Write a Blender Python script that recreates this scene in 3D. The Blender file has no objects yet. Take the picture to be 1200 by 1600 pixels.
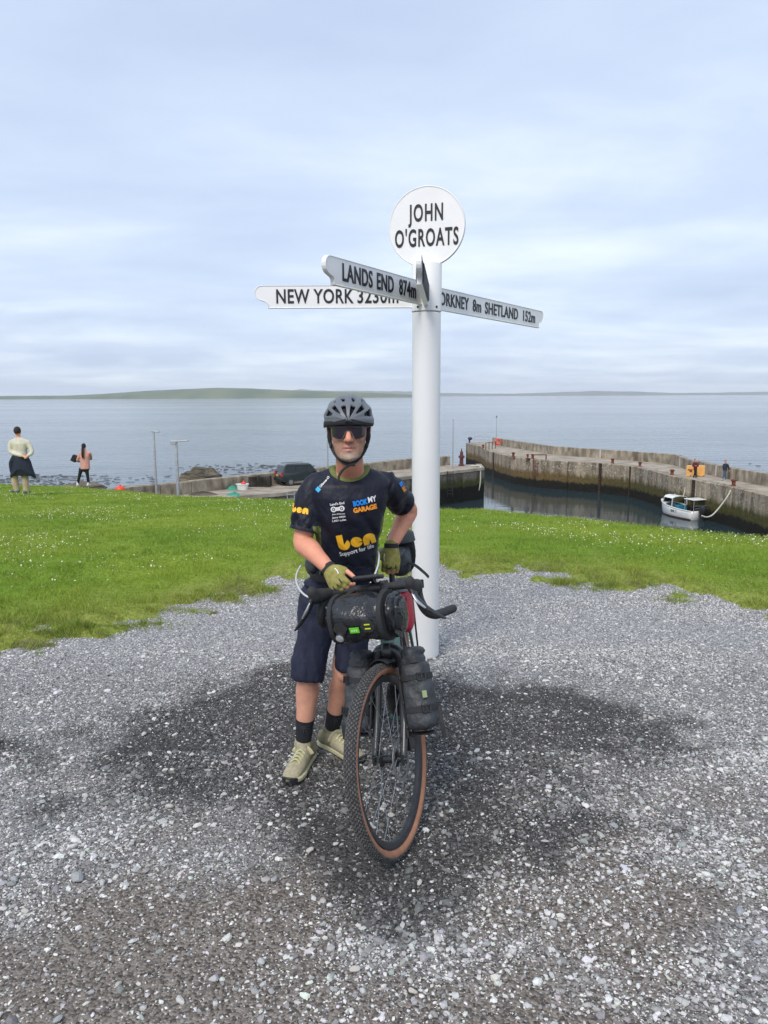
import bpy, bmesh, math, random
import numpy as np
from mathutils import Vector, Matrix
from mathutils.bvhtree import BVHTree

rad = math.radians
scene = bpy.context.scene
COL = scene.collection
random.seed(7)
RNG = np.random.default_rng(11)

# ------------------------------------------------------------------ camera
CAM_Z, PITCH, ROLL, FPX = 1.7, 8.62, -0.25, 1200.0
cam_d = bpy.data.cameras.new('camera')
cam = bpy.data.objects.new('camera', cam_d)
COL.objects.link(cam)
cam_d.sensor_fit = 'VERTICAL'
cam_d.sensor_height = 24.0
cam_d.lens = 24.0 * FPX / 1600.0
cam_d.clip_start = 0.05
cam_d.clip_end = 30000.0
CAMR = Matrix.Rotation(rad(90 - PITCH), 3, 'X') @ Matrix.Rotation(rad(ROLL), 3, 'Z')
cam.matrix_world = Matrix.Translation((0, 0, CAM_Z)) @ CAMR.to_4x4()
scene.camera = cam

# ------------------------------------------------------------------ sky, sun, exposure
SUN_EL, SUN_AZ = 46.0, 205.0       # high sun behind the cloud, from behind the viewer
world = bpy.data.worlds.new('World')
scene.world = world
world.use_nodes = True
wn = world.node_tree
wn.nodes.clear()


def N(tree, typ, **kw):
    n = tree.nodes.new(typ)
    for k, v in kw.items():
        setattr(n, k, v)
    return n


def build_world():
    L = wn.links.new
    out = N(wn, 'ShaderNodeOutputWorld')
    sky = N(wn, 'ShaderNodeTexSky', sky_type='NISHITA')
    sky.sun_disc = False
    sky.sun_elevation = rad(SUN_EL)
    sky.sun_rotation = rad(SUN_AZ)
    sky.dust_density = 2.0
    bg1 = N(wn, 'ShaderNodeBackground')
    bg1.inputs['Strength'].default_value = 0.10
    L(sky.outputs[0], bg1.inputs['Color'])
    tc = N(wn, 'ShaderNodeTexCoord')
    sep = N(wn, 'ShaderNodeSeparateXYZ')
    L(tc.outputs['Generated'], sep.inputs[0])
    ab = N(wn, 'ShaderNodeMath', operation='ABSOLUTE')
    L(sep.outputs[2], ab.inputs[0])
    ad = N(wn, 'ShaderNodeMath', operation='ADD')
    ad.inputs[1].default_value = 0.085
    L(ab.outputs[0], ad.inputs[0])
    dx = N(wn, 'ShaderNodeMath', operation='DIVIDE')
    dy = N(wn, 'ShaderNodeMath', operation='DIVIDE')
    L(sep.outputs[0], dx.inputs[0]); L(ad.outputs[0], dx.inputs[1])
    L(sep.outputs[1], dy.inputs[0]); L(ad.outputs[0], dy.inputs[1])
    cmb = N(wn, 'ShaderNodeCombineXYZ')
    L(dx.outputs[0], cmb.inputs[0]); L(dy.outputs[0], cmb.inputs[1])
    mp = N(wn, 'ShaderNodeMapping')
    mp.inputs['Scale'].default_value = (0.62, 0.85, 1.0)
    mp.inputs['Location'].default_value = (1.35, 0.4, 0.0)
    L(cmb.outputs[0], mp.inputs[0])
    n1 = N(wn, 'ShaderNodeTexNoise')
    n1.inputs['Scale'].default_value = 0.85
    n1.inputs['Detail'].default_value = 7
    n1.inputs['Roughness'].default_value = 0.54
    n1.inputs['Distortion'].default_value = 0.25
    L(mp.outputs[0], n1.inputs['Vector'])
    cr = N(wn, 'ShaderNodeValToRGB')
    e = cr.color_ramp.elements
    e[0].position = 0.30; e[0].color = (0.455, 0.540, 0.725, 1)
    e[1].position = 0.72; e[1].color = (0.775, 0.855, 0.930, 1)
    m = e.new(0.50); m.color = (0.545, 0.640, 0.810, 1)
    L(n1.outputs[0], cr.inputs[0])
    # billowy banks low over the water
    mp2 = N(wn, 'ShaderNodeMapping')
    mp2.inputs['Scale'].default_value = (11.0, 11.0, 46.0)
    L(tc.outputs['Generated'], mp2.inputs[0])
    n2 = N(wn, 'ShaderNodeTexNoise')
    n2.inputs['Scale'].default_value = 1.0
    n2.inputs['Detail'].default_value = 6
    n2.inputs['Roughness'].default_value = 0.55
    L(mp2.outputs[0], n2.inputs['Vector'])
    cr2 = N(wn, 'ShaderNodeValToRGB')
    cr2.color_ramp.elements[0].position = 0.48
    cr2.color_ramp.elements[0].color = (0, 0, 0, 1)
    cr2.color_ramp.elements[1].position = 0.72
    cr2.color_ramp.elements[1].color = (1, 1, 1, 1)
    L(n2.outputs[0], cr2.inputs[0])
    low = N(wn, 'ShaderNodeMapRange')
    low.inputs['From Min'].default_value = 0.02
    low.inputs['From Max'].default_value = 0.16
    low.inputs['To Min'].default_value = 0.55
    low.inputs['To Max'].default_value = 0.0
    L(ab.outputs[0], low.inputs['Value'])
    mul = N(wn, 'ShaderNodeMath', operation='MULTIPLY')
    L(cr2.outputs[0], mul.inputs[0]); L(low.outputs[0], mul.inputs[1])
    mx = N(wn, 'ShaderNodeMix', data_type='RGBA')
    L(mul.outputs[0], mx.inputs['Factor'])
    L(cr.outputs[0], mx.inputs['A'])
    mx.inputs['B'].default_value = (0.76, 0.85, 0.93, 1)
    bg2 = N(wn, 'ShaderNodeBackground')
    bg2.inputs['Strength'].default_value = 0.77
    L(mx.outputs['Result'], bg2.inputs['Color'])
    mixs = N(wn, 'ShaderNodeMixShader')
    mixs.inputs[0].default_value = 0.88          # nearly closed cloud cover
    L(bg1.outputs[0], mixs.inputs[1]); L(bg2.outputs[0], mixs.inputs[2])
    L(mixs.outputs[0], out.inputs['Surface'])


build_world()
sun_d = bpy.data.lights.new('sun', 'SUN')
sun_d.energy = 1.5
sun_d.angle = rad(24)
sun_d.color = (1.0, 0.93, 0.84)
sun = bpy.data.objects.new('sun', sun_d)
COL.objects.link(sun)
_az = rad(SUN_AZ)
_sd = Vector((math.sin(_az) * math.cos(rad(SUN_EL)), math.cos(_az) * math.cos(rad(SUN_EL)), math.sin(rad(SUN_EL))))
sun.rotation_euler = (-_sd).to_track_quat('-Z', 'Y').to_euler()
scene.view_settings.view_transform = 'Standard'
scene.view_settings.look = 'None'
scene.view_settings.exposure = 0.76
scene.view_settings.gamma = 1.0
scene.view_settings.use_curve_mapping = False
scene.cycles.use_denoising = True
scene.cycles.max_bounces = 6
scene.cycles.diffuse_bounces = 3
scene.cycles.glossy_bounces = 3
scene.cycles.volume_bounces = 2
scene.cycles.caustics_reflective = False
scene.cycles.caustics_refractive = False


# ------------------------------------------------------------------ measuring helpers (photo measurements -> metres)
def _dir(px, py):
    return CAMR @ Vector(((px - 600) / FPX, -(py - 800) / FPX, -1.0))


def PY(px, py, Y):
    d = _dir(px, py)
    return Vector((0, 0, CAM_Z)) + d * (Y / d.y)


def PZ(px, py, z):
    d = _dir(px, py)
    return Vector((0, 0, CAM_Z)) + d * ((z - CAM_Z) / d.z)


# ------------------------------------------------------------------ object helpers
def tag(o, label=None, cat=None, group=None, kind=None):
    if label: o['label'] = label
    if cat: o['category'] = cat
    if group: o['group'] = group
    if kind: o['kind'] = kind
    return o


def empty(name, loc=(0, 0, 0), parent=None, matrix=None):
    o = bpy.data.objects.new(name, None)
    o.empty_display_size = 0.1
    COL.objects.link(o)
    if parent: o.parent = parent
    if matrix is not None: o.matrix_local = matrix
    else: o.location = loc
    return o


def link(name, me, parent=None):
    o = bpy.data.objects.new(name, me)
    COL.objects.link(o)
    if parent: o.parent = parent
    return o


class MB:
    """collects simple solids, builds ONE mesh object"""
    def __init__(s):
        s.v, s.f, s.m = [], [], []

    def add(s, verts, faces, mi=0, xf=None):
        b = len(s.v)
        if xf is not None:
            verts = [xf @ Vector(v) for v in verts]
        s.v.extend([tuple(v) for v in verts])
        s.f.extend([tuple(b + i for i in f) for f in faces])
        s.m.extend([mi] * len(faces))
        return s

    def box(s, c, size, rot=None, mi=0, taper=1.0):
        hx, hy, hz = size[0] / 2, size[1] / 2, size[2] / 2
        vs = [Vector((x * hx * (taper if z > 0 else 1), y * hy * (taper if z > 0 else 1), z * hz)) for z in (-1, 1) for y in (-1, 1) for x in (-1, 1)]
        if rot is not None: vs = [rot @ v for v in vs]
        c = Vector(c)
        vs = [v + c for v in vs]
        return s.add(vs, [(0, 2, 3, 1), (4, 5, 7, 6), (0, 1, 5, 4), (2, 6, 7, 3), (0, 4, 6, 2), (1, 3, 7, 5)], mi)

    def sweep(s, pts, ra, rb=None, up=(0, 0, 1), n=12, caps='round', mi=0, res=0):
        pts = [Vector(p) for p in pts]
        k = len(pts)
        if not hasattr(ra, '__len__'): ra = [ra] * k
        if rb is None: rb = ra
        if not hasattr(rb, '__len__'): rb = [rb] * k
        if res:
            P2, A2, B2 = [], [], []
            for i in range(k - 1):
                p0, p1, p2, p3 = pts[max(i - 1, 0)], pts[i], pts[i + 1], pts[min(i + 2, k - 1)]
                for j in range(res):
                    t = j / res
                    P2.append(0.5 * ((2 * p1) + (p2 - p0) * t + (2 * p0 - 5 * p1 + 4 * p2 - p3) * t * t + (3 * p1 - p0 - 3 * p2 + p3) * t ** 3))
                    w = t * t * (3 - 2 * t)
                    A2.append(ra[i] * (1 - w) + ra[i + 1] * w); B2.append(rb[i] * (1 - w) + rb[i + 1] * w)
            P2.append(pts[-1]); A2.append(ra[-1]); B2.append(rb[-1])
            pts, ra, rb, k = P2, A2, B2, len(P2)
        up = Vector(up)
        rings = []
        tans = []
        for i in range(k):
            t = (pts[min(i + 1, k - 1)] - pts[max(i - 1, 0)])
            tans.append(t.normalized() if t.length > 1e-9 else Vector((0, 0, 1)))
        side = up.cross(tans[0])
        if side.length < 1e-3: side = Vector((1, 0, 0)).cross(tans[0])
        if side.length < 1e-3: side = Vector((0, 1, 0)).cross(tans[0])
        side.normalize()
        seq = []
        for i in range(k):
            if i: 
                side = side - tans[i] * side.dot(tans[i])
                side.normalize()
            seq.append((pts[i], tans[i], side.copy(), ra[i], rb[i]))
        if caps == 'round':
            st, en = seq[0], seq[-1]
            pre = [(st[0] - st[1] * min(st[3], st[4]) * math.sin(a), st[1], st[2], st[3] * math.cos(a), st[4] * math.cos(a)) for a in (1.45, 1.0, 0.5)]
            post = [(en[0] + en[1] * min(en[3], en[4]) * math.sin(a), en[1], en[2], en[3] * math.cos(a), en[4] * math.cos(a)) for a in (0.5, 1.0, 1.45)]
            seq = pre + seq + post
        vs = []
        for p, t, sd, a, b in seq:
            u2 = t.cross(sd)
            for j in range(n):
                w = 2 * math.pi * j / n
                vs.append(p + sd * (a * math.cos(w)) + u2 * (b * math.sin(w)))
        fs = []
        for i in range(len(seq) - 1):
            for j in range(n):
                fs.append((i * n + j, i * n + (j + 1) % n, (i + 1) * n + (j + 1) % n, (i + 1) * n + j))
        if caps:
            fs.append(tuple(range(n - 1, -1, -1)))
            fs.append(tuple((len(seq) - 1) * n + j for j in range(n)))
        return s.add(vs, fs, mi)

    def loft(s, rings, mi=0, closed=True, caps=True):
        n = len(rings[0])
        vs = [v for r in rings for v in r]
        fs = []
        for i in range(len(rings) - 1):
            for j in range(n if closed else n - 1):
                fs.append((i * n + j, i * n + (j + 1) % n, (i + 1) * n + (j + 1) % n, (i + 1) * n + j))
        if caps:
            fs.append(tuple(range(n - 1, -1, -1)))
            fs.append(tuple((len(rings) - 1) * n + j for j in range(n)))
        return s.add(vs, fs, mi)

    def ell(s, c, r, rot=None, n=14, mi=0):
        c = Vector(c)
        rings = []
        k = n // 2 + 1
        for i in range(k + 1):
            a = -math.pi / 2 + math.pi * (0.02 + 0.96 * i / k)
            ring = []
            for j in range(n):
                w = 2 * math.pi * j / n
                v = Vector((r[0] * math.cos(a) * math.cos(w), r[1] * math.cos(a) * math.sin(w), r[2] * math.sin(a)))
                if rot is not None: v = rot @ v
                ring.append(c + v)
            rings.append(ring)
        return s.loft(rings, mi)

    def prism(s, outline, thick, frame, mi=0):
        """2-D outline extruded along the frame's third axis; frame = Matrix 4x4"""
        n = len(outline)
        vs = [frame @ Vector((x, y, -thick / 2)) for x, y in outline] + [frame @ Vector((x, y, thick / 2)) for x, y in outline]
        fs = [tuple(range(n - 1, -1, -1)), tuple(range(n, 2 * n))] + [(i, (i + 1) % n, n + (i + 1) % n, n + i) for i in range(n)]
        return s.add(vs, fs, mi)

    def lathe(s, prof, frame=None, n=24, mi=0, closed=False):
        """prof: (r, z) pairs turned about z"""
        fr = frame or Matrix.Identity(4)
        k = len(prof)
        vs = [fr @ Vector((r * math.cos(2 * math.pi * j / n), r * math.sin(2 * math.pi * j / n), z)) for r, z in prof for j in range(n)]
        fs = [(i * n + j, i * n + (j + 1) % n, ((i + 1) % k) * n + (j + 1) % n, ((i + 1) % k) * n + j) for i in range(k if closed else k - 1) for j in range(n)]
        if not closed:
            fs += [tuple(range(n - 1, -1, -1)), tuple((k - 1) * n + j for j in range(n))]
        return s.add(vs, fs, mi)

    def mesh(s, name, mats):
        me = bpy.data.meshes.new(name)
        me.from_pydata(s.v, [], s.f)
        for m in (mats if isinstance(mats, (list, tuple)) else [mats]):
            me.materials.append(m)
        if any(s.m): me.polygons.foreach_set('material_index', s.m)
        return me

    def build(s, name, mats, parent=None, smooth=None, bevel=0, xf=None, seg=2):
        me = s.mesh(name, mats)
        if xf is not None: me.transform(xf)
        bm = bmesh.new(); bm.from_mesh(me)
        bmesh.ops.recalc_face_normals(bm, faces=bm.faces)
        bm.to_mesh(me); bm.free()
        if smooth is not None:
            me.shade_smooth()
            me.set_sharp_from_angle(angle=rad(smooth))
        o = link(name, me, parent)
        if bevel:
            b = o.modifiers.new('Bevel', 'BEVEL')
            b.width = bevel; b.segments = seg; b.limit_method = 'ANGLE'; b.angle_limit = rad(40)
        return o


def organic(mb, voxel, iters=6, factor=0.5):
    """fuse overlapping solids into one continuous surface"""
    me = mb.mesh('tmp', [])
    o = bpy.data.objects.new('tmp', me)
    COL.objects.link(o)
    r = o.modifiers.new('r', 'REMESH'); r.mode = 'VOXEL'; r.voxel_size = voxel; r.adaptivity = 0.0
    if iters:
        sm = o.modifiers.new('s', 'SMOOTH'); sm.iterations = iters; sm.factor = factor
    dg = bpy.context.evaluated_depsgraph_get()
    dg.update()
    out = bpy.data.meshes.new_from_object(o.evaluated_get(dg))
    bpy.data.objects.remove(o)
    out.shade_smooth()
    return out


def copy_tree(o, parent=None):
    c = o.copy(); COL.objects.link(c)
    if parent: c.parent = parent
    for ch in list(o.children):
        if ch is not c: copy_tree(ch, c)
    return c


def big_mesh(name, V, F, mats, smooth=False, cols=None, mi=None):
    """numpy arrays -> mesh; F is (n,3) or (n,4)"""
    me = bpy.data.meshes.new(name)
    V = np.ascontiguousarray(V, dtype=np.float32); F = np.ascontiguousarray(F, dtype=np.int32)
    k = F.shape[1]
    me.vertices.add(len(V)); me.vertices.foreach_set('co', V.ravel())
    me.loops.add(F.size); me.loops.foreach_set('vertex_index', F.ravel())
    me.polygons.add(len(F)); me.polygons.foreach_set('loop_start', np.arange(0, F.size, k, dtype=np.int32))
    for m in (mats if isinstance(mats, (list, tuple)) else [mats]):
        me.materials.append(m)
    if mi is not None: me.polygons.foreach_set('material_index', np.ascontiguousarray(mi, dtype=np.int32))
    me.update(calc_edges=True)
    if cols is not None:
        a = me.color_attributes.new('Col', 'FLOAT_COLOR', 'POINT')
        c4 = np.ones((len(V), 4), dtype=np.float32); c4[:, :3] = cols
        a.data.foreach_set('color', c4.ravel())
    if smooth: me.shade_smooth()
    else: me.shade_flat()
    me.validate()
    return me


# ------------------------------------------------------------------ numpy value noise
def vnoise(x, y, seed=0):
    x = np.asarray(x, dtype=np.float64); y = np.asarray(y, dtype=np.float64)
    xi, yi = np.floor(x), np.floor(y)
    xf, yf = x - xi, y - yi
    xf = xf * xf * (3 - 2 * xf); yf = yf * yf * (3 - 2 * yf)

    def h(a, b):
        v = np.sin(a * 127.1 + b * 311.7 + seed * 74.7) * 43758.5453
        return v - np.floor(v)
    return (h(xi, yi) * (1 - xf) + h(xi + 1, yi) * xf) * (1 - yf) + (h(xi, yi + 1) * (1 - xf) + h(xi + 1, yi + 1) * xf) * yf


def fbm(x, y, seed=0, o=4):
    s, a, t = 0.0, 0.5, 0.0
    for i in range(o):
        s = s + a * vnoise(np.asarray(x) * 2 ** i + 13.7 * i, np.asarray(y) * 2 ** i - 7.1 * i, seed + i)
        t += a; a *= 0.5
    return s / t


def sstep(a, b, x):
    t = np.clip((x - a) / (b - a), 0, 1)
    return t * t * (3 - 2 * t)


# ------------------------------------------------------------------ materials
def mat(name, c1, c2=None, rough=0.6, metal=0.0, scale=20.0, detail=5, bump=0.0, bscale=None, dist=0.002, lo=0.35, hi=0.65, spec=0.5, sheen=0.0, stretch=None, coat=0.0):
    m = bpy.data.materials.new(name)
    m.use_nodes = True
    t = m.node_tree
    b = t.nodes['Principled BSDF']
    L = t.links.new
    b.inputs['Roughness'].default_value = rough
    b.inputs['Metallic'].default_value = metal
    b.inputs['Specular IOR Level'].default_value = spec
    if sheen: b.inputs['Sheen Weight'].default_value = sheen
    if coat: b.inputs['Coat Weight'].default_value = coat
    tc = N(t, 'ShaderNodeTexCoord')
    vec = tc.outputs['Object']
    if stretch:
        mp = N(t, 'ShaderNodeMapping')
        mp.inputs['Scale'].default_value = stretch
        L(vec, mp.inputs[0]); vec = mp.outputs[0]
    if c2 is None:
        b.inputs['Base Color'].default_value = (*c1, 1)
    else:
        n = N(t, 'ShaderNodeTexNoise')
        n.inputs['Scale'].default_value = scale; n.inputs['Detail'].default_value = detail
        L(vec, n.inputs['Vector'])
        r = N(t, 'ShaderNodeValToRGB')
        r.color_ramp.elements[0].position = lo; r.color_ramp.elements[0].color = (*c1, 1)
        r.color_ramp.elements[1].position = hi; r.color_ramp.elements[1].color = (*c2, 1)
        L(n.outputs[0], r.inputs[0]); L(r.outputs[0], b.inputs['Base Color'])
    if bump:
        n2 = N(t, 'ShaderNodeTexNoise')
        n2.inputs['Scale'].default_value = bscale or scale * 2; n2.inputs['Detail'].default_value = 4
        L(vec, n2.inputs['Vector'])
        bp = N(t, 'ShaderNodeBump')
        bp.inputs['Strength'].default_value = bump; bp.inputs['Distance'].default_value = dist
        L(n2.outputs[0], bp.inputs['Height']); L(bp.outputs[0], b.inputs['Normal'])
    return m


def attr_mat(name, rough=0.85, spec=0.3, bump=0.0, bscale=300, dist=0.002, vary=0.0, vscale=120, trans=0.0):
    """base colour from the per-vertex colour attribute (the piece's own colour)"""
    m = bpy.data.materials.new(name); m.use_nodes = True
    t = m.node_tree; b = t.nodes['Principled BSDF']; L = t.links.new
    b.inputs['Roughness'].default_value = rough; b.inputs['Specular IOR Level'].default_value = spec
    a = N(t, 'ShaderNodeVertexColor'); a.layer_name = 'Col'
    out = a.outputs[0]
    tc = N(t, 'ShaderNodeTexCoord')
    if vary:
        n = N(t, 'ShaderNodeTexNoise'); n.inputs['Scale'].default_value = vscale; n.inputs['Detail'].default_value = 6; n.inputs['Roughness'].default_value = 0.7
        L(tc.outputs['Object'], n.inputs['Vector'])
        mr = N(t, 'ShaderNodeMapRange'); mr.inputs['From Min'].default_value = 0.3; mr.inputs['From Max'].default_value = 0.7
        mr.inputs['To Min'].default_value = 1 - vary; mr.inputs['To Max'].default_value = 1 + vary
        L(n.outputs[0], mr.inputs['Value'])
        vm = N(t, 'ShaderNodeVectorMath', operation='SCALE'); L(out, vm.inputs[0]); L(mr.outputs[0], vm.inputs['Scale'])
        out = vm.outputs[0]
    L(out, b.inputs['Base Color'])
    if bump:
        n2 = N(t, 'ShaderNodeTexNoise'); n2.inputs['Scale'].default_value = bscale; n2.inputs['Detail'].default_value = 5
        L(tc.outputs['Object'], n2.inputs['Vector'])
        bp = N(t, 'ShaderNodeBump'); bp.inputs['Strength'].default_value = bump; bp.inputs['Distance'].default_value = dist
        L(n2.outputs[0], bp.inputs['Height']); L(bp.outputs[0], b.inputs['Normal'])
    if trans:
        tr = N(t, 'ShaderNodeBsdfTranslucent'); L(out, tr.inputs['Color'])
        ms = N(t, 'ShaderNodeMixShader'); ms.inputs[0].default_value = trans
        L(b.outputs[0], ms.inputs[1]); L(tr.outputs[0], ms.inputs[2])
        L(ms.outputs[0], t.nodes['Material Output'].inputs['Surface'])
    return m


M = {}
M['white_paint'] = mat('white_paint', (0.83, 0.84, 0.84), (0.88, 0.885, 0.88), rough=0.40, scale=3.5, stretch=(1, 1, 0.35), bump=0.10, bscale=55)


def scuffs(m, col, lo, hi, scale, stretch):
    """marks and chips of their own shape over a paint"""
    t = m.node_tree; b = t.nodes['Principled BSDF']; L = t.links.new
    src = b.inputs['Base Color'].links[0].from_socket
    tc = N(t, 'ShaderNodeTexCoord'); mp = N(t, 'ShaderNodeMapping'); mp.inputs['Scale'].default_value = stretch
    L(tc.outputs['Object'], mp.inputs[0])
    n = N(t, 'ShaderNodeTexNoise'); n.inputs['Scale'].default_value = scale; n.inputs['Detail'].default_value = 8; n.inputs['Roughness'].default_value = 0.68
    L(mp.outputs[0], n.inputs['Vector'])
    mr = N(t, 'ShaderNodeMapRange'); mr.inputs['From Min'].default_value = lo; mr.inputs['From Max'].default_value = hi; mr.inputs['To Max'].default_value = 0.75
    L(n.outputs[0], mr.inputs['Value'])
    x = N(t, 'ShaderNodeMix', data_type='RGBA'); L(mr.outputs[0], x.inputs['Factor']); L(src, x.inputs['A']); x.inputs['B'].default_value = (*col, 1)
    L(x.outputs['Result'], b.inputs['Base Color'])


scuffs(M['white_paint'], (0.50, 0.50, 0.47), 0.63, 0.74, 5.0, (1, 1, 0.45))
M['sign_white'] = mat('sign_white', (0.81, 0.82, 0.82), (0.86, 0.865, 0.865), rough=0.42, scale=6)
M['letter_black'] = mat('letter_black', (0.012, 0.013, 0.018), rough=0.45)
M['board_grey'] = mat('board_grey', (0.10, 0.105, 0.115), (0.17, 0.175, 0.185), rough=0.6, scale=60)
M['steel'] = mat('steel', (0.35, 0.36, 0.37), rough=0.35, metal=0.9)
M['dark_steel'] = mat('dark_steel', (0.03, 0.031, 0.033), rough=0.4, metal=0.3)
M['galv'] = mat('galvanised', (0.36, 0.38, 0.39), (0.46, 0.48, 0.49), rough=0.5, metal=0.4, scale=8)
M['black_plastic'] = mat('black_plastic', (0.014, 0.015, 0.017), (0.024, 0.025, 0.028), rough=0.5, scale=60)
M['rubber'] = mat('rubber', (0.020, 0.020, 0.022), (0.036, 0.035, 0.035), rough=0.82, scale=60)
M['knob'] = mat('tread_rubber', (0.055, 0.055, 0.057), (0.12, 0.118, 0.115), rough=0.9, scale=70)
M['tan_wall'] = mat('tan_sidewall', (0.30, 0.135, 0.075), (0.38, 0.18, 0.105), rough=0.8, scale=25)
M['rim'] = mat('rim_black', (0.022, 0.024, 0.027), (0.034, 0.036, 0.04), rough=0.42, scale=30)
M['fork'] = mat('fork_black', (0.020, 0.022, 0.025), rough=0.34, coat=0.3)
M['teal'] = mat('frame_teal', (0.055, 0.155, 0.125), (0.075, 0.19, 0.155), rough=0.3, scale=10, coat=0.5)
M['tape'] = mat('bar_tape', (0.018, 0.019, 0.021), (0.03, 0.031, 0.034), rough=0.75, scale=120, bump=0.4, bscale=260)
M['dry_bag'] = mat('dry_bag', (0.014, 0.016, 0.019), (0.022, 0.025, 0.029), rough=0.27, scale=9, bump=0.9, bscale=15, dist=0.02)
M['bag_fabric'] = mat('bag_fabric', (0.026, 0.030, 0.035), (0.048, 0.054, 0.062), rough=0.58, scale=14, bump=0.9, bscale=22, dist=0.016)
M['webbing'] = mat('webbing', (0.013, 0.014, 0.016), (0.026, 0.027, 0.03), rough=0.8, scale=300)
M['red_fabric'] = mat('red_fabric', (0.36, 0.012, 0.035), (0.46, 0.02, 0.05), rough=0.55, scale=12, bump=0.4, bscale=20, dist=0.006)
M['grey_trim'] = mat('grey_trim', (0.22, 0.22, 0.23), rough=0.6)
M['silver'] = mat('silver_lens', (0.62, 0.66, 0.68), rough=0.12, metal=0.6)
M['green_label'] = mat('green_label', (0.13, 0.56, 0.03), rough=0.5)
M['label_ink'] = mat('label_ink', (0.45, 0.80, 0.30), rough=0.5)
M['yellow_mark'] = mat('yellow_mark', (0.60, 0.72, 0.02), rough=0.4)
M['silver_paint'] = mat('silver_paint', (0.40, 0.41, 0.43), rough=0.3, metal=0.6)
M['cable'] = mat('pale_cable', (0.55, 0.58, 0.58), rough=0.35)


def text_mesh(body, size, xs=1.0, extrude=0.0, offset=0.0, spacing=1.0, align='CENTER', res=4):
    cu = bpy.data.curves.new('txt', 'FONT')
    cu.body = body; cu.size = size; cu.align_x = align; cu.align_y = 'CENTER'
    cu.extrude = extrude; cu.offset = offset; cu.space_character = spacing; cu.resolution_u = res
    o = bpy.data.objects.new('txt', cu); COL.objects.link(o)
    dg = bpy.context.evaluated_depsgraph_get(); dg.update()
    me = bpy.data.meshes.new_from_object(o.evaluated_get(dg))
    bpy.data.objects.remove(o); bpy.data.curves.remove(cu)
    me.transform(Matrix.Diagonal((xs, 1, 1, 1)))
    return me

# ================================================================== THE SETTING
SEA = -9.2
DECK = -5.9


def g_base(y):
    y = np.asarray(y, dtype=np.float64)
    return -0.078 * 0.5 * np.log1p(np.exp(np.clip((y - 8.3) / 0.5, -30, 400)))


def on_slope(px, py):
    Y = 5.0
    for _ in range(60):
        p = PZ(px, py, float(g_base(Y)))
        Y = 0.5 * Y + 0.5 * p.y
    return p


# far rim of the lawn (where it breaks down towards the harbour)
_cr = [on_slope(px, py) for px, py in ((0, 757), (120, 764), (250, 775), (350, 778), (450, 783), (560, 790), (690, 800), (760, 800), (850, 810), (950, 820), (1060, 832), (1200, 846))]
CRX = np.array([-120, -40] + [p.x for p in _cr] + [9.5, 16, 40, 120]); CRY = np.array([62, 40] + [p.y for p in _cr] + [9.2, 7.5, 3, -10])
# ragged edge between gravel and lawn
_gb = [PZ(px, py, 0.0) for px, py in ((0, 1004), (60, 990), (110, 992), (150, 984), (205, 972), (235, 962), (300, 945), (340, 926), (400, 920), (420, 905), (480, 900), (560, 893), (690, 886), (760, 889), (850, 902), (905, 905), (960, 911), (1020, 912), (1060, 918), (1095, 932), (1150, 944), (1200, 950))]
GBX = np.array([-120, -30, -8] + [p.x for p in _gb] + [6, 20, 120]); GBY = np.array([-6, 0.5, 3.6] + [p.y for p in _gb] + [5.2, 3.0, -14])


def crest_y(x): return np.interp(x, CRX, CRY)


def bound_y(x):
    x = np.asarray(x, dtype=np.float64)
    return np.interp(x, GBX, GBY) + 0.42 * (fbm(x * 2.2, x * 0.0 + 3.3, 5) - 0.5) + 0.14 * (vnoise(x * 14, x * 0 + 1.2, 9) - 0.5)


def ground_z(x, y):
    x = np.asarray(x, dtype=np.float64); y = np.asarray(y, dtype=np.float64)
    yc = crest_y(x)
    s = np.maximum((y - yc) * 0.78, 0)
    drop = 0.75 * s * s / (s + 1.6)
    floor = -6.35 - 5.0 * sstep(-9.0, -3.0, x) - 5.0 * sstep(48, 60, y) * (1 - sstep(-9, -3, x))
    ov = y - bound_y(x)
    rise = -0.045 + 0.075 * sstep(-0.75, 0.45, ov) + 0.15 * (fbm(x * 3.6, y * 4.6, 151, 5) - 0.47) * (1 - sstep(0.1, 0.9, ov))
    und = 0.10 * (fbm(x * 0.25, y * 0.25, 21, 3) - 0.5) * sstep(8, 13, y)
    return np.maximum(g_base(np.minimum(y, yc + 2)) - drop + rise + und, floor + 0.4 * fbm(x * .4, y * .4, 4, 3))


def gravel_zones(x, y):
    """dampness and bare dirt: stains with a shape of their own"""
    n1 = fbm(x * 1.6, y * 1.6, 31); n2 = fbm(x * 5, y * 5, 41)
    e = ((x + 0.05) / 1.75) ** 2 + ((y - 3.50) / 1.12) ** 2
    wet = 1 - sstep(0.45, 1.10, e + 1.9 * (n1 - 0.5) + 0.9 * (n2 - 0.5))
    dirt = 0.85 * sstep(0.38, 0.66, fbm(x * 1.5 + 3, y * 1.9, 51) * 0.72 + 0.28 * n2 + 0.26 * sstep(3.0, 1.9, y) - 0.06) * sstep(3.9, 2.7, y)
    return wet, dirt


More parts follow.
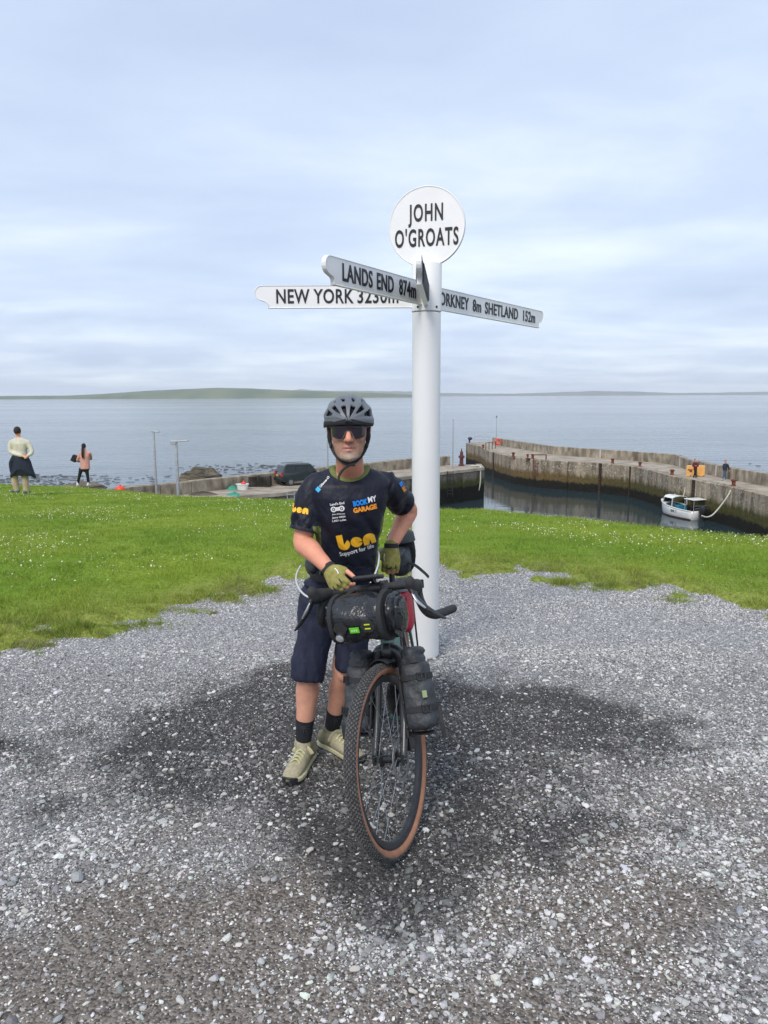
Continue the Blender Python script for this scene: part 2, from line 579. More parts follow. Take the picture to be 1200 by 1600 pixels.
def build_gravel_sheet():
    xs = np.concatenate([[-120, -40, -12, -7], np.linspace(-5.2, 5.2, 200), [7, 12, 40, 120]])
    ys = np.concatenate([[-120, -40, -10, -2, 0.5, 1.2], np.linspace(1.5, 9.0, 180)])
    X, Y = np.meshgrid(xs, ys)
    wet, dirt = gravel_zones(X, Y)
    nb = fbm(X * 9, Y * 9, 61)
    Z = 0.012 * (fbm(X * 1.3, Y * 1.3, 71) - 0.5) + 0.006 * (nb - 0.5)
    Z[:, (xs < -6) | (xs > 6)] = 0
    Z = Z - 0.25 * sstep(0.55, 1.0, Y - bound_y(X)) - 0.10 * np.maximum(Y - bound_y(X) - 0.8, 0)
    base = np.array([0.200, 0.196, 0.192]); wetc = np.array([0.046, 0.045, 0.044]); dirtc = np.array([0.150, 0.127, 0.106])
    lightc = np.array([0.265, 0.262, 0.262])
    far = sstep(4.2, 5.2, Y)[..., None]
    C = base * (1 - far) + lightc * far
    C = C * (1 - dirt[..., None]) + dirtc * dirt[..., None]
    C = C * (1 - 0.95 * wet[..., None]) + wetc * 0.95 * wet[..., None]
    nx, ny = len(xs), len(ys)
    idx = np.arange(nx * ny).reshape(ny, nx)
    F = np.stack([idx[:-1, :-1], idx[:-1, 1:], idx[1:, 1:], idx[1:, :-1]], -1).reshape(-1, 4)
    m = bpy.data.materials.new('gravel_bed'); m.use_nodes = True
    t = m.node_tree; b = t.nodes['Principled BSDF']; L = t.links.new
    b.inputs['Roughness'].default_value = 0.9; b.inputs['Specular IOR Level'].default_value = 0.25
    a = N(t, 'ShaderNodeVertexColor'); a.layer_name = 'Col'
    tc = N(t, 'ShaderNodeTexCoord')
    vo = N(t, 'ShaderNodeTexVoronoi'); vo.inputs['Scale'].default_value = 125
    L(tc.outputs['Object'], vo.inputs['Vector'])
    sp = N(t, 'ShaderNodeSeparateColor'); L(vo.outputs['Color'], sp.inputs[0])
    mr = N(t, 'ShaderNodeMapRange'); mr.inputs['To Min'].default_value = 0.35; mr.inputs['To Max'].default_value = 1.75
    L(sp.outputs[0], mr.inputs['Value'])
    no = N(t, 'ShaderNodeTexNoise'); no.inputs['Scale'].default_value = 260; no.inputs['Detail'].default_value = 4
    L(tc.outputs['Object'], no.inputs['Vector'])
    mr2 = N(t, 'ShaderNodeMapRange'); mr2.inputs['To Min'].default_value = 0.55; mr2.inputs['To Max'].default_value = 1.45
    L(no.outputs[0], mr2.inputs['Value'])
    mu = N(t, 'ShaderNodeMath', operation='MULTIPLY'); L(mr.outputs[0], mu.inputs[0]); L(mr2.outputs[0], mu.inputs[1])
    vm = N(t, 'ShaderNodeVectorMath', operation='SCALE'); L(a.outputs[0], vm.inputs[0]); L(mu.outputs[0], vm.inputs['Scale'])
    L(vm.outputs[0], b.inputs['Base Color'])
    bp = N(t, 'ShaderNodeBump'); bp.inputs['Strength'].default_value = 0.8; bp.inputs['Distance'].default_value = 0.006
    L(vo.outputs['Distance'], bp.inputs['Height']); bp.invert = True
    L(bp.outputs[0], b.inputs['Normal'])
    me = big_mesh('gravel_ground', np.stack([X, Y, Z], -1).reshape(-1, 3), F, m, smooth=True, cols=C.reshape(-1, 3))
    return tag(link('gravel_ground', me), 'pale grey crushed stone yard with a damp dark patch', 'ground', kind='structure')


def build_lawn():
    xs = np.concatenate([[-120, -80, -50, -36, -28], np.linspace(-22, -6, 90), np.linspace(-5.9, 5.9, 300), np.linspace(6.1, 12, 36), [15, 20, 30, 50, 120]])
    v = np.concatenate([np.linspace(0, 0.16, 60), np.linspace(0.17, 0.7, 60), np.linspace(0.72, 1, 24)])
    rows = []
    yb, yc = bound_y(xs) - 0.85, crest_y(xs)
    end = np.where(xs < -4, np.maximum(yc + 30, 70), yc + 22)
    for t in v:
        rows.append(np.where(t < 0.7, yb + (yc + 2 - yb) * (t / 0.7), yc + 2 + (end - yc - 2) * ((t - 0.7) / 0.3)))
    Y = np.array(rows); X = np.repeat(xs[None], len(v), 0)
    Z = ground_z(X, Y) + 0.012 * (fbm(X * 6, Y * 6, 81) - 0.5)
    Z[0] = -0.06
    f1 = fbm(X * 0.55, Y * 0.4, 91); f2 = fbm(X * 3, Y * 2, 95)
    edge = 1 - sstep(0.0, 1.6, Y - bound_y(X) + 1.2 * (f2 - 0.5))
    green = np.array([0.215, 0.300, 0.036]); lush = np.array([0.160, 0.260, 0.028]); straw = np.array([0.27, 0.285, 0.075]); earth = np.array([0.15, 0.14, 0.07])
    k = sstep(0.4, 0.62, f1)[..., None]
    C = green * (1 - k) + lush * k
    C = C * (1 - 0.7 * edge[..., None]) + straw * 0.7 * edge[..., None]
    b = (sstep(0.60, 0.72, f2) * edge)[..., None]
    C = C * (1 - b) + earth * b
    beyond = sstep(1.5, 4, Y - crest_y(X))[..., None]
    C = C * (1 - beyond) + np.array([0.09, 0.085, 0.06]) * beyond
    nx, ny = len(xs), len(v)
    idx = np.arange(nx * ny).reshape(ny, nx)
    F = np.stack([idx[:-1, :-1], idx[:-1, 1:], idx[1:, 1:], idx[1:, :-1]], -1).reshape(-1, 4)
    m = attr_mat('lawn_soil', rough=0.95, spec=0.1, bump=0.8, bscale=60, dist=0.03, vary=0.45, vscale=28)
    me = big_mesh('lawn', np.stack([X, Y, Z], -1).reshape(-1, 3), F, m, smooth=True, cols=C.reshape(-1, 3))
    return tag(link('lawn', me), 'short green lawn sloping from the gravel to the shore', 'lawn', kind='structure')


def build_sea():
    # one sheet, finer near the shore; sheltered inside the harbour
    R = [0, 30, 60, 90, 130, 200, 400, 900, 2000, 4500, 8000, 11000]
    n = 96
    vs, fs = [(0, 40, SEA)], []
    for r in R[1:]:
        for j in range(n):
            vs.append((r * math.cos(2 * math.pi * j / n), 40 + r * math.sin(2 * math.pi * j / n), SEA))
    for j in range(n): fs.append((0, 1 + j, 1 + (j + 1) % n))
    for i in range(len(R) - 2):
        for j in range(n):
            a, b = 1 + i * n + j, 1 + i * n + (j + 1) % n
            fs.append((a, a + n, b + n, b))
    m = bpy.data.materials.new('sea_water'); m.use_nodes = True
    t = m.node_tree; b = t.nodes['Principled BSDF']; L = t.links.new
    b.inputs['Base Color'].default_value = (0.022, 0.040, 0.046, 1)
    b.inputs['Roughness'].default_value = 0.06
    b.inputs['IOR'].default_value = 1.33
    b.inputs['Specular IOR Level'].default_value = 0.5
    geo = N(t, 'ShaderNodeNewGeometry')
    sep = N(t, 'ShaderNodeSeparateXYZ'); L(geo.outputs['Position'], sep.inputs[0])

    def noise(scale, det, st, rough=0.55):
        mp = N(t, 'ShaderNodeMapping'); mp.inputs['Scale'].default_value = st
        mp.inputs['Rotation'].default_value = (0, 0, rad(8))
        L(geo.outputs['Position'], mp.inputs[0])
        n_ = N(t, 'ShaderNodeTexNoise'); n_.inputs['Scale'].default_value = scale; n_.inputs['Detail'].default_value = det; n_.inputs['Roughness'].default_value = rough
        L(mp.outputs[0], n_.inputs['Vector'])
        return n_.outputs[0]
    w1 = noise(0.35, 6, (0.35, 1.0, 1.0))
    w2 = noise(0.035, 5, (0.3, 1.0, 1.0))
    w3 = noise(1.7, 4, (0.35, 1.0, 1.0))
    # harbour mask: the basin in the lee of the pier, metres
    mx = N(t, 'ShaderNodeMapRange'); mx.interpolation_type = 'SMOOTHSTEP'
    L(sep.outputs[1], mx.inputs['Value']); mx.inputs['From Min'].default_value = 98; mx.inputs['From Max'].default_value = 108
    my = N(t, 'ShaderNodeMapRange'); my.interpolation_type = 'SMOOTHSTEP'
    L(sep.outputs[0], my.inputs['Value']); my.inputs['From Min'].default_value = -2; my.inputs['From Max'].default_value = 3
    my.inputs['To Min'].default_value = 1; my.inputs['To Max'].default_value = 0
    mxx = N(t, 'ShaderNodeMath', operation='MAXIMUM'); L(mx.outputs[0], mxx.inputs[0]); L(my.outputs[0], mxx.inputs[1])
    # wind lanes: calmer and rougher bands further out
    lane = noise(0.0042, 4, (0.16, 1.0, 1.0))
    lr = N(t, 'ShaderNodeMapRange'); L(lane, lr.inputs['Value']); lr.inputs['From Min'].default_value = 0.38; lr.inputs['From Max'].default_value = 0.62
    lr.inputs['To Min'].default_value = 0.28; lr.inputs['To Max'].default_value = 1.0
    amp = N(t, 'ShaderNodeMath', operation='MULTIPLY'); L(mxx.outputs[0], amp.inputs[0]); L(lr.outputs[0], amp.inputs[1])
    a2 = N(t, 'ShaderNodeMath', operation='MULTIPLY_ADD'); L(amp.outputs[0], a2.inputs[0]); a2.inputs[1].default_value = 0.96; a2.inputs[2].default_value = 0.035
    b1 = N(t, 'ShaderNodeBump'); b1.inputs['Distance'].default_value = 0.55; L(a2.outputs[0], b1.inputs['Strength']); L(w1, b1.inputs['Height'])
    b2 = N(t, 'ShaderNodeBump'); b2.inputs['Distance'].default_value = 1.8; L(a2.outputs[0], b2.inputs['Strength']); L(w2, b2.inputs['Height']); L(b1.outputs[0], b2.inputs['Normal'])
    b3 = N(t, 'ShaderNodeBump'); b3.inputs['Distance'].default_value = 0.12; L(a2.outputs[0], b3.inputs['Strength']); L(w3, b3.inputs['Height']); L(b2.outputs[0], b3.inputs['Normal'])
    L(b3.outputs[0], b.inputs['Normal'])
    me = bpy.data.meshes.new('sea'); me.from_pydata(vs, [], fs); me.materials.append(m)
    return tag(link('sea', me), 'grey blue sea calm inside the stone harbour', 'sea', kind='structure')


def ridge(name, prof, dist, depth, m, label, cat, rough_h=0.08, seed=3):
    """long low land: profile (photo x, metres high) at a distance, rounded over its depth"""
    px = np.array([p[0] for p in prof]); hh = np.array([p[1] for p in prof])
    xs = np.linspace(px[0], px[-1], 220)
    H = np.interp(xs, px, hh)
    X0 = (xs - 600) / FPX * dist
    v = np.linspace(0, 1, 26)
    V = []
    for t in v:
        sh = np.sin(math.pi * min(t, 0.999)) ** 0.55 if 0 < t < 1 else 0.0
        z = SEA - 1 + (H + 1) * sh * (1 + rough_h * (fbm(X0 * 0.012, np.full_like(X0, t * 9.0), seed) - 0.5) * 2)
        V.append(np.stack([X0 * (1 + (t - 0.3) * depth / dist), np.full_like(X0, dist + (t - 0.3) * depth), z], -1))
    V = np.array(V)
    ny, nx = V.shape[:2]
    idx = np.arange(nx * ny).reshape(ny, nx)
    F = np.stack([idx[:-1, :-1], idx[:-1, 1:], idx[1:, 1:], idx[1:, :-1]], -1).reshape(-1, 4)
    return tag(link(name, big_mesh(name, V.reshape(-1, 3), F, m, smooth=True)), label, cat, kind='structure')


build_gravel_sheet()
build_lawn()
build_sea()
M['island'] = mat('island_pasture', (0.050, 0.085, 0.030), (0.125, 0.145, 0.062), rough=0.95, scale=0.006, detail=6, stretch=(1, 0.5, 1), spec=0.1)
M['far_hill'] = mat('far_moor', (0.06, 0.075, 0.05), (0.09, 0.10, 0.07), rough=0.95, scale=0.002, spec=0.1)
ridge('island', [(-700, 14), (-300, 16), (0, 19), (110, 19), (160, 27), (230, 44), (300, 56), (345, 61), (395, 57), (470, 42), (560, 31), (640, 17), (662, 5), (668, 0)], 4500, 900, M['island'],
      'low green island across the water', 'island', 0.03)
ridge('hills', [(380, 0), (420, 60), (475, 95), (500, 78), (560, 72), (640, 64), (690, 44), (740, 34), (800, 28), (850, 40), (930, 58), (985, 48), (1050, 28), (1110, 30), (1180, 38), (1260, 30), (1500, 55), (1900, 20)], 10000, 600, M['far_hill'],
      'faint blue hills along the far horizon', 'hills', 0.12, 9)

# the air between: a closed box of pale even haze round everything
M['haze'] = bpy.data.materials.new('haze_air'); M['haze'].use_nodes = True
_t = M['haze'].node_tree; _t.nodes.remove(_t.nodes['Principled BSDF'])
_pv = N(_t, 'ShaderNodeVolumePrincipled')
_pv.inputs['Color'].default_value = (0.93, 0.96, 1.0, 1)
_pv.inputs['Density'].default_value = 0.000095
_t.links.new(_pv.outputs[0], _t.nodes['Material Output'].inputs['Volume'])
_h = MB().box((0, 0, 60), (23400, 23400, 150)).build('haze', M['haze'])
tag(_h, 'thin pale sea haze over the water', 'haze', kind='stuff')

# ------------------------------------------------------------------ harbour
def concrete(name, top, mid, low, white=0.4, z_mid=-7.3, z_low=-8.25, mid2=None):
    """tide-marked concrete: bare above, algae below, weed at the waterline"""
    m = bpy.data.materials.new(name); m.use_nodes = True
    t = m.node_tree; b = t.nodes['Principled BSDF']; L = t.links.new
    b.inputs['Roughness'].default_value = 0.9; b.inputs['Specular IOR Level'].default_value = 0.2
    geo = N(t, 'ShaderNodeNewGeometry')
    sep = N(t, 'ShaderNodeSeparateXYZ'); L(geo.outputs['Position'], sep.inputs[0])

    def noise(scale, det, st, rough=0.6):
        mp = N(t, 'ShaderNodeMapping'); mp.inputs['Scale'].default_value = st
        L(geo.outputs['Position'], mp.inputs[0])
        n_ = N(t, 'ShaderNodeTexNoise'); n_.inputs['Scale'].default_value = scale; n_.inputs['Detail'].default_value = det; n_.inputs['Roughness'].default_value = rough
        L(mp.outputs[0], n_.inputs['Vector'])
        return n_.outputs[0]

    def ramp(src, p0, p1, c0, c1):
        r = N(t, 'ShaderNodeValToRGB'); r.color_ramp.elements[0].position = p0; r.color_ramp.elements[0].color = (*c0, 1)
        r.color_ramp.elements[1].position = p1; r.color_ramp.elements[1].color = (*c1, 1)
        L(src, r.inputs[0]); return r.outputs[0]

    def mix(f, a, c):
        x = N(t, 'ShaderNodeMix', data_type='RGBA')
        L(f, x.inputs['Factor']); L(a, x.inputs['A']); L(c, x.inputs['B'])
        return x.outputs['Result']
    big = noise(0.5, 6, (1, 1, 1)); streak = noise(1.6, 6, (1, 1, 0.16)); fine = noise(4.0, 6, (1, 1, 1), 0.7)
    d = tuple(c * 0.36 for c in top)
    c_top = ramp(streak, 0.36, 0.62, d, top)
    wf = N(t, 'ShaderNodeMapRange'); L(fine, wf.inputs['Value']); wf.inputs['From Min'].default_value = 0.53; wf.inputs['From Max'].default_value = 0.63; wf.inputs['To Max'].default_value = white
    wcol = N(t, 'ShaderNodeRGB'); wcol.outputs[0].default_value = (0.50, 0.47, 0.42, 1)
    c_top = mix(wf.outputs[0], c_top, wcol.outputs[0])
    c_mid = ramp(fine, 0.35, 0.65, tuple(c * 0.5 for c in mid), mid)
    if mid2:
        xr = N(t, 'ShaderNodeMapRange'); L(sep.outputs[0], xr.inputs['Value']); xr.inputs['From Min'].default_value = 18; xr.inputs['From Max'].default_value = 31
        c_mid = mix(xr.outputs[0], c_mid, ramp(fine, 0.35, 0.65, tuple(c * 0.45 for c in mid2), mid2))
    c_low = ramp(fine, 0.4, 0.7, tuple(c * 0.4 for c in low), low)

    def band(zc, wid, amt):
        ma = N(t, 'ShaderNodeMath', operation='MULTIPLY_ADD'); L(streak, ma.inputs[0]); ma.inputs[1].default_value = amt; L(sep.outputs[2], ma.inputs[2])
        mr = N(t, 'ShaderNodeMapRange'); mr.interpolation_type = 'SMOOTHSTEP'; L(ma.outputs[0], mr.inputs['Value'])
        mr.inputs['From Min'].default_value = zc - wid + amt / 2; mr.inputs['From Max'].default_value = zc + wid + amt / 2
        mr.inputs['To Min'].default_value = 1; mr.inputs['To Max'].default_value = 0
        return mr.outputs[0]
    c = mix(band(z_mid, 0.35, 1.3), c_top, c_mid)
    c = mix(band(z_low, 0.16, 0.9), c, c_low)
    L(c, b.inputs['Base Color'])
    bp = N(t, 'ShaderNodeBump'); bp.inputs['Strength'].default_value = 0.7; bp.inputs['Distance'].default_value = 0.08
    L(fine, bp.inputs['Height']); L(bp.outputs[0], b.inputs['Normal'])
    return m


M['pier_wall'] = concrete('pier_concrete', (0.37, 0.305, 0.22), (0.185, 0.125, 0.055), (0.022, 0.022, 0.016), 0.85, mid2=(0.085, 0.088, 0.025))
M['quay_wall'] = concrete('quay_concrete', (0.16, 0.145, 0.12), (0.060, 0.070, 0.020), (0.012, 0.014, 0.010), 0.25, z_mid=-6.9, z_low=-7.6)
M['deck'] = mat('pier_deck', (0.25, 0.215, 0.17), (0.42, 0.37, 0.30), rough=0.92, scale=0.7, detail=8, bump=0.4, bscale=6, dist=0.03, spec=0.2)
M['parapet'] = mat('parapet_concrete', (0.13, 0.108, 0.080), (0.42, 0.365, 0.285), rough=0.92, scale=1.6, detail=9, stretch=(1, 1, 0.5), bump=0.4, bscale=8, dist=0.04, spec=0.2, lo=0.32, hi=0.68)
M['joint'] = mat('pale_joint', (0.50, 0.48, 0.44), rough=0.9)
M['rust'] = mat('rusty_iron', (0.10, 0.028, 0.014), (0.20, 0.06, 0.03), rough=0.85, scale=5)
M['rock'] = mat('shore_rock', (0.045, 0.038, 0.030), (0.20, 0.165, 0.105), rough=0.95, scale=0.9, detail=9, stretch=(0.5, 0.6, 3.0), bump=1.0, bscale=2.5, dist=0.25, lo=0.35, hi=0.66)
M['weed'] = mat('kelp', (0.010, 0.010, 0.008), (0.035, 0.028, 0.016), rough=0.6, scale=3)
M['rope'] = mat('rope', (0.42, 0.40, 0.32), (0.56, 0.54, 0.46), rough=0.9, scale=8)
M['orange_plastic'] = mat('orange_plastic', (0.72, 0.36, 0.09), (0.80, 0.44, 0.14), rough=0.5, scale=2)
M['red_plastic'] = mat('red_plastic', (0.75, 0.06, 0.03), rough=0.45)
M['white_gel'] = mat('white_gelcoat', (0.70, 0.71, 0.70), (0.80, 0.81, 0.80), rough=0.3, scale=2)
M['blue_deck'] = mat('blue_paint', (0.02, 0.17, 0.25), (0.03, 0.23, 0.32), rough=0.5, scale=3)
M['net_green'] = mat('green_net', (0.02, 0.20, 0.14), (0.05, 0.32, 0.22), rough=0.9, scale=8)
M['brown_red'] = mat('antifoul', (0.10, 0.03, 0.025), rough=0.7)
M['car_paint'] = mat('car_paint', (0.016, 0.026, 0.028), rough=0.25, coat=0.6)
M['car_glass'] = mat('car_glass', (0.012, 0.018, 0.02), rough=0.06)
M['tail_red'] = mat('tail_lamp', (0.45, 0.03, 0.05), rough=0.2)
M['plate'] = mat('plate_yellow', (0.68, 0.42, 0.03), rough=0.5)


def strip(pts_top, z0, z1):
    vs, fs = [], []
    for p in pts_top: vs += [(p.x, p.y, z0), (p.x, p.y, z1)]
    for i in range(len(pts_top) - 1): fs.append((2 * i, 2 * i + 2, 2 * i + 3, 2 * i + 1))
    return vs, fs


def along(pts, step):
    """split a polyline into pieces about step long: list of (a, b)"""
    out = []
    for a, b in zip(pts[:-1], pts[1:]):
        k = max(1, round((b - a).length / step))
        for i in range(k):
            out.append((a.lerp(b, i / k), a.lerp(b, (i + 1) / k)))
    return out


def wall_piece(a, b, z0, z1, thick, side, name, m, parent, gap=0.02, bevel=0.03, lift=0.0):
    d = (b - a); L_ = d.length; d.normalize()
    nrm = Vector((-d.y, d.x, 0)) * side
    c = (a + b) / 2 + nrm * (thick / 2)
    rot = Matrix(((d.x, -d.y, 0), (d.y, d.x, 0), (0, 0, 1)))
    o = MB().box((c.x, c.y, (z0 + z1) / 2 + lift), (L_ - gap, thick, z1 - z0), rot).build(name, m, parent, bevel=bevel, seg=1)
    return o


# ---- outer pier
IN = [PZ(x, y, DECK) for x, y in ((760, 704), (800, 714), (840, 718.5), (938, 724), (990, 729), (1025, 737), (1051, 744), (1088, 750.5), (1144, 761), (1200, 775))]
_d = (IN[-1] - IN[-2]).normalized()
IN += [IN[-1] + _d * 14, IN[-1] + _d * 34]
PB = [PZ(x, y, DECK) for x, y in ((769, 694.5), (864, 710.5), (938, 716), (1053, 725), (1072, 734), (1095, 739), (1144, 750), (1200, 760))]
_d = (PB[-1] - PB[-2]).normalized()
PB += [PB[-1] + _d * 16, PB[-1] + _d * 36]
HEAD = [PZ(728, 692, DECK), PZ(752, 698, DECK)]
BACK = PZ(769, 689.5, DECK)

pier = empty('harbour_pier', (IN[0].x, IN[0].y, SEA))
tag(pier, 'long weathered concrete breakwater pier with parapet and bollards', 'pier')
_o = Vector((-IN[0].x, -IN[0].y, -SEA))
_pinv = Matrix.Translation(_o)


def adopt(o, parent, inv):
    o.parent = parent
    o.matrix_parent_inverse = inv
    return o


inner = [HEAD[0], HEAD[1]] + IN
outer = [BACK, PB[0] + (BACK - PB[0]) * 0.5] + PB


def resample(pl, n):
    L_ = [0]
    for a, b in zip(pl[:-1], pl[1:]): L_.append(L_[-1] + (b - a).length)
    out = []
    for i in range(n):
        s = L_[-1] * i / (n - 1); k = 0
        while k < len(L_) - 2 and L_[k + 1] < s: k += 1
        out.append(pl[k].lerp(pl[k + 1], (s - L_[k]) / max(1e-6, L_[k + 1] - L_[k])))
    return out


# deck laid as slabs between inner edge and parapet foot
ri = resample(inner, 26); ro = resample(outer, 26)
for i in range(25):
    a, b, c, d_ = ri[i], ri[i + 1], ro[i + 1], ro[i]
    a, b = a + (d_ - a).normalized() * 0.75, b + (c - b).normalized() * 0.75
    lift = 0.012 * math.sin(i * 12.9)
    q = MB()
    cen = (a + b + c + d_) / 4
    top = [p + (cen - p) * 0.004 for p in (a, b, c, d_)]
    vs = [(p.x, p.y, DECK + lift) for p in top] + [(p.x, p.y, DECK - 0.5) for p in top]
    q.add(vs, [(0, 1, 2, 3), (4, 7, 6, 5), (0, 4, 5, 1), (1, 5, 6, 2), (2, 6, 7, 3), (3, 7, 4, 0)])
    adopt(q.build('deck_slab', M['deck']), pier, _pinv)
for i, (a, b) in enumerate(along([HEAD[0], HEAD[1], IN[0]] + IN[1:], 5.2)):
    px_mid = (a + b) / 2
    m = M['pier_wall']
    w = wall_piece(a, b, SEA - 2.2, DECK + 0.02, 0.9, 1, 'wall_panel', m, None, gap=0.03, bevel=0.06)
    w.location += Vector((0, 0.02 * math.sin(i * 7.7), 0))
    adopt(w, pier, _pinv)
for i, (a, b) in enumerate(along(PB, 4.2)):
    w = wall_piece(a, b, DECK - 0.3, DECK + 1.06 + 0.03 * math.sin(i * 3.1), 0.55, 1, 'parapet_block', M['parapet'], None, gap=0.03, bevel=0.04)
    adopt(w, pier, _pinv)
    if i % 3 == 1 and a.x > 24:
        d = (b - a).normalized(); nrm = Vector((d.y, -d.x, 0))
        p = a + nrm * 0.0
        j = MB().box((p.x + nrm.x * 0.01, p.y + nrm.y * 0.01, DECK + 0.52), (0.17, 0.10, 1.0), Matrix.Rotation(math.atan2(d.y, d.x), 3, 'Z')).build('joint_filler', M['joint'])
        adopt(j, pier, _pinv)
# seaward face so the pier is solid from the side
w = MB(); vs, fs = strip([p + Vector((0.3, 1.0, 0)) for p in outer], SEA - 2, DECK + 0.0)
w.add(vs, fs); adopt(w.build('seaward_face', M['pier_wall']), pier, _pinv)
# slanted buttress edge and ladder slots on the inner wall, shade painted as dark strips
def shade_slot(px, top_py, wpx, name='ladder_shade_strip', depth=0.12):
    p = PZ(px, top_py, DECK)
    k = min(range(len(IN) - 1), key=lambda i: abs(((IN[i] + IN[i + 1]) / 2 - p).length))
    d = (IN[k + 1] - IN[k]).normalized(); nrm = Vector((d.y, -d.x, 0))
    t = (p - IN[k]).dot(d); q = IN[k] + d * t
    wd = wpx / FPX * p.y
    r = Matrix.Rotation(math.atan2(d.y, d.x), 3, 'Z')
    o = MB().box((q.x + nrm.x * 0.05, q.y + nrm.y * 0.05, SEA + 1.4), (wd, depth, 3.8), r)  # solid dark box proud of the wall stands in for the slot's shade
    for i in range(9):
        o.box((q.x + nrm.x * 0.13, q.y + nrm.y * 0.13, SEA + 0.2 + i * 0.33), (wd * 0.9, 0.04, 0.05), r, mi=1)
    return adopt(o.build(name, [M['weed'], M['rust']]), pier, _pinv)


shade_slot(772, 707, 3); shade_slot(940, 724, 4.5); shade_slot(986, 728.5, 2); shade_slot(1083, 750, 6)

# ---- bollards, posts, life ring on the pier: things of their own
def bollard(px, py, h=0.6, w=0.28, label='', double=False, zz=DECK, name='bollard', m='rust', group=None):
    p = PZ(px, py, zz)
    b = MB()
    for dx in ((-0.28, 0.28) if double else (0,)):
        fr = Matrix.Translation((p.x + dx, p.y, zz))
        b.lathe([(w * 0.55, 0), (w * 0.5, 0.06), (w * 0.36, 0.12), (w * 0.36, h * 0.7), (w * 0.56, h * 0.8), (w * 0.56, h * 0.93), (w * 0.3, h)], fr, n=14)
    if double: b.box((p.x, p.y, zz + 0.035), (1.1, 0.4, 0.07))
    return tag(b.build(name, M[m], smooth=35), label, 'bollard', group)


bollard(802, 714.5, 0.62, 0.42, 'single rusty mushroom bollard beside the twin bollards on the pier edge')
bollard(828, 717, 0.6, 0.3, 'pair of short rusty posts on one base at the pier edge', double=True)
bollard(957, 724, 0.55, 0.42, 'rusty bollard at the pier edge above a dark ladder slot')
bollard(1000, 729, 0.5, 0.40, 'rusty bollard holding the slack pale mooring rope')
bollard(1050, 742.5, 0.55, 0.42, 'rusty bollard above the bow of the white boat')
bollard(1146, 760, 0.6, 0.42, 'rusty bollard holding the thick stern rope of the boat')
bollard(755, 700, 0.5, 0.40, 'small dark bollard near the railing at the pier end')
_p = PZ(843, 718.5, DECK)
g = empty('ladder_frame', (_p.x, _p.y, DECK))
tag(g, 'rusty iron ladder frame rising over the pier edge', 'ladder')
for dx in (-0.75, 0.75):
    MB().box((dx, -0.1, -0.7), (0.12, 0.12, 2.6)).build('rail', M['rust'], g)
MB().box((0, -0.1, 0.6), (1.62, 0.12, 0.10)).build('top_rung', M['rust'], g)
for i in range(4): MB().box((0, -0.12, -0.4 - 0.4 * i), (1.4, 0.06, 0.06)).build('rung', M['rust'], g)

# railing at the pier end
_a, _b = PZ(741, 692.5, DECK), PZ(771, 694, DECK)
g = empty('pier_railing', (_a.x, _a.y, DECK)); tag(g, 'thin grey tube railing at the head of the pier', 'railing')
for i in range(5):
    q = (_b - _a) * (i / 4)
    MB().sweep([(q.x, q.y, 0), (q.x, q.y, 1.15)], 0.035, n=8).build('post', M['galv'], g, smooth=40)
for z in (0.6, 1.12):
    q = _b - _a
    MB().sweep([(0, 0, z), (q.x, q.y, z)], 0.03, n=8).build('rail', M['galv'], g, smooth=40)
_a, _b = PZ(759, 703.0, DECK), PZ(774, 701.0, DECK)
g = empty('steps_railing', (_a.x, _a.y, DECK)); tag(g, 'short dark railing round the steps on the pier', 'railing')
for i in range(4):
    q = (_b - _a) * (i / 3)
    MB().sweep([(q.x, q.y, 0), (q.x, q.y, 1.0)], 0.05, n=8).build('post', M['dark_steel'], g, smooth=40)
q = _b - _a
MB().sweep([(0, 0, 0.98), (q.x, q.y, 0.98)], 0.04, n=8).build('rail', M['dark_steel'], g, smooth=40)
# navigation pole and life ring
_p = PZ(776, 694, DECK)
g = empty('pole_light', (_p.x, _p.y + 0.5, DECK)); tag(g, 'thin tall pole rising from the pier head parapet', 'pole')
MB().sweep([(0, 0, 0), (0, 0, 4.2)], [0.05, 0.035], n=8).build('pole', M['galv'], g, smooth=40)
MB().box((0, 0, 4.25), (0.16, 0.16, 0.22)).build('lamp', M['dark_steel'], g)
_p = PZ(777.5, 698, DECK)
b = MB(); fr = Matrix.Translation((_p.x, _p.y - 0.12, DECK + 0.72)) @ Matrix.Rotation(rad(90), 4, 'X') @ Matrix.Rotation(rad(25), 4, 'Y')
k = 10
b.lathe([(0.40 + 0.13 * math.cos(2 * math.pi * i / k), 0.13 * math.sin(2 * math.pi * i / k)) for i in range(k)], fr, n=20, closed=True)
tag(b.build('life_ring', M['red_plastic'], smooth=50), 'red life ring hung on the parapet at the pier head', 'life ring')
_p = PZ(733.5, 692, DECK)
b = MB().box((_p.x, _p.y, DECK + 0.25), (0.25, 0.25, 0.5)).ell((_p.x + .1, _p.y, DECK + 0.7), (0.38, 0.3, 0.25))
tag(b.build('covered_lamp', mat('navy_cover', (0.02, 0.03, 0.09), rough=0.6), smooth=40), 'small navy blue lamp on the far corner of the pier head', 'lamp')

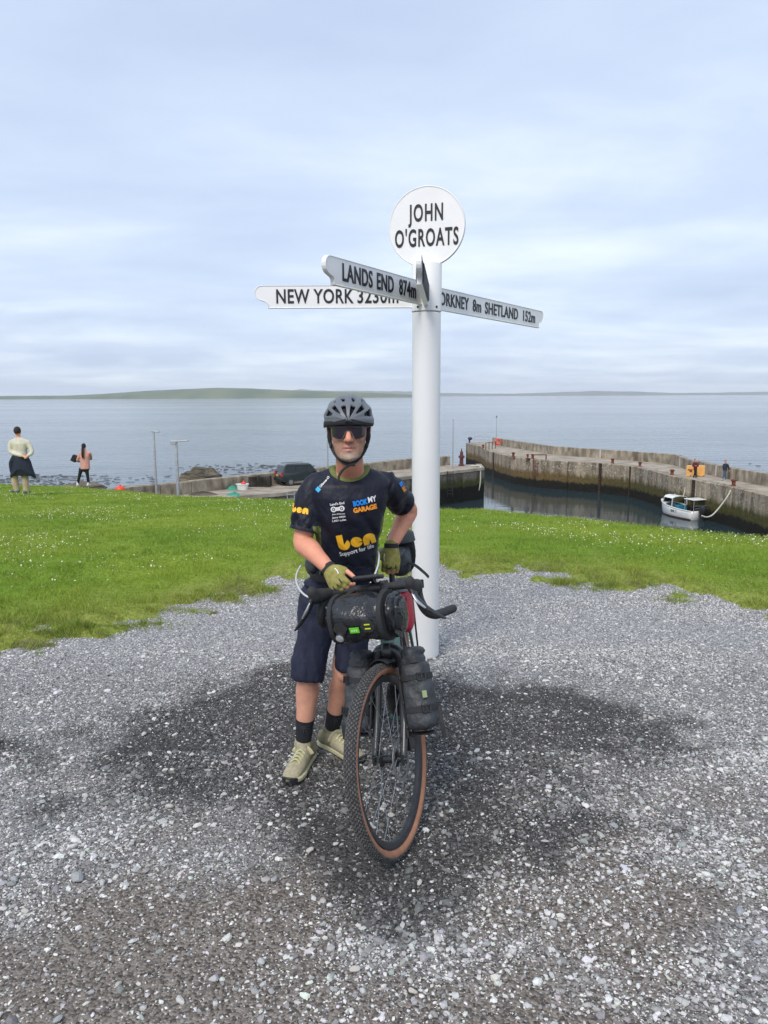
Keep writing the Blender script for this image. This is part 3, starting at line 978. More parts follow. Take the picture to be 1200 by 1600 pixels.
# ---- inner quay
QF = [PZ(x, y, DECK) for x, y in ((330, 779), (440, 770.5), (540, 757), (620, 747), (688, 738.5), (757, 731))]
QB = [PZ(x, y, DECK) for x, y in ((150, 790), (200, 783), (300, 771), (435, 756), (540, 743), (640, 732), (704, 726.5))]
QE = PZ(752, 725.5, DECK)
quay = empty('stone_quay', (QF[2].x, QF[2].y, SEA)); tag(quay, 'old concrete quay with low sea wall below the lawn', 'quay')
_qinv = Matrix.Translation((-QF[2].x, -QF[2].y, -SEA))
ri = resample([QF[0] + Vector((-14, -6, 0))] + QF, 20); ro = resample(QB + [QE], 20)
for i in range(19):
    a, b, c, d_ = ri[i], ri[i + 1], ro[i + 1], ro[i]
    a, b = a + (d_ - a).normalized() * 0.75, b + (c - b).normalized() * 0.75
    cen = (a + b + c + d_) / 4
    top = [p + (cen - p) * 0.004 for p in (a, b, c, d_)]
    lift = 0.015 * math.sin(i * 5.3)
    q = MB(); vs = [(p.x, p.y, DECK + lift) for p in top] + [(p.x, p.y, DECK - 0.5) for p in top]
    q.add(vs, [(0, 1, 2, 3), (4, 7, 6, 5), (0, 4, 5, 1), (1, 5, 6, 2), (2, 6, 7, 3), (3, 7, 4, 0)])
    adopt(q.build('deck_slab', M['deck']), quay, _qinv)
for i, (a, b) in enumerate(along(QF + [QE], 4.0)):
    adopt(wall_piece(a, b, SEA - 2, DECK + 0.03, 0.9, 1, 'wall_panel', M['quay_wall'], None, gap=0.02, bevel=0.08), quay, _qinv)
    adopt(wall_piece(a + Vector((0, -0.07, 0)), b + Vector((0, -0.07, 0)), DECK - 0.26, DECK + 0.07, 0.6, 1, 'coping_stone', M['deck'], None, gap=0.04, bevel=0.03), quay, _qinv)
for i, (a, b) in enumerate(along(QB, 3.6)):
    adopt(wall_piece(a, b, DECK - 3.6, DECK + 1.0 + 0.03 * math.sin(i * 2.2), 0.6, 1, 'sea_wall_block', M['parapet'], None, gap=0.02, bevel=0.05), quay, _qinv)
# white line of the ladder cage
for px, py in ((455, 770), (703, 737)):
    p = PZ(px, py, DECK); b = MB()
    for dx in (-0.28, 0.28): b.box((p.x + dx, p.y - 0.35, DECK - 1.2), (0.06, 0.06, 2.6))
    for i in range(7): b.box((p.x, p.y - 0.35, DECK - 0.1 - 0.35 * i), (0.5, 0.05, 0.05))
    tag(b.build('quay_ladder', M['galv'] if px < 600 else M['dark_steel']), 'pale metal ladder down the quay wall below the van' if px < 600 else 'dark ladder down the quay end beside the signpost', 'ladder')
# tall red-brown mooring post and masts on the quay
_p = PZ(721, 728, DECK); fr = Matrix.Translation((_p.x, _p.y, DECK))
b = MB().lathe([(0.34, 0), (0.34, 0.12), (0.22, 0.2), (0.20, 0.85), (0.33, 0.90), (0.33, 1.08), (0.2, 1.14), (0.15, 1.55), (0.07, 1.62), (0.05, 1.9)], fr, n=16)
tag(b.build('mooring_post', mat('maroon_iron', (0.07, 0.015, 0.018), (0.12, 0.03, 0.03), rough=0.6, scale=6), smooth=35), 'tall maroon iron post at the tip of the quay', 'post')


def lamp_post(px, top_py, Y, zb, label, head='double', r=0.07, name='lamp_post', group=None):
    t = PY(px, top_py, Y)
    g = empty(name, (t.x, t.y, zb)); tag(g, label, 'lamp post', group)
    h = t.z - zb
    MB().sweep([(0, 0, 0), (0, 0, h)], [r * 1.15, r * 0.75], n=10).build('pole', M['galv'], g, smooth=40)
    if head == 'double':
        MB().box((0.35, 0, h + 0.03), (0.75, 0.2, 0.07), Matrix.Rotation(rad(-4), 3, 'Y')).build('lamp_head', M['galv'], g, bevel=0.02)
        MB().box((-0.15, 0, h - 0.05), (0.3, 0.22, 0.22)).build('bracket', M['galv'], g, bevel=0.02)
    elif head == 'single':
        MB().box((0.1, 0, h + 0.03), (0.6, 0.18, 0.08), Matrix.Rotation(rad(5), 3, 'Y')).build('lamp_head', M['galv'], g, bevel=0.02)
    else:
        MB().ell((0, 0, h), (r * 1.3, r * 1.3, r * 1.6), n=10).build('cap', M['galv'], g)
    return g


lamp_post(240, 675, 52, DECK - 0.4, 'slim grey lamp post, the taller of the pair by the sea wall', 'single', 0.085)
lamp_post(275, 690, 44, DECK - 0.4, 'thicker grey lamp post with a long arm by the sea wall', 'double', 0.10)
lamp_post(511, 640, 70, DECK, 'slim grey pole on the quay partly behind the helmet of the cyclist', 'cap', 0.055)
lamp_post(708, 656, 80, DECK, 'thin bare grey mast standing on the end of the quay', 'cap', 0.06)

# things left on the quay
def creel(px, py):
    p = PZ(px, py, DECK); g = empty('lobster_creel', (p.x, p.y, DECK)); tag(g, 'dark square lobster creel on the quay beside the van', 'creel')
    MB().box((0, 0, 0.06), (2.0, 1.1, 0.12)).build('base', M['weed'], g)
    for dx in (-0.95, 0, 0.95):
        MB().sweep([(dx, -0.5, 0.1), (dx, -0.48, 0.75), (dx, 0, 0.9), (dx, 0.48, 0.75), (dx, 0.5, 0.1)], 0.05, n=8, res=4).build('hoop', M['weed'], g, smooth=40)
    net = MB()
    for i in range(9):
        z = 0.15 + 0.085 * i
        for sy in (-0.5, 0.5): net.box((0, sy, z), (1.95, 0.025, 0.022))
    for i in range(14):
        for sy in (-0.5, 0.5): net.box((-0.92 + i * 0.14, sy, 0.5), (0.022, 0.025, 0.75))
    net.box((0, 0, 0.82), (1.9, 0.9, 0.03))
    net.build('mesh_net', M['weed'], g)


creel(405, 760)
_p = PZ(379, 765, DECK)
b = MB(); out = lambda sx, sy, z: [(_p.x + sx * c * abs(c) ** -0.4 if abs(c) > 1e-6 else _p.x, _p.y + sy * s, DECK + z) for c, s in ((math.cos(2 * math.pi * j / 24), math.sin(2 * math.pi * j / 24)) for j in range(24))]
b.loft([out(0.40, 0.3, 0.0), out(0.50, 0.38, 0.42), out(0.55, 0.42, 0.43), out(0.55, 0.42, 0.48), out(0.48, 0.36, 0.48), out(0.38, 0.28, 0.12)])
tag(b.build('fish_tub', M['white_gel'], smooth=40), 'white plastic fish tub on the quay beside green netting', 'tub')
tag(MB().ell((_p.x + 0.1, _p.y, DECK + 0.50), (0.20, 0.19, 0.16)).sweep([(_p.x + .1, _p.y, DECK + .64), (_p.x + .1, _p.y, DECK + .69)], 0.06, n=8).build('red_buoy', M['red_plastic'], smooth=40), 'red buoy lying in the white fish tub', 'buoy')


def heap(name, px, py, rx, ry, h, m, label, cat, z=DECK, seed=1):
    p = PZ(px, py, z); n = 26
    vs, fs = [], []
    for i in range(9):
        t = i / 8
        for j in range(n):
            w = 2 * math.pi * j / n
            k = (1 - t ** 1.5) * (0.8 + 0.4 * float(vnoise(math.cos(w) * 2 + seed, math.sin(w) * 2 + t * 2, seed)))
            vs.append((p.x + rx * k * math.cos(w), p.y + ry * k * math.sin(w), z + h * t * (0.75 + 0.4 * float(vnoise(w * 2, t * 3, seed + 3))) - 0.03))
    for i in range(8):
        for j in range(n): fs.append((i * n + j, i * n + (j + 1) % n, (i + 1) * n + (j + 1) % n, (i + 1) * n + j))
    fs.append(tuple(8 * n + j for j in range(n)))
    o = MB().add(vs, fs).build(name, m, smooth=60)
    return tag(o, label, cat)


heap('net_heap', 363, 765, 0.6, 0.45, 0.38, M['net_green'], 'heap of green fishing net on the quay beside the white tub', 'net')
heap('net_heap', 366, 775, 0.7, 0.5, 0.35, M['net_green'], 'dark green tangle of rope at the quay edge above the lawn', 'rope', seed=5)
heap('timber_heap', 318, 773, 1.4, 0.8, 0.3, M['rock'], 'low brown heap of old rope by the sea wall', 'heap', seed=8)
p = on_slope(188, 769)
b = MB().ell((0, 0, 0), (0.17, 0.17, 0.13)).sweep([(0, 0, 0.11), (0, 0, 0.16)], 0.03, n=8)
o = b.build('mooring_buoy', M['red_plastic'], smooth=40); o.location = PY(188, 765, 26.2); tag(o, 'orange red buoy lying at the far rim of the lawn', 'buoy')

# ropes
def rope(pts, r, label, res=6):
    return tag(MB().sweep(pts, r, n=7, res=res).build('mooring_rope', M['rope'], smooth=60), label, 'rope')


_t1 = PZ(750, 731, DECK)
rope([_t1 + Vector((-0.8, 1.0, 0.1)), _t1 + Vector((0, 0.1, 0.16)), _t1 + Vector((0, -0.42, -0.2)), PY(750, 755, _t1.y - .5), PY(746, 770, _t1.y - .6), PY(738, 778, _t1.y - .7), PY(727, 779, _t1.y - .7), PY(723, 775, _t1.y - .7), PY(726, 771.5, _t1.y - .7), PY(729, 778, _t1.y - .75)], 0.09, 'pale rope hanging in a loop down the end of the quay')
_b1, _b2 = PZ(1001, 727, DECK), PZ(1024, 733, DECK)
rope([_b1 + Vector((0, 0, 0.3)), PY(1006, 735, _b1.y - 1.5), PY(1016, 738.5, _b1.y - 3), PY(1026, 735.5, _b2.y - .5)], 0.06, 'slack pale rope sagging over the pier edge')

# the small boat
def build_boat():
    W = PZ(1063, 806, SEA)
    g = empty('fishing_boat', (W.x, W.y, SEA)); tag(g, 'small white open motor boat with cuddy and blue interior moored at the pier', 'boat')
    g.rotation_euler = (0, 0, rad(110))           # bow away to the harbour mouth
    Lh = 4.8
    st = []
    nn = 15
    for i in range(nn):
        t = i / (nn - 1)                           # 0 stern .. 1 bow
        beam = 1.05 * (1 - max(0, (t - 0.35) / 0.65) ** 2.4) * (0.93 + 0.07 * min(1, t * 5)) + 0.02
        sheer = 0.78 + 0.42 * t ** 2
        keel = -0.32 + 0.45 * max(0, (t - 0.78) / 0.22) ** 2
        x = -Lh / 2 + Lh * t
        st.append((x, beam, sheer, keel))

    def ring(x, b, s, k):
        pts = []
        prof = [(1.0, 1.0), (0.99, 0.75), (0.95, 0.48), (0.86, 0.25), (0.6, 0.08), (0, 0)]
        for w, h in prof: pts.append((x + (0.18 * h if x > 0 else 0), b * w, k + (s - k) * h))
        for w, h in prof[-2::-1]: pts.append((x + (0.18 * h if x > 0 else 0), -b * w, k + (s - k) * h))
        return pts
    hb = MB(); hb.loft([ring(*q) for q in st], closed=False, caps=False)
    n = 11; hb.add(ring(*st[0]), [tuple(range(n))])
    hull = hb.build('hull', M['white_gel'], g, smooth=50)
    so = hull.modifiers.new('Solid', 'SOLIDIFY'); so.thickness = 0.06; so.offset = -1
    bt = MB(); bt.loft([[(q[0], q[1] * w * 1.012, z) for w, z in ((0.97, 0.10), (0.93, -0.05), (0.7, -0.25), (-0.7, -0.25), (-0.93, -0.05), (-0.97, 0.10))] for q in st[:-1]], closed=False, caps=False)
    bt.build('boot_stripe', M['brown_red'], g, smooth=50)
    sole = MB(); sole.loft([[(q[0], -q[1] * 0.92, 0.28), (q[0], q[1] * 0.92, 0.28)] for q in st[1:-2]], closed=False, caps=False)
    sole.build('floor', M['blue_deck'], g)
    lin = MB()
    for sgn in (-1, 1):
        lin.loft([[(q[0], sgn * q[1] * 0.90, 0.28), (q[0], sgn * q[1] * 0.93, q[2] - 0.06)] for q in st[1:-3]], closed=False, caps=False)
    lin.build('inner_lining', M['blue_deck'], g)
    gw = MB()
    for sgn in (-1, 1):
        gw.sweep([(q[0] + (0.18 if q[0] > 0 else 0), sgn * q[1], q[2]) for q in st], 0.05, n=8)
    gw.build('gunwale', M['white_gel'], g, smooth=50)
    # fore deck and cuddy
    fd = MB(); fd.loft([[(q[0] + .15, -q[1] * 0.97, q[2] + .01), (q[0] + .15, 0, q[2] + 0.10), (q[0] + .15, q[1] * 0.97, q[2] + .01)] for q in st[10:]], closed=False, caps=False)
    fd.build('fore_deck', M['white_gel'], g, smooth=50)
    cd = MB()
    cd.loft([[(x, y * s, z) for y, z in ((-0.85, 1.62), (-0.6, 1.76), (0, 1.82), (0.6, 1.76), (0.85, 1.62), (0.6, 1.70), (0, 1.76), (-0.6, 1.70))] for x, s in ((0.15, 1.0), (0.6, 1.0), (1.1, 0.92), (1.55, 0.72))])
    cd.build('cuddy_roof', M['white_gel'], g, smooth=50)
    for sy in (-0.8, 0.8):
        for x0, x1 in ((0.2, 0.2), (1.5, 1.75)):
            MB().sweep([(x0, sy * (1 if x0 < 1 else .75), 1.63), (x1, sy * 1.05 * (1 if x0 < 1 else .7), 0.95)], 0.035, n=8).build('cuddy_strut', M['white_gel'], g, smooth=40)
    MB().add([(1.55, -0.6, 1.66), (1.55, 0.6, 1.66), (1.85, 0.55, 1.1), (1.85, -0.55, 1.1)], [(0, 1, 2, 3)]).build('windscreen', M['car_glass'], g)
    MB().box((0.25, 0, 0.62), (0.5, 0.5, 0.66)).build('helm_seat', M['blue_deck'], g, bevel=0.04)
    MB().box((-1.2, 0, 0.5), (0.3, 1.7, 0.08)).build('thwart', M['white_gel'], g, bevel=0.02)
    for sy in (-0.8, 0.8):
        for x in (-1.4, -2.5):
            MB().sweep([(x, sy, 0.75), (x, sy, 1.75)], 0.025, n=6).build('gantry_post', M['galv'], g)
    MB().box((-1.95, 0, 1.78), (1.3, 1.75, 0.07)).build('gantry_shelf', M['white_gel'], g, bevel=0.03)
    rl = MB()
    for z in (1.05, 1.3): rl.sweep([(-2.7, -0.9, z), (-2.75, 0.9, z)], 0.02, n=6)
    rl.build('stern_rail', M['galv'], g)
    om = empty('outboard_motor', (0, 0, 0), g)
    MB().loft([[(-2.95 + dx + rx * math.cos(a), 0.25 + 0.24 * math.sin(a) * w, z) for a in [2 * math.pi * j / 14 for j in range(14)]] for z, rx, w, dx in ((0.55, 0.2, 0.8, 0), (0.7, 0.33, 1.1, 0), (1.1, 0.36, 1.15, -.03), (1.3, 0.3, 1.0, -.03), (1.38, 0.15, 0.6, 0))]).build('cowling', M['black_plastic'], om, smooth=40)
    MB().box((-2.95, 0.25, 0.1), (0.24, 0.2, 1.0)).build('shaft', M['black_plastic'], om, bevel=0.03)
    me = text_mesh('WK 7', 0.34, 0.9, 0.006)
    me.materials.append(M['letter_black'])
    o = link('registration', me, g)
    o.matrix_local = Matrix.Translation((-0.3, 1.07, 0.55)) @ Matrix.Rotation(rad(180), 4, 'Z') @ Matrix.Rotation(rad(90), 4, 'X')
    return g


boat = build_boat()
rope([PY(1051, 741, 75), PY(1052, 750, 74), PY(1054, 765, 72), PY(1055, 775, 71)], 0.05, 'pair of bow ropes from the bollard down to the boat')
_s = PZ(1146, 759, DECK)
rope([_s + Vector((0, 0, .35)), PY(1140, 770, _s.y - .8), PY(1128, 788, _s.y - 1), PY(1114, 804, _s.y - 1.2), PY(1104, 808, _s.y - 1.4), PY(1097, 806, _s.y - 1.5)], 0.065, 'thick pale stern rope curving from the bollard to the boat')
rope([PY(1073, 749, 71), PY(1070, 765, 69.5), PY(1068, 776, 68)], 0.04, 'thin pale rope hanging down the pier wall behind the boat')

# two plastic barriers on the pier
for i, (x0, x1) in enumerate(((1072, 1086), (1088, 1101))):
    a, b_ = PZ(x0, 744, DECK), PZ(x1, 744.5, DECK)
    c = (a + b_) / 2; w = (b_ - a).length; h = 1.02
    g = empty('road_barrier', (c.x, c.y, DECK)); g.rotation_euler = (0, 0, math.atan2((b_ - a).y, (b_ - a).x))
    tag(g, 'orange plastic barrier on the pier with a dark mark on it' if i == 0 else 'plain orange plastic barrier on the pier beside the marked one', 'barrier')
    o = [(-w / 2, 0.12), (-w / 2 + .12, 0.12), (-w / 2 + .18, 0), (w / 2 - .18, 0), (w / 2 - .12, 0.12), (w / 2, 0.12), (w / 2, h - .08), (w / 2 - .08, h), (-w / 2 + .08, h), (-w / 2, h - .08)]
    if i == 0: o = [(-w / 2, 0), (-w / 2 + .3, 0), (-w / 2 + .36, .14), (w / 2 - .36, .14), (w / 2 - .3, 0), (w / 2, 0)] + o[6:]
    MB().prism(o, 0.38, Matrix.Rotation(rad(90), 4, 'X')).build('shell', M['orange_plastic'], g, bevel=0.04)
    if i == 0: MB().box((-0.05, -0.2, 0.62), (0.42, 0.02, 0.10)).box((0.0, -0.2, 0.48), (0.22, 0.02, 0.12)).build('mark', M['rust'], g)

# dark van parked on the quay
def build_van():
    p = PZ(462, 757, DECK)
    g = empty('parked_van', (p.x + 0.5, p.y + 0.4, DECK)); tag(g, 'dark green estate van parked on the quay with a yellow rear plate', 'van')
    g.rotation_euler = (0, 0, rad(28))             # nose to the right and away
    L_, Wd = 4.3, 1.78
    side = [(-2.15, 0.42), (-2.18, 0.80), (-2.10, 1.05), (-1.92, 1.72), (-1.70, 1.82), (0.55, 1.80), (1.10, 1.12), (1.95, 0.98), (2.15, 0.75), (2.15, 0.38)]
    rings = []
    for yy, k in ((-Wd / 2, 0.955), (-Wd / 2 + 0.06, 1.0), (Wd / 2 - 0.06, 1.0), (Wd / 2, 0.955)):
        rings.append([(x * (k if abs(x) > 1.8 else 1), yy * (1 - 0.10 * max(0, z - 1.0)), 0.35 + (z - 0.35) * (k * .5 + .5)) for x, z in side])
    MB().loft(rings).build('body', M['car_paint'], g, bevel=0.04, smooth=40)
    gl = MB()
    for s in (-1, 1):
        yy = s * (Wd / 2 + 0.008)
        f = lambda x, z: (x, yy * (1 - 0.10 * max(0, z - 1.0)) , z)
        for q in (((-1.85, 1.12), (-0.95, 1.12), (-0.95, 1.66), (-1.72, 1.66)), ((-0.86, 1.12), (0.05, 1.12), (0.05, 1.66), (-0.86, 1.66)), ((0.13, 1.12), (0.98, 1.12), (0.5, 1.66), (0.13, 1.66))):
            gl.add([f(*c) for c in q], [(0, 1, 2, 3)])
    gl.build('side_window', M['car_glass'], g)
    MB().add([(-2.095, -0.74, 1.08), (-2.095, 0.74, 1.08), (-1.93, 0.68, 1.70), (-1.93, -0.68, 1.70)], [(0, 1, 2, 3)]).build('rear_window', M['car_glass'], g)
    MB().add([(1.11, -0.74, 1.13), (1.11, 0.74, 1.13), (0.60, 0.68, 1.76), (0.60, -0.68, 1.76)], [(0, 1, 2, 3)]).build('windscreen', M['car_glass'], g)
    for s in (-1, 1):
        MB().box((-2.14, s * 0.80, 1.0), (0.12, 0.15, 0.42)).build('tail_light', M['tail_red'], g, bevel=0.02)
        MB().box((2.08, s * 0.66, 0.80), (0.16, 0.32, 0.18)).build('headlight', M['silver'], g, bevel=0.03)
        MB().sweep([(-1.6, s * 0.72, 1.86), (0.4, s * 0.72, 1.86)], 0.025, n=6).build('roof_rail', M['dark_steel'], g)
        MB().box((0.85, s * 1.0, 1.12), (0.12, 0.2, 0.14)).build('mirror', M['car_paint'], g, bevel=0.02)
    MB().box((-2.2, 0, 0.52), (0.14, 1.74, 0.26)).build('bumper', M['black_plastic'], g, bevel=0.04)
    MB().box((-2.19, 0.22, 0.86), (0.04, 0.52, 0.13)).build('number_plate', M['plate'], g)
    for x in (-1.35, 1.35):
        for s in (-1, 1):
            wl = empty('wheel', (x, s * 0.80, 0.32), g); wl.rotation_euler = (rad(90), 0, 0)
            MB().lathe([(0.20, -0.1), (0.30, -0.11), (0.32, -0.07), (0.32, 0.07), (0.30, 0.11), (0.20, 0.1)], n=24).build('tyre', M['rubber'], wl, smooth=40)
            MB().lathe([(0.05, -0.115), (0.19, -0.108), (0.20, -0.09), (0.20, 0.09), (0.19, 0.108), (0.05, 0.115)], n=20).build('rim', M['steel'], wl, smooth=40)


build_van()


# ---- shore rocks and kelp
def rock(name, px, py, Y, rx, ry, rz, label, seed, group=None):
    c = PY(px, py, Y)
    nu, nv = 40, 22
    V = []
    for i in range(nv + 1):
        a = -math.pi / 2 * 0.3 + (math.pi / 2 * 1.3) * i / nv
        for j in range(nu):
            w = 2 * math.pi * j / nu
            x, y, z = math.cos(a) * math.cos(w), math.cos(a) * math.sin(w), math.sin(a)
            k = 0.72 + 0.55 * float(fbm(x * 1.7 + seed, y * 1.7 + z * 2.1, seed, 4))
            zz = z * k
            zz = zz * 0.5 + 0.5 * (math.floor(zz * 5 + 0.6 * x) - 0.6 * x) / 5 + 0.04   # bedded ledges
            V.append((x * k * rx, y * k * ry, zz * rz))
    F = [(i * nu + j, i * nu + (j + 1) % nu, (i + 1) * nu + (j + 1) % nu, (i + 1) * nu + j) for i in range(nv) for j in range(nu)]
    o = MB().add(V, F).build(name, M['rock'], smooth=35)
    o.location = (c.x, c.y, SEA - 0.3)
    return tag(o, label, 'rock', group)


rock('shore_rock', 311, 744, 82, 3.0, 3.0, 3.5, 'big brown layered boulder behind the sea wall', 3)
rock('shore_rock', 128, 752, 92, 3.4, 2.4, 1.0, 'low dark rock ledge at the water behind the woman in pink', 6)
rock('shore_rock', 222, 752, 90, 4.5, 2.0, 0.75, 'flat dark rock ledge behind the slim lamp post', 9)
rock('shore_rock', 340, 746, 86, 2.4, 2.0, 1.9, 'small dark rock against the big layered boulder', 12)


def build_kelp():
    V, F = [], []
    rs = random.Random(5)
    spots = []
    for k in range(430):
        if rs.random() < 0.55:
            px, py = rs.gauss(55, 55), 740 + abs(rs.gauss(0, 9)) + rs.random() * 8
        elif rs.random() < 0.75:
            px, py = rs.gauss(395, 55), 724 + abs(rs.gauss(0, 7)) + rs.random() * 6
        else:
            px, py = rs.uniform(90, 330), rs.uniform(742, 756)
        py -= 0
        spots.append((px, py))
    spots += [(1172, 724.0), (1184, 727.5), (1186, 727.8)]
    for px, py in spots:
        if py > 768: continue
        c = PZ(px, py, SEA)
        r = rs.uniform(0.07, 0.26) * (2.0 if rs.random() < 0.12 else 1)
        b = len(V); n = 7
        for i, (k, h) in enumerate(((1.0, -0.03), (0.85, 0.012), (0.4, 0.03))):
            for j in range(n):
                w = 2 * math.pi * j / n
                kk = k * rs.uniform(0.7, 1.25)
                V.append((c.x + r * (1.2 + 1.6 * float(vnoise(px, py, 2))) * kk * math.cos(w), c.y + r * kk * math.sin(w), SEA + h * rs.uniform(0.6, 1.5)))
        for i in range(2):
            for j in range(n): F.append((b + i * n + j, b + i * n + (j + 1) % n, b + (i + 1) * n + (j + 1) % n, b + (i + 1) * n + j))
        F.append(tuple(b + 2 * n + j for j in range(n)))
    o = MB().add(V, F).build('floating_kelp', M['weed'])
    tag(o, 'dark kelp fronds breaking the surface along the shore', 'seaweed', kind='stuff')


build_kelp()

# ================================================================== THE SIGNPOST
PX, PYY, PR = 0.268, 4.87, 0.0885
post = empty('signpost', (PX, PYY, 0))
tag(post, 'tall white fingerpost with round name plate and four direction arms', 'signpost')
b = MB().lathe([(PR - 0.02, 0.0), (PR - 0.006, 0.006), (PR, 0.02), (PR, 2.20), (PR - 0.004, 2.204)], n=48)
b.build('post', M['white_paint'], post, smooth=35)
b = MB().lathe([(PR + 0.001, 2.208), (PR + 0.004, 2.212), (PR + 0.004, 2.488), (PR + 0.001, 2.495), (PR - 0.01, 2.497)], n=48)
b.build('sleeve', M['white_paint'], post, smooth=35)
for a in (-128, -52, 40, 150):
    fr = Matrix.Rotation(rad(a), 4, 'Z') @ Matrix.Translation((PR + 0.003, 0, 2.232)) @ Matrix.Rotation(rad(90), 4, 'Y')
    MB().lathe([(0.0075, -0.002), (0.0075, 0.003), (0.004, 0.005)], fr, n=10).build('screw', M['dark_steel'], post)


def add_text(parent, body, size, xs, frame, extrude=0.002, offset=0.0, name='lettering', m='letter_black', spacing=1.0, align='CENTER'):
    me = text_mesh(body, size, xs, extrude, offset, spacing, align)
    me.materials.append(M[m])
    o = link(name, me, parent)
    o.matrix_local = frame @ Matrix.Translation((0, 0, -0.002))
    return o


def rim_loop(outline, t, r, frame):
    """raised border bead round a plate"""
    pts = [frame @ Vector((x, y, t)) for x, y in outline]
    pts.append(pts[0])
    return pts


# round plate
DR = 0.236
yaw = rad(-16)
fr = Matrix.Translation((0, 0.0, 2.712)) @ Matrix.Rotation(yaw, 4, 'Z') @ Matrix.Rotation(rad(90), 4, 'X')
plate = MB().lathe([(DR, -0.013), (DR, 0.013)], fr, n=72).build('name_plate', M['sign_white'], post, bevel=0.003)
ring = MB()
k = 8
ring.lathe([(DR - 0.004 + 0.0042 * math.cos(2 * math.pi * i / k), 0.012 + 0.0042 * math.sin(2 * math.pi * i / k)) for i in range(k)], fr, n=72, closed=True)
ring.build('rim', M['sign_white'], plate, smooth=60)
add_text(plate, 'JOHN', 0.138, 0.54, fr @ Matrix.Translation((0.000, 0.075, 0.0165)), offset=0.0028, spacing=1.18)
add_text(plate, "O'GROATS", 0.142, 0.515, fr @ Matrix.Translation((0.000, -0.070, 0.0165)), offset=0.0028, spacing=1.15)


def arm_outline(L_, h):
    """board with an ogee tip: rounded top lobe and a stepped lower notch"""
    o = [(0.0, -h / 2), (0.0, h / 2), (L_ - 0.045, h / 2)]
    for i in range(1, 9):
        a = math.pi / 2 - math.pi * 0.92 * i / 8
        o.append((L_ - 0.045 + 0.045 * math.cos(a), h / 2 - 0.045 + 0.045 * math.sin(a)))
    for i in range(1, 6):
        a = math.pi / 2 + (math.pi / 2) * i / 5
        o.append((L_ - 0.052 + 0.03 * math.cos(a), -h / 2 + 0.012 + 0.03 * math.sin(a)))
    o.append((L_ - 0.082, -h / 2))
    return o


def arm(end, L_over, zc, lines, face=1, h=0.138, m='sign_white', tilt=0.0, start=0.0):
    """arm from the post towards `end` (x, y); face = which side carries text"""
    dx, dy = end[0] - PX, end[1] - PYY
    L_ = math.hypot(dx, dy) - start
    ang = math.atan2(dy, dx)
    fr = Matrix.Translation((start * math.cos(ang), start * math.sin(ang), zc)) @ Matrix.Rotation(ang, 4, 'Z') @ Matrix.Rotation(rad(90), 4, 'X') @ Matrix.Rotation(tilt, 4, 'Z')
    out = arm_outline(L_, h)
    o = MB().prism(out, 0.020, fr).build('direction_arm', M[m], post, bevel=0.002)
    rimb = MB()
    for s in (-1, 1):
        rimb.sweep([p for p in rim_loop([(x * 0.997, y * 0.96) for x, y in out], s * 0.0105, 0, fr)], 0.0028, n=6, caps=None)
    rimb.build('rim', M['sign_white'], o, smooth=60)
    for body, size, xs, along_, off in lines:
        if face > 0:
            f2 = fr @ Matrix.Translation((along_, -0.002, 0.0135))
        else:
            f2 = fr @ Matrix.Translation((along_, -0.002, -0.0135)) @ Matrix.Rotation(rad(180), 4, 'Y')
        add_text(o, body, size, xs, f2, offset=off, spacing=1.06)
    return o, fr, L_


e = PY(398, 462, 4.87)
arm((e.x, e.y), 0, 2.302, [('NEW YORK', 0.118, 0.735, 0.690, 0.0018), ('3230m', 0.118, 0.76, 0.30, 0.0018)], face=-1)
e = PY(505, 422, 3.86)
arm((e.x, e.y), 0, 2.312, [('LANDS', 0.122, 0.78, 0.845, 0.0018), ('END', 0.122, 0.78, 0.548, 0.0018), ('874m', 0.122, 0.76, 0.275, 0.0018)], face=-1)
e = PY(847, 500, 6.42)
arm((e.x, e.y), 0, 2.302, [('ORKNEY', 0.112, 0.86, 0.34, 0.0016), ('8m', 0.112, 0.9, 0.665, 0.0016), ('SHETLAND', 0.112, 0.98, 1.07, 0.0016), ('152m', 0.112, 0.98, 1.56, 0.0016)], face=1)
e = PY(654, 415, 3.80)
o, fr, L_ = arm((e.x, e.y), 0, 2.305, [], face=1, m='sign_white')
MB().prism([(0.12, -0.05), (0.12, 0.05), (L_ - 0.13, 0.05), (L_ - 0.13, -0.05)], 0.030, fr).build('slot_panel', M['board_grey'], o)
ribs = MB()
for i in range(26):
    x = 0.15 + i * (L_ - 0.32) / 25
    for s in (-1, 1): ribs.prism([(x - 0.006, -0.046), (x - 0.006, 0.046), (x + 0.006, 0.046), (x + 0.006, -0.046)], 0.006, fr @ Matrix.Translation((0, 0, s * 0.018)))
ribs.build('slot_bars', M['letter_black'], o)

# ================================================================== THE BICYCLE
WR = 0.354
FAX, RAX = Vector((1.04, 0, WR)), Vector((0, 0, WR))
HEAD_A = rad(71)
HV = Vector((-math.cos(HEAD_A), 0, math.sin(HEAD_A)))
PV = Vector((math.sin(HEAD_A), 0, math.cos(HEAD_A)))
A0 = FAX - PV * 0.05
STEER = Matrix.Translation(A0) @ Matrix.Rotation(rad(-18.5), 4, HV) @ Matrix.Translation(-A0)
BROT = Matrix.Rotation(rad(-93.3), 4, 'Z') @ Matrix.Rotation(rad(4.6), 4, 'X')
_fc = BROT @ Vector((1.04, 0, 0))
BIKE = Matrix.Translation((0.060 - _fc.x, 2.705 - _fc.y, 0.0)) @ BROT
bike = empty('bicycle', matrix=BIKE)
tag(bike, 'loaded teal gravel touring bicycle with drop bars and tan wall tyres', 'bicycle')


def bpart(mb, name, m, steer=False, parent=None, **kw):
    return mb.build(name, m, parent or bike, xf=STEER if steer else None, **kw)


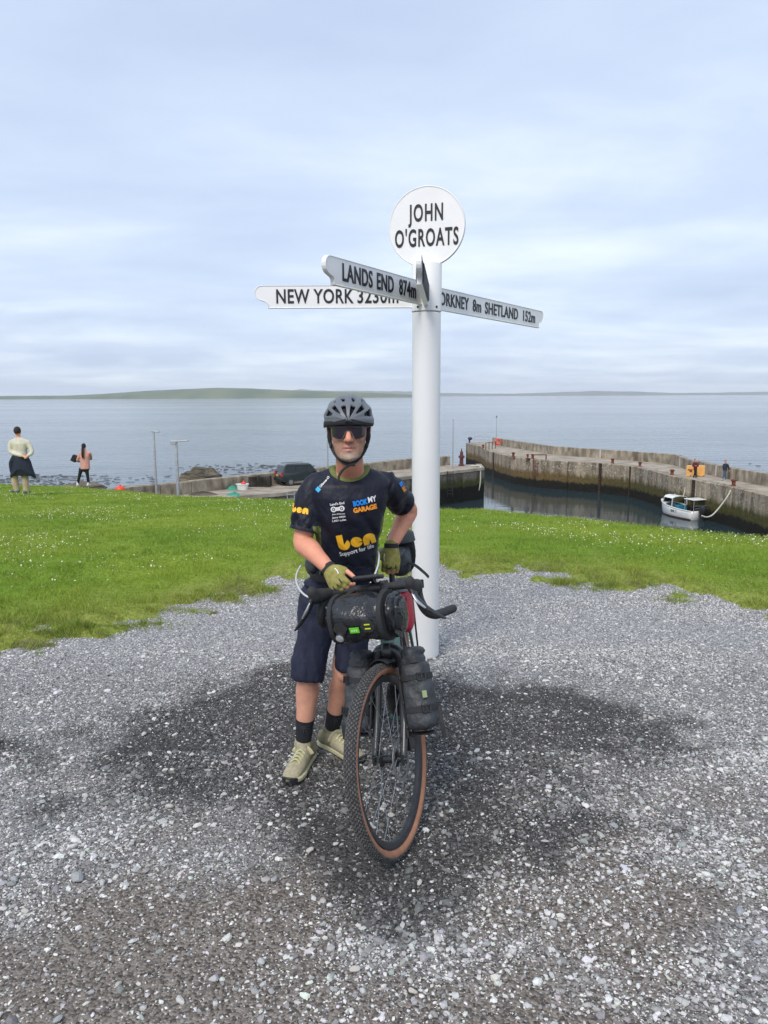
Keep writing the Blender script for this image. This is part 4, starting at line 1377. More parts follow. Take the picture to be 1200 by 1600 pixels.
def torus_wheel(ax, steer, rear=False):
    X = (STEER @ Matrix.Translation(ax)) if steer else Matrix.Translation(ax)
    X = X @ Matrix.Rotation(rad(90), 4, 'X')            # wheel axis along local z
    w = empty('wheel', parent=bike, matrix=X)
    tr = 0.0235
    rc = WR - tr
    # tyre: tread zone dark, sidewalls tan
    k, n = 20, 96
    V, F, MI = [], [], []
    for j in range(n):
        a = 2 * math.pi * j / n
        for i in range(k):
            t = 2 * math.pi * i / k
            r = rc + tr * math.cos(t) * (1.0 if math.cos(t) > -0.2 else 0.8)
            V.append((r * math.cos(a), r * math.sin(a), tr * math.sin(t)))
    for j in range(n):
        for i in range(k):
            F.append((j * k + i, j * k + (i + 1) % k, ((j + 1) % n) * k + (i + 1) % k, ((j + 1) % n) * k + i))
            t = 2 * math.pi * (i + 0.5) / k
            MI.append(0 if math.cos(t) > 0.24 else 1)
    b = MB(); b.v, b.f, b.m = V, F, MI
    b.build('tyre', [M['rubber'], M['tan_wall']], w, smooth=60)
    # knobs
    kb = MB()
    nk = 132
    rows = [(-62, 0.5), (-44, 0), (-26, 0.5), (-9, 0), (9, 0.5), (26, 0), (44, 0.5), (62, 0)]
    for j in range(nk):
        for ti, (deg, ph) in enumerate(rows):
            a = 2 * math.pi * (j + ph) / nk
            t = rad(deg)
            R0 = Matrix.Rotation(a, 3, 'Z')
            nrm = Vector((math.cos(t), 0, math.sin(t)))
            c = Vector((rc, 0, 0)) + nrm * (tr + 0.0006)
            q = Matrix(((math.cos(t), 0, -math.sin(t)), (0, 1, 0), (math.sin(t), 0, math.cos(t))))
            tw = Matrix.Rotation(rad(25 if ti % 2 else -25), 3, 'X')
            kb.box(R0 @ c, (0.0042, 0.0088, 0.0055), R0 @ q @ tw)
    o = kb.build('tread_knobs', M['knob'], w); o['kind'] = 'stuff'
    rr = rc - 0.019
    MB().lathe([(rr, -0.014), (rr - 0.006, -0.0145), (rr - 0.024, -0.009), (rr - 0.028, 0), (rr - 0.024, 0.009), (rr - 0.006, 0.0145), (rr, 0.014), (rr - 0.002, 0)], n=72, closed=True).build('rim', M['rim'], w, smooth=40)
    hw = 0.032 if not rear else 0.040
    MB().lathe([(0.010, -0.055), (0.012, -0.05), (0.013, -hw - .004), (0.029, -hw), (0.029, -hw + .004), (0.015, -hw + .012), (0.015, hw - .012), (0.029, hw - .004), (0.029, hw), (0.013, hw + .004), (0.012, 0.05), (0.010, 0.055)], n=24).build('hub', M['dark_steel'], w, smooth=35)
    sp = None
    for i in range(28):
        a = 2 * math.pi * i / 28
        s = 1 if i % 2 else -1
        off = rad(62) * (1 if (i // 2) % 2 else -1)
        p0 = Vector((0.027 * math.cos(a + off), 0.027 * math.sin(a + off), s * hw))
        p1 = Vector(((rr - 0.026) * math.cos(a), (rr - 0.026) * math.sin(a), s * 0.002))
        d = p1 - p0
        if sp is None:
            sp = MB().sweep([(0, 0, 0), (0, 0, 1)], 0.0011, n=6, caps='flat').mesh('spoke', M['steel'])
            LEN0 = 1.0
        o = link('spoke', sp, w)
        o.matrix_local = Matrix.Translation(p0) @ d.to_track_quat('Z', 'Y').to_matrix().to_4x4() @ Matrix.Diagonal((1, 1, d.length, 1))
    # disc rotor on the rider's left (+y): wheel local -z is +y after the turn
    dz = -0.047
    rot = MB()
    rot.lathe([(0.080, dz - .001), (0.080, dz + .001), (0.066, dz + .001), (0.066, dz - .001)], n=40, closed=True)
    for i in range(6):
        a = 2 * math.pi * i / 6
        rot.sweep([(0.018 * math.cos(a + .5), 0.018 * math.sin(a + .5), dz), (0.045 * math.cos(a + .35), 0.045 * math.sin(a + .35), dz), (0.068 * math.cos(a), 0.068 * math.sin(a), dz)], 0.0035, 0.001, n=6)
    for i in range(30):
        a = 2 * math.pi * i / 30
        rot.box((0.073 * math.cos(a), 0.073 * math.sin(a), dz), (0.004, 0.004, 0.0035))
    rot.build('brake_disc', M['steel'], w)
    if rear:
        cs = MB()
        for i in range(9):
            r = 0.072 - i * 0.005
            cs.lathe([(0.02, 0.022 + i * .0035), (r, 0.022 + i * .0035), (r, 0.0235 + i * .0035), (0.02, 0.0235 + i * .0035)], n=36, closed=True)
        cs.build('cassette', M['steel'], w)
    return w


torus_wheel(FAX, True)
torus_wheel(RAX, False, True)

BB = Vector((0.44, 0, 0.275))
SEATV = Vector((-math.cos(rad(73)), 0, math.sin(rad(73))))
ht0, ht1 = A0 + HV * 0.425, A0 + HV * 0.585
st_top = BB + SEATV * 0.50
fb = MB()
fb.sweep([ht0, ht1], 0.0235, n=18, caps='flat')
fb.sweep([ht0 + HV * 0.035, BB + Vector((0.01, 0, 0.02))], [0.029, 0.027], n=18)
fb.sweep([ht1 - HV * 0.03, st_top], [0.022, 0.018], n=16)
fb.sweep([BB, st_top + SEATV * 0.03], [0.020, 0.0165], n=16)
fb.sweep([BB + Vector((0, -0.045, 0)), BB + Vector((0, 0.045, 0))], 0.026, n=18, caps='flat')
for s in (-1, 1):
    fb.sweep([BB + Vector((-0.02, s * 0.03, 0)), Vector((0.25, s * 0.048, 0.31)), RAX + Vector((0, s * 0.066, 0))], [0.013, 0.010, 0.009], n=10, res=4)
    fb.sweep([st_top + SEATV * -0.04, Vector((0.19, s * 0.05, 0.62)), RAX + Vector((0, s * 0.066, 0.01))], [0.010, 0.008, 0.007], n=10, res=4)
bpart(fb, 'frame', M['teal'], smooth=45)
# fork
fk = MB()
crown = A0 + HV * 0.408
fk.sweep([crown - HV * 0.01, crown + HV * 0.02], [0.034, 0.024], n=18)
for s in (-1, 1):
    fk.sweep([crown + Vector((0, s * 0.012, 0)), crown + Vector((0.004, s * 0.044, -0.022)), crown + Vector((0.02, s * 0.054, -0.09)), A0 + HV * 0.16 + Vector((0.012, s * 0.056, 0)), FAX + Vector((-0.004, s * 0.058, 0.01))],
             [0.022, 0.020, 0.0165, 0.014, 0.011], [0.026, 0.026, 0.022, 0.017, 0.014], up=(0, 1, 0), n=14, res=5)
    fk.box(FAX + Vector((0, s * 0.058, 0)), (0.032, 0.012, 0.036))
fk.sweep([FAX + Vector((0, -0.062, 0)), FAX + Vector((0, 0.062, 0))], 0.009, n=12)
fk.box(FAX + Vector((-0.075, 0.060, 0.035)), (0.05, 0.026, 0.055))            # caliper
bpart(fk, 'fork', M['fork'], True, smooth=45)
# wide short guard over the front tyre
gd = MB()
rings = []
for i in range(15):
    a = rad(101 + i * 2.6)
    ring = []
    for j in range(9):
        w = -1 + 2 * j / 8
        r = WR + 0.018 - 0.016 * w * w
        ring.append(FAX + Vector((r * math.cos(a), 0.036 * w, r * math.sin(a))))
    for j in range(8, -1, -1):
        w = -1 + 2 * j / 8
        r = WR + 0.0155 - 0.016 * w * w
        ring.append(FAX + Vector((r * math.cos(a), 0.036 * w, r * math.sin(a))))
    rings.append(ring)
gd.loft(rings)
bpart(gd, 'mudguard', M['black_plastic'], True, smooth=40)
# cockpit
spt = A0 + HV * 0.635
bc = spt + PV * 0.075 + HV * 0.008
stm = MB().sweep([A0 + HV * 0.585, A0 + HV * 0.675], 0.0185, n=16, caps='flat').sweep([spt, bc], [0.018, 0.017], n=14).sweep([bc + Vector((0, -0.024, 0)), bc + Vector((0, 0.024, 0))], 0.022, n=16, caps='flat')
bpart(stm, 'stem', M['black_plastic'], True, smooth=40)
bars = MB()
ctrl = [(0, 0, 0), (0, 0.10, 0), (0.006, 0.155, 0.0), (0.05, 0.188, 0.0), (0.084, 0.198, -0.014), (0.098, 0.206, -0.045), (0.088, 0.218, -0.085), (0.05, 0.232, -0.112), (0.0, 0.246, -0.122), (-0.075, 0.266, -0.130)]
for s in (-1, 1):
    P = [bc + Vector((x, s * y, z)) for x, y, z in ctrl]
    bars.sweep(P, [0.0155, 0.0155, 0.0165, 0.0165, 0.0168, 0.0168, 0.0168, 0.0168, 0.0168, 0.0165], n=14, res=5)
bpart(bars, 'handlebar', M['tape'], True, smooth=60)
for s in (-1, 1):
    hd = MB()
    hd.sweep([bc + Vector((x, s * y, z)) for x, y, z in ((0.045, 0.187, 0.006), (0.09, 0.197, 0.012), (0.130, 0.200, 0.022), (0.152, 0.200, 0.046))], [0.020, 0.022, 0.021, 0.018], [0.023, 0.028, 0.030, 0.023], n=14, res=5)
    h = bpart(hd, 'brake_hood', M['rubber'], True, smooth=60)
    lv = MB()
    lv.sweep([bc + Vector((x, s * y, z)) for x, y, z in ((0.142, 0.203, 0.020), (0.160, 0.216, -0.012), (0.162, 0.246, -0.048), (0.154, 0.282, -0.082), (0.148, 0.306, -0.100))], [0.009, 0.0085, 0.008, 0.007, 0.004], [0.022, 0.019, 0.015, 0.011, 0.005], up=(1, 0, 0), n=10, res=5)
    bpart(lv, 'brake_lever', M['black_plastic'], True, smooth=60)
    pl = MB()
    pl.sweep([bc + Vector((x, s * y, z)) for x, y, z in ((0.160, 0.210, 0.002), (0.173, 0.224, -0.022), (0.173, 0.248, -0.048))], [0.006, 0.006, 0.004], [0.014, 0.013, 0.007], up=(1, 0, 0), n=10, res=4)
    bpart(pl, 'lever_plate', M['silver_paint'], True, smooth=60)
# computer on its out-front mount, with a small clamp light
cp = MB().box(bc + Vector((0.035, -0.01, 0.052)), (0.075, 0.105, 0.016), Matrix.Rotation(rad(-16), 3, 'Y'))
bpart(cp, 'cycle_computer', M['black_plastic'], True, bevel=0.006)
bpart(MB().box(bc + Vector((0.040, -0.01, 0.0605)), (0.058, 0.084, 0.002), Matrix.Rotation(rad(-16), 3, 'Y')), 'screen', M['car_glass'], True)
bpart(MB().sweep([bc + Vector((0, 0, 0.01)), bc + Vector((0.015, -0.008, 0.035)), bc + Vector((0.035, -0.01, 0.045))], 0.010, 0.006, n=10, res=3), 'mount', M['black_plastic'], True, smooth=50)
# saddle, post, drivetrain
sc_ = BB + SEATV * 0.715
sd = MB()
sec = []
for x, w, z, t in ((-0.13, 0.060, 0.012, 0.022), (-0.11, 0.070, 0.014, 0.03), (-0.06, 0.066, 0.008, 0.032), (0.0, 0.040, 0.0, 0.03), (0.07, 0.024, -0.002, 0.028), (0.125, 0.020, -0.006, 0.026), (0.142, 0.012, -0.012, 0.018)):
    sec.append([sc_ + Vector((x + 0.02, w * math.cos(a), z + t * (0.55 * math.sin(a) if math.sin(a) > 0 else 0.8 * math.sin(a)))) for a in [2 * math.pi * j / 16 for j in range(16)]])
sd.loft(sec)
bpart(sd, 'saddle', M['black_plastic'], smooth=50)
bpart(MB().sweep([st_top + SEATV * 0.02, sc_ - SEATV * 0.03], 0.0136, n=14).box(sc_ - SEATV * 0.03, (0.05, 0.04, 0.02)).sweep([sc_ + Vector((-.09, .022, -.02)), sc_ + Vector((.1, .02, -.025))], .0035, n=6).sweep([sc_ + Vector((-.09, -.022, -.02)), sc_ + Vector((.1, -.02, -.025))], .0035, n=6), 'seatpost', M['black_plastic'], smooth=45)
ck = MB()
cfr = Matrix.Translation(BB + Vector((0, -0.045, 0))) @ Matrix.Rotation(rad(90), 4, 'X')
ck.lathe([(0.084, -0.0015), (0.084, 0.0015), (0.066, 0.0015), (0.066, -0.0015)], cfr, n=48, closed=True)
for i in range(4):
    a = rad(45 + 90 * i)
    ck.sweep([BB + Vector((0, -0.045, 0)), BB + Vector((0.068 * math.cos(a), -0.045, 0.068 * math.sin(a)))], 0.009, 0.004, n=8)
bpart(ck, 'chainring', M['dark_steel'])
for s, a in ((-1, rad(200)), (1, rad(20))):
    e_ = BB + Vector((0.1725 * math.cos(a), s * 0.068, 0.1725 * math.sin(a)))
    bpart(MB().sweep([BB + Vector((0, s * 0.058, 0)), e_], [0.014, 0.010], [0.008, 0.007], n=10), 'crank', M['black_plastic'], smooth=50)
    pd = MB().sweep([e_, e_ + Vector((0, s * 0.10, 0))], 0.007, n=8)
    for dx in (-0.045, 0.045): pd.box(e_ + Vector((dx, s * 0.06, 0)), (0.014, 0.095, 0.014))
    for dy in (0.02, 0.06, 0.10): pd.box(e_ + Vector((0, s * dy, 0)), (0.10, 0.012, 0.012))
    bpart(pd, 'pedal', M['dark_steel'])
ch = MB()
for dz0, dz1 in ((0.083, 0.045), (-0.083, -0.045)):
    ch.sweep([BB + Vector((0, -0.045, dz0)), RAX + Vector((0, -0.036, dz1))], 0.004, 0.003, n=6)
bpart(ch, 'chain', M['steel'])
bpart(MB().box(RAX + Vector((0.03, -0.05, -0.07)), (0.03, 0.015, 0.09)).sweep([RAX + Vector((.02, -.05, -.02)), RAX + Vector((.04, -.05, -.11))], .01, n=8), 'derailleur', M['dark_steel'])
# rear rack
rk = MB()
for s in (-1, 1):
    rk.sweep([RAX + Vector((0, s * 0.085, 0.02)), Vector((-0.02, s * 0.075, 0.735))], 0.005, n=8)
    rk.sweep([Vector((0.22, s * 0.055, 0.745)), Vector((-0.20, s * 0.06, 0.745))], 0.005, n=8)
rk.box((0.02, 0, 0.745), (0.36, 0.05, 0.006))
bpart(rk, 'rear_rack', M['dark_steel'])

# ------------------------------------------------------------------ bags strapped to the bicycle (things of their own)
def superring(c, ex, ey, a, b_, p=2.6, n=28, wob=0.0, seed=0, z=0.0):
    out = []
    for j in range(n):
        w = 2 * math.pi * j / n
        cx, sx = math.cos(w), math.sin(w)
        x = a * math.copysign(abs(cx) ** (2 / p), cx); y = b_ * math.copysign(abs(sx) ** (2 / p), sx)
        k = 1 + wob * (float(fbm(cx * 1.8 + seed, sx * 1.8 + z * 14.0, seed, 3)) - 0.5) * 2
        out.append(c + ex * (x * k) + ey * (y * k))
    return out


def bag_root(name, origin, label, steer=True):
    Mx = BIKE @ (STEER if steer else Matrix.Identity(4)) @ Matrix.Translation(origin)
    g = empty(name, matrix=Mx)
    return tag(g, label, 'bag')


# handlebar roll
bo = bc + Vector((0.110, -0.012, -0.080))
g = bag_root('handlebar_bag', bo, 'glossy black dry bag roll strapped under the handlebar')
ex, ez, ey = Vector((1, 0, 0)), Vector((0, 0, 1)), Vector((0, 1, 0))
secs = []
NS = 34
for i in range(NS):
    t = i / (NS - 1)
    y = -0.138 + 0.245 * t
    r = 0.094 * (1 - 0.05 * math.cos(t * 7.0)) * min(1.0, (max(1e-3, 1 - abs(2 * t - 1) ** 7)) ** 0.32 + 0.02)
    secs.append(superring(Vector((0.004 * math.sin(t * 9), y, 0.003 * math.sin(t * 13))), ex, ez, r * 0.98, r * 0.92, 2.25, 40, 0.115, 3, y))
MB().loft(secs).build('roll', M['dry_bag'], g, smooth=60)
# rolled closure on the rider's left end
cl = MB()
for k_, (dy, r) in enumerate(((0.108, 0.070), (0.123, 0.078), (0.137, 0.060))):
    cl.loft([superring(Vector((0, dy - .010, 0.0)), ex, ez, r * .8, r * .85, 2.4, 22, 0.12, 5 + k_), superring(Vector((0, dy - .004, 0.002)), ex, ez, r, r * 1.05, 2.4, 22, 0.14, 6 + k_), superring(Vector((0, dy + .008, 0.0)), ex, ez, r * .95, r, 2.4, 22, 0.14, 8 + k_), superring(Vector((0, dy + .014, 0)), ex, ez, r * .6, r * .65, 2.4, 22, 0.1, 9 + k_)])
cl.build('roll_closure', M['dry_bag'], g, smooth=60)
for y, w in ((-0.112, 0.018), (0.088, 0.020)):
    rr_ = 0.0965
    st = MB(); st.loft([superring(Vector((0, y + d, 0)), ex, ez, r2, r2 * 0.95, 2.3, 32) for d, r2 in ((-w / 2, rr_ - .003), (-w / 2 + .001, rr_ + .001), (w / 2 - .001, rr_ + .001), (w / 2, rr_ - .003))])
    st.build('strap', M['webbing'], g, smooth=40)
for y in (-0.075, 0.07):
    MB().sweep([(-0.02, y, 0.084), (-0.07, y, 0.085), (-0.105, y, 0.062)], 0.012, 0.003, n=8, res=3).build('bar_strap', M['webbing'], g)


def on_roll(y, deg, out=0.0):
    a = rad(deg); r = 0.0965 + out
    return Vector((r * math.cos(a), y, r * 0.94 * math.sin(a))), Vector((math.cos(a), 0, math.sin(a)))


def patch(y, deg, w, h, out, rot=0.0, thick=0.003):
    c, nrm = on_roll(y, deg, out)
    zax = nrm; xax = Vector((0, 1, 0)); yax = zax.cross(xax)
    fr_ = Matrix((( xax.x, yax.x, zax.x, c.x), (xax.y, yax.y, zax.y, c.y), (xax.z, yax.z, zax.z, c.z), (0, 0, 0, 1))) @ Matrix.Rotation(rot, 4, 'Z')
    return fr_


fr_ = patch(-0.016, -14, 0, 0, 0.0015)
lb = MB().prism([(-0.019, -0.0105), (0.019, -0.0105), (0.019, 0.0105), (-0.019, 0.0105)], 0.004, fr_).build('brand_label', M['green_label'], g)
MB().prism([(-0.012, -0.004), (-0.006, -0.004), (-0.006, 0.004), (-0.012, 0.004)], 0.0012, fr_ @ Matrix.Translation((0, 0, 0.0026))).prism([(-0.003, -0.004), (0.003, -0.004), (0.003, 0.004), (-0.003, 0.004)], 0.0012, fr_ @ Matrix.Translation((0, 0, 0.0026))).prism([(0.006, -0.004), (0.012, -0.004), (0.012, 0.004), (0.006, 0.004)], 0.0012, fr_ @ Matrix.Translation((0, 0, 0.0026))).build('label_print', M['label_ink'], lb)
dm = [(0.026 * math.cos(rad(a)) * 1.15, 0.026 * math.sin(rad(a))) for a in (0, 60, 120, 180, 240, 300)]
fr_ = patch(0.040, -6, 0, 0, 0.0015)
pt = MB().prism(dm, 0.004, fr_).build('lash_patch', M['webbing'], g)
for yy in (-0.008, 0.008):
    MB().prism([(-0.011, yy - .002), (0.011, yy - .002), (0.011, yy + .002), (-0.011, yy + .002)], 0.0025, fr_ @ Matrix.Translation((0, 0, 0.0035))).build('reflective_bar', M['yellow_mark'], pt)
fr_ = patch(-0.072, -8, 0, 0, 0.0015)
MB().prism(dm, 0.004, fr_).build('lash_patch', M['webbing'], g)
fr_ = patch(-0.075, -24, 0, 0, 0.014)
lt = MB().lathe([(0.012, -0.016), (0.018, -0.012), (0.0185, 0.006), (0.0165, 0.009)], fr_, n=24).build('front_light', M['black_plastic'], g, smooth=35)
MB().lathe([(0.0155, 0.009), (0.0150, 0.0105), (0.008, 0.0125), (0.001, 0.0128)], fr_, n=24).build('lens', M['silver'], lt, smooth=50)

# fork bags
def fork_bag(s, label):
    o = A0 + HV * 0.252 + Vector((0.012, s * 0.122, 0.0))
    g = bag_root('fork_bag', o, label)
    up = (HV + Vector((0, -s * 0.10, 0))).normalized()
    lat = (Vector((0, 1, 0)) - up * up.y).normalized(); fwd = lat.cross(up)
    secs = []
    for i in range(26):
        t = i / 25
        h = -0.150 + 0.262 * t
        k = min(1.0, (max(1e-3, 1 - abs(2 * t - 1) ** 9)) ** 0.35 + 0.03)
        k *= 1.0 - 0.10 * t
        secs.append(superring(up * h, fwd, lat, 0.062 * k, 0.056 * k, 2.9, 32, 0.14, 11 + s, h * 1.6))
    MB().loft(secs).build('body', M['bag_fabric'], g, smooth=60)
    tp = MB()
    tp.loft([superring(up * h, fwd, lat, a, b_, 2.6, 24, 0.17, 17 + s, h) for h, a, b_ in ((0.100, 0.052, 0.040), (0.116, 0.057, 0.042), (0.130, 0.060, 0.032), (0.142, 0.058, 0.040), (0.156, 0.056, 0.034), (0.162, 0.046, 0.022))])
    tp.build('roll_top', M['bag_fabric'], g, smooth=60)
    for h in (-0.070, 0.048):
        kk = 1.0 - 0.10 * ((h + .158) / .285)
        sp_ = MB(); sp_.loft([superring(up * (h + d), fwd, lat, 0.064 * kk + e1, 0.058 * kk + e1, 2.9, 28) for d, e1 in ((-0.011, -0.002), (-0.010, 0.003), (0.010, 0.003), (0.011, -0.002))])
        sp_.build('strap', M['webbing'], g, smooth=40)
        bk = MB()
        cc = up * h + fwd * 0.056 * kk + lat * s * 0.040 * kk
        rr2 = Matrix((fwd, lat, up)).transposed() @ Matrix.Rotation(s * rad(38), 3, 'Z')
        for d in (-0.012, 0.012): bk.box(cc + up * d, (0.014, 0.034, 0.005), rr2)
        for d in (-0.015, 0, 0.015): bk.box(cc + rr2 @ Vector((0, d, 0)), (0.014, 0.005, 0.026), rr2)
        bk.build('buckle', M['black_plastic'], g)
    if s > 0:
        cc = up * -0.018 + fwd * 0.058 + lat * 0.042
        MB().box(cc, (0.006, 0.017, 0.026), Matrix((fwd, lat, up)).transposed() @ Matrix.Rotation(rad(40), 3, 'Z')).build('tag', mat('tag_grey_green', (0.26, 0.32, 0.16), rough=0.7), g)
    MB().sweep([up * -0.07 - fwd * 0.02 + lat * s * 0.064, up * -0.13 + lat * s * 0.070, up * -0.185 + lat * s * 0.067 - fwd * .01], 0.008, 0.002, n=8, res=3).build('strap_tail', M['webbing'], g)
    # cage between fork leg and bag
    cg = MB()
    for h in (-0.13, -0.04, 0.05): cg.sweep([up * h - lat * s * 0.056 + fwd * 0.035, up * (h + .035) - lat * s * 0.062, up * h - lat * s * 0.056 - fwd * 0.035], 0.006, n=8, res=3)
    for d in (-0.03, 0.03): cg.sweep([up * -0.165 - lat * s * 0.060 + fwd * d, up * 0.09 - lat * s * 0.060 + fwd * d], 0.0055, n=8)
    cg.sweep([up * -0.158 - lat * s * 0.060, up * -0.160 + lat * s * 0.035], 0.004, 0.016, n=10, up=(1, 0, 0))
    cg.build('cage', M['black_plastic'], g, smooth=40)
    return g


fork_bag(1, 'black roll top bag strapped to the fork leg beside the signpost')
fork_bag(-1, 'black roll top fork bag between the front tyre and the legs of the cyclist')

# seat pack behind the saddle
g = bag_root('seat_pack', Vector((0.06, 0.022, 0.925)), 'dark grey seat pack with straps behind the saddle', steer=False)
secs = []
for i in range(22):
    t = i / 21
    x = 0.11 - 0.36 * t
    k = min(1.0, (max(1e-3, 1 - abs(2 * t - 1) ** 6)) ** 0.4 + 0.05) * (0.75 + 0.35 * t)
    secs.append(superring(Vector((x, 0.01, -0.035 + 0.06 * t)), Vector((0, 1, 0)), Vector((0.15, 0, 1)).normalized(), 0.068 * k, 0.082 * k, 2.5, 26, 0.09, 23, x))
MB().loft(secs).build('body', M['bag_fabric'], g, smooth=60)
for x in (-0.02, -0.11):
    st = MB(); st.loft([superring(Vector((x + d, 0.01, -0.005)), Vector((0, 1, 0)), Vector((0, 0, 1)), 0.074 + e1, 0.088 + e1, 2.5, 26) for d, e1 in ((-0.012, 0), (-0.011, 0.004), (0.011, 0.004), (0.012, 0))])
    st.build('strap', M['webbing'], g, smooth=40)
MB().loft([superring(Vector((-0.02, 0.03, z)), Vector((1, 0, 0)), Vector((0, 1, 0)), a, a * .9, 2.4, 18, 0.1, 3) for z, a in ((0.07, 0.07), (0.11, 0.062), (0.125, 0.03))]).build('top_pocket', M['bag_fabric'], g, smooth=60)
MB().sweep([(0.08, 0.05, -0.02), (0.10, 0.085, -0.03), (0.09, 0.125, -0.07), (0.085, 0.145, -0.095)], 0.013, 0.004, n=10, res=4).build('loose_strap', M['webbing'], g, smooth=50)
bk = MB().box((0.09, 0.10, -0.115), (0.02, 0.04, 0.018)).box((0.095, 0.115, -0.125), (0.012, 0.012, 0.04)); bk.build('buckle', M['black_plastic'], g, bevel=0.003)

# red dry bag lying on the rear rack, grey roll end up
g = bag_root('red_dry_bag', Vector((0.10, 0.028, 0.70)), 'crimson dry bag with grey trim packed behind the handlebar', steer=False)
secs = []
for i in range(18):
    t = i / 17
    z = -0.13 + 0.22 * t
    k = min(1.0, (max(1e-3, 1 - abs(2 * t - 1) ** 8)) ** 0.35 + 0.05)
    secs.append(superring(Vector((0, 0.006 * math.sin(t * 5), z)), Vector((1, 0, 0)), Vector((0, 1, 0)), 0.12 * k, 0.050 * k, 2.8, 26, 0.08, 29, z))
MB().loft(secs).build('body', M['red_fabric'], g, smooth=60)
MB().loft([superring(Vector((0, 0.0, z)), Vector((1, 0, 0)), Vector((0, 1, 0)), 0.118 * k, 0.050 * k, 2.8, 26, 0.03, 30) for z, k in ((0.078, 0.9), (0.082, 1.0), (0.098, 1.0), (0.102, 0.85))]).build('trim', M['grey_trim'], g, smooth=50)

# bottle under the down tube
dt = (BB - ht0).normalized()
q = ht0.lerp(BB, 0.55) + Vector((0.055, 0, -0.045))
g = bag_root('water_bottle', q, 'round black bottle slung under the bicycle frame', steer=False); g['category'] = 'bottle'
MB().sweep([-dt * 0.09, -dt * 0.075, dt * 0.05, dt * 0.08], [0.034, 0.037, 0.037, 0.034], n=20).build('body', M['black_plastic'], g, smooth=50)
MB().sweep([-dt * 0.10, -dt * 0.135], [0.022, 0.016], n=16).build('cap', M['dark_steel'], g, smooth=50)

# ================================================================== PEOPLE
SKIN = np.array([0.70, 0.310, 0.200])
M['skin'] = attr_mat('skin', rough=0.52, spec=0.4, bump=0.12, bscale=350, dist=0.001, vary=0.10, vscale=40)
M['shirt'] = mat('navy_jersey', (0.0055, 0.0070, 0.017), (0.0100, 0.0125, 0.026), rough=0.55, scale=6, bump=1.0, bscale=11, dist=0.022, stretch=(1.0, 1.0, 0.55), spec=0.35)
M['olive'] = mat('olive_fabric', (0.105, 0.135, 0.030), (0.15, 0.185, 0.05), rough=0.75, scale=30, bump=0.3, bscale=120)
M['shorts'] = mat('navy_shorts', (0.012, 0.015, 0.034), (0.021, 0.025, 0.052), rough=0.72, scale=5, bump=1.0, bscale=10, dist=0.022, stretch=(1.6, 1.6, 0.7), spec=0.35)
M['glove'] = mat('olive_glove', (0.21, 0.19, 0.045), (0.31, 0.285, 0.085), rough=0.8, scale=45, bump=0.5, bscale=90)
M['sock'] = mat('black_sock', (0.010, 0.011, 0.016), (0.018, 0.019, 0.025), rough=0.9, scale=60, bump=0.3, bscale=300)
M['sock_print'] = mat('sock_print', (0.055, 0.06, 0.075), rough=0.9)
M['shoe'] = mat('shoe_mesh', (0.30, 0.265, 0.17), (0.40, 0.36, 0.25), rough=0.85, scale=60, bump=0.5, bscale=240)
M['shoe_dark'] = mat('shoe_olive', (0.17, 0.155, 0.085), (0.24, 0.22, 0.13), rough=0.85, scale=60)
M['sole'] = mat('shoe_sole', (0.43, 0.40, 0.24), (0.52, 0.49, 0.32), rough=0.8, scale=20)
M['lace'] = mat('shoe_lace', (0.55, 0.56, 0.30), rough=0.8)
M['helmet'] = mat('helmet_grey', (0.115, 0.13, 0.15), (0.14, 0.155, 0.175), rough=0.45, scale=12)
M['foam'] = mat('helmet_liner', (0.012, 0.013, 0.016), rough=0.8)
M['lens'] = mat('visor_lens', (0.018, 0.013, 0.026), rough=0.08, coat=0.5)
M['lens_frame'] = mat('visor_frame', (0.20, 0.20, 0.195), rough=0.35)
M['print_white'] = mat('print_white', (0.78, 0.79, 0.80), rough=0.6)
M['print_amber'] = mat('print_amber', (0.95, 0.50, 0.02), rough=0.6)
M['print_orange'] = mat('print_orange', (0.92, 0.34, 0.03), rough=0.6)
M['print_blue'] = mat('print_blue', (0.01, 0.27, 0.88), rough=0.6)
M['print_cyan'] = mat('print_cyan', (0.06, 0.48, 0.85), rough=0.6)

D0 = {k: PY(*v) for k, v in {
    'head': (545, 671, 3.10), 'neck': (547, 738, 3.19), 'rsh': (493, 763, 3.21), 'lsh': (605, 760, 3.27),
    'rel': (473, 846, 3.17), 'lel': (639, 797, 3.50), 'lwr': (612, 851, 3.385),
    'rhip': (502, 916, 3.38), 'lhip': (562, 916, 3.43), 'rknee': (482, 1048, 3.34), 'lknee': (537, 1050, 3.40),
    'rank': (474, 1163, 3.37), 'lank': (518, 1140, 3.54)}.items()}
J = D0
BAR_R = BIKE @ STEER @ (bc + Vector((0.004, -0.148, 0.016)))
J['rkn'] = BAR_R + Vector((-0.004, -0.012, 0.022))
J['rwr'] = J['rkn'] + Vector((-0.048, 0.070, 0.042))
SAD = BIKE @ (sc_ + Vector((0.115, 0.0, 0.005)))


def finger_chain(p, f, n, L_, curls, segs=(0.45, 0.31, 0.24)):
    ax = f.cross(n).normalized()
    pts = [p - f * 0.012, p.copy()]
    ang = 0
    for s_, c in zip(segs, curls):
        ang += c
        d = Matrix.Rotation(-rad(ang), 3, ax) @ f
        p = p + d * (L_ * s_)
        pts.append(p.copy())
    return pts


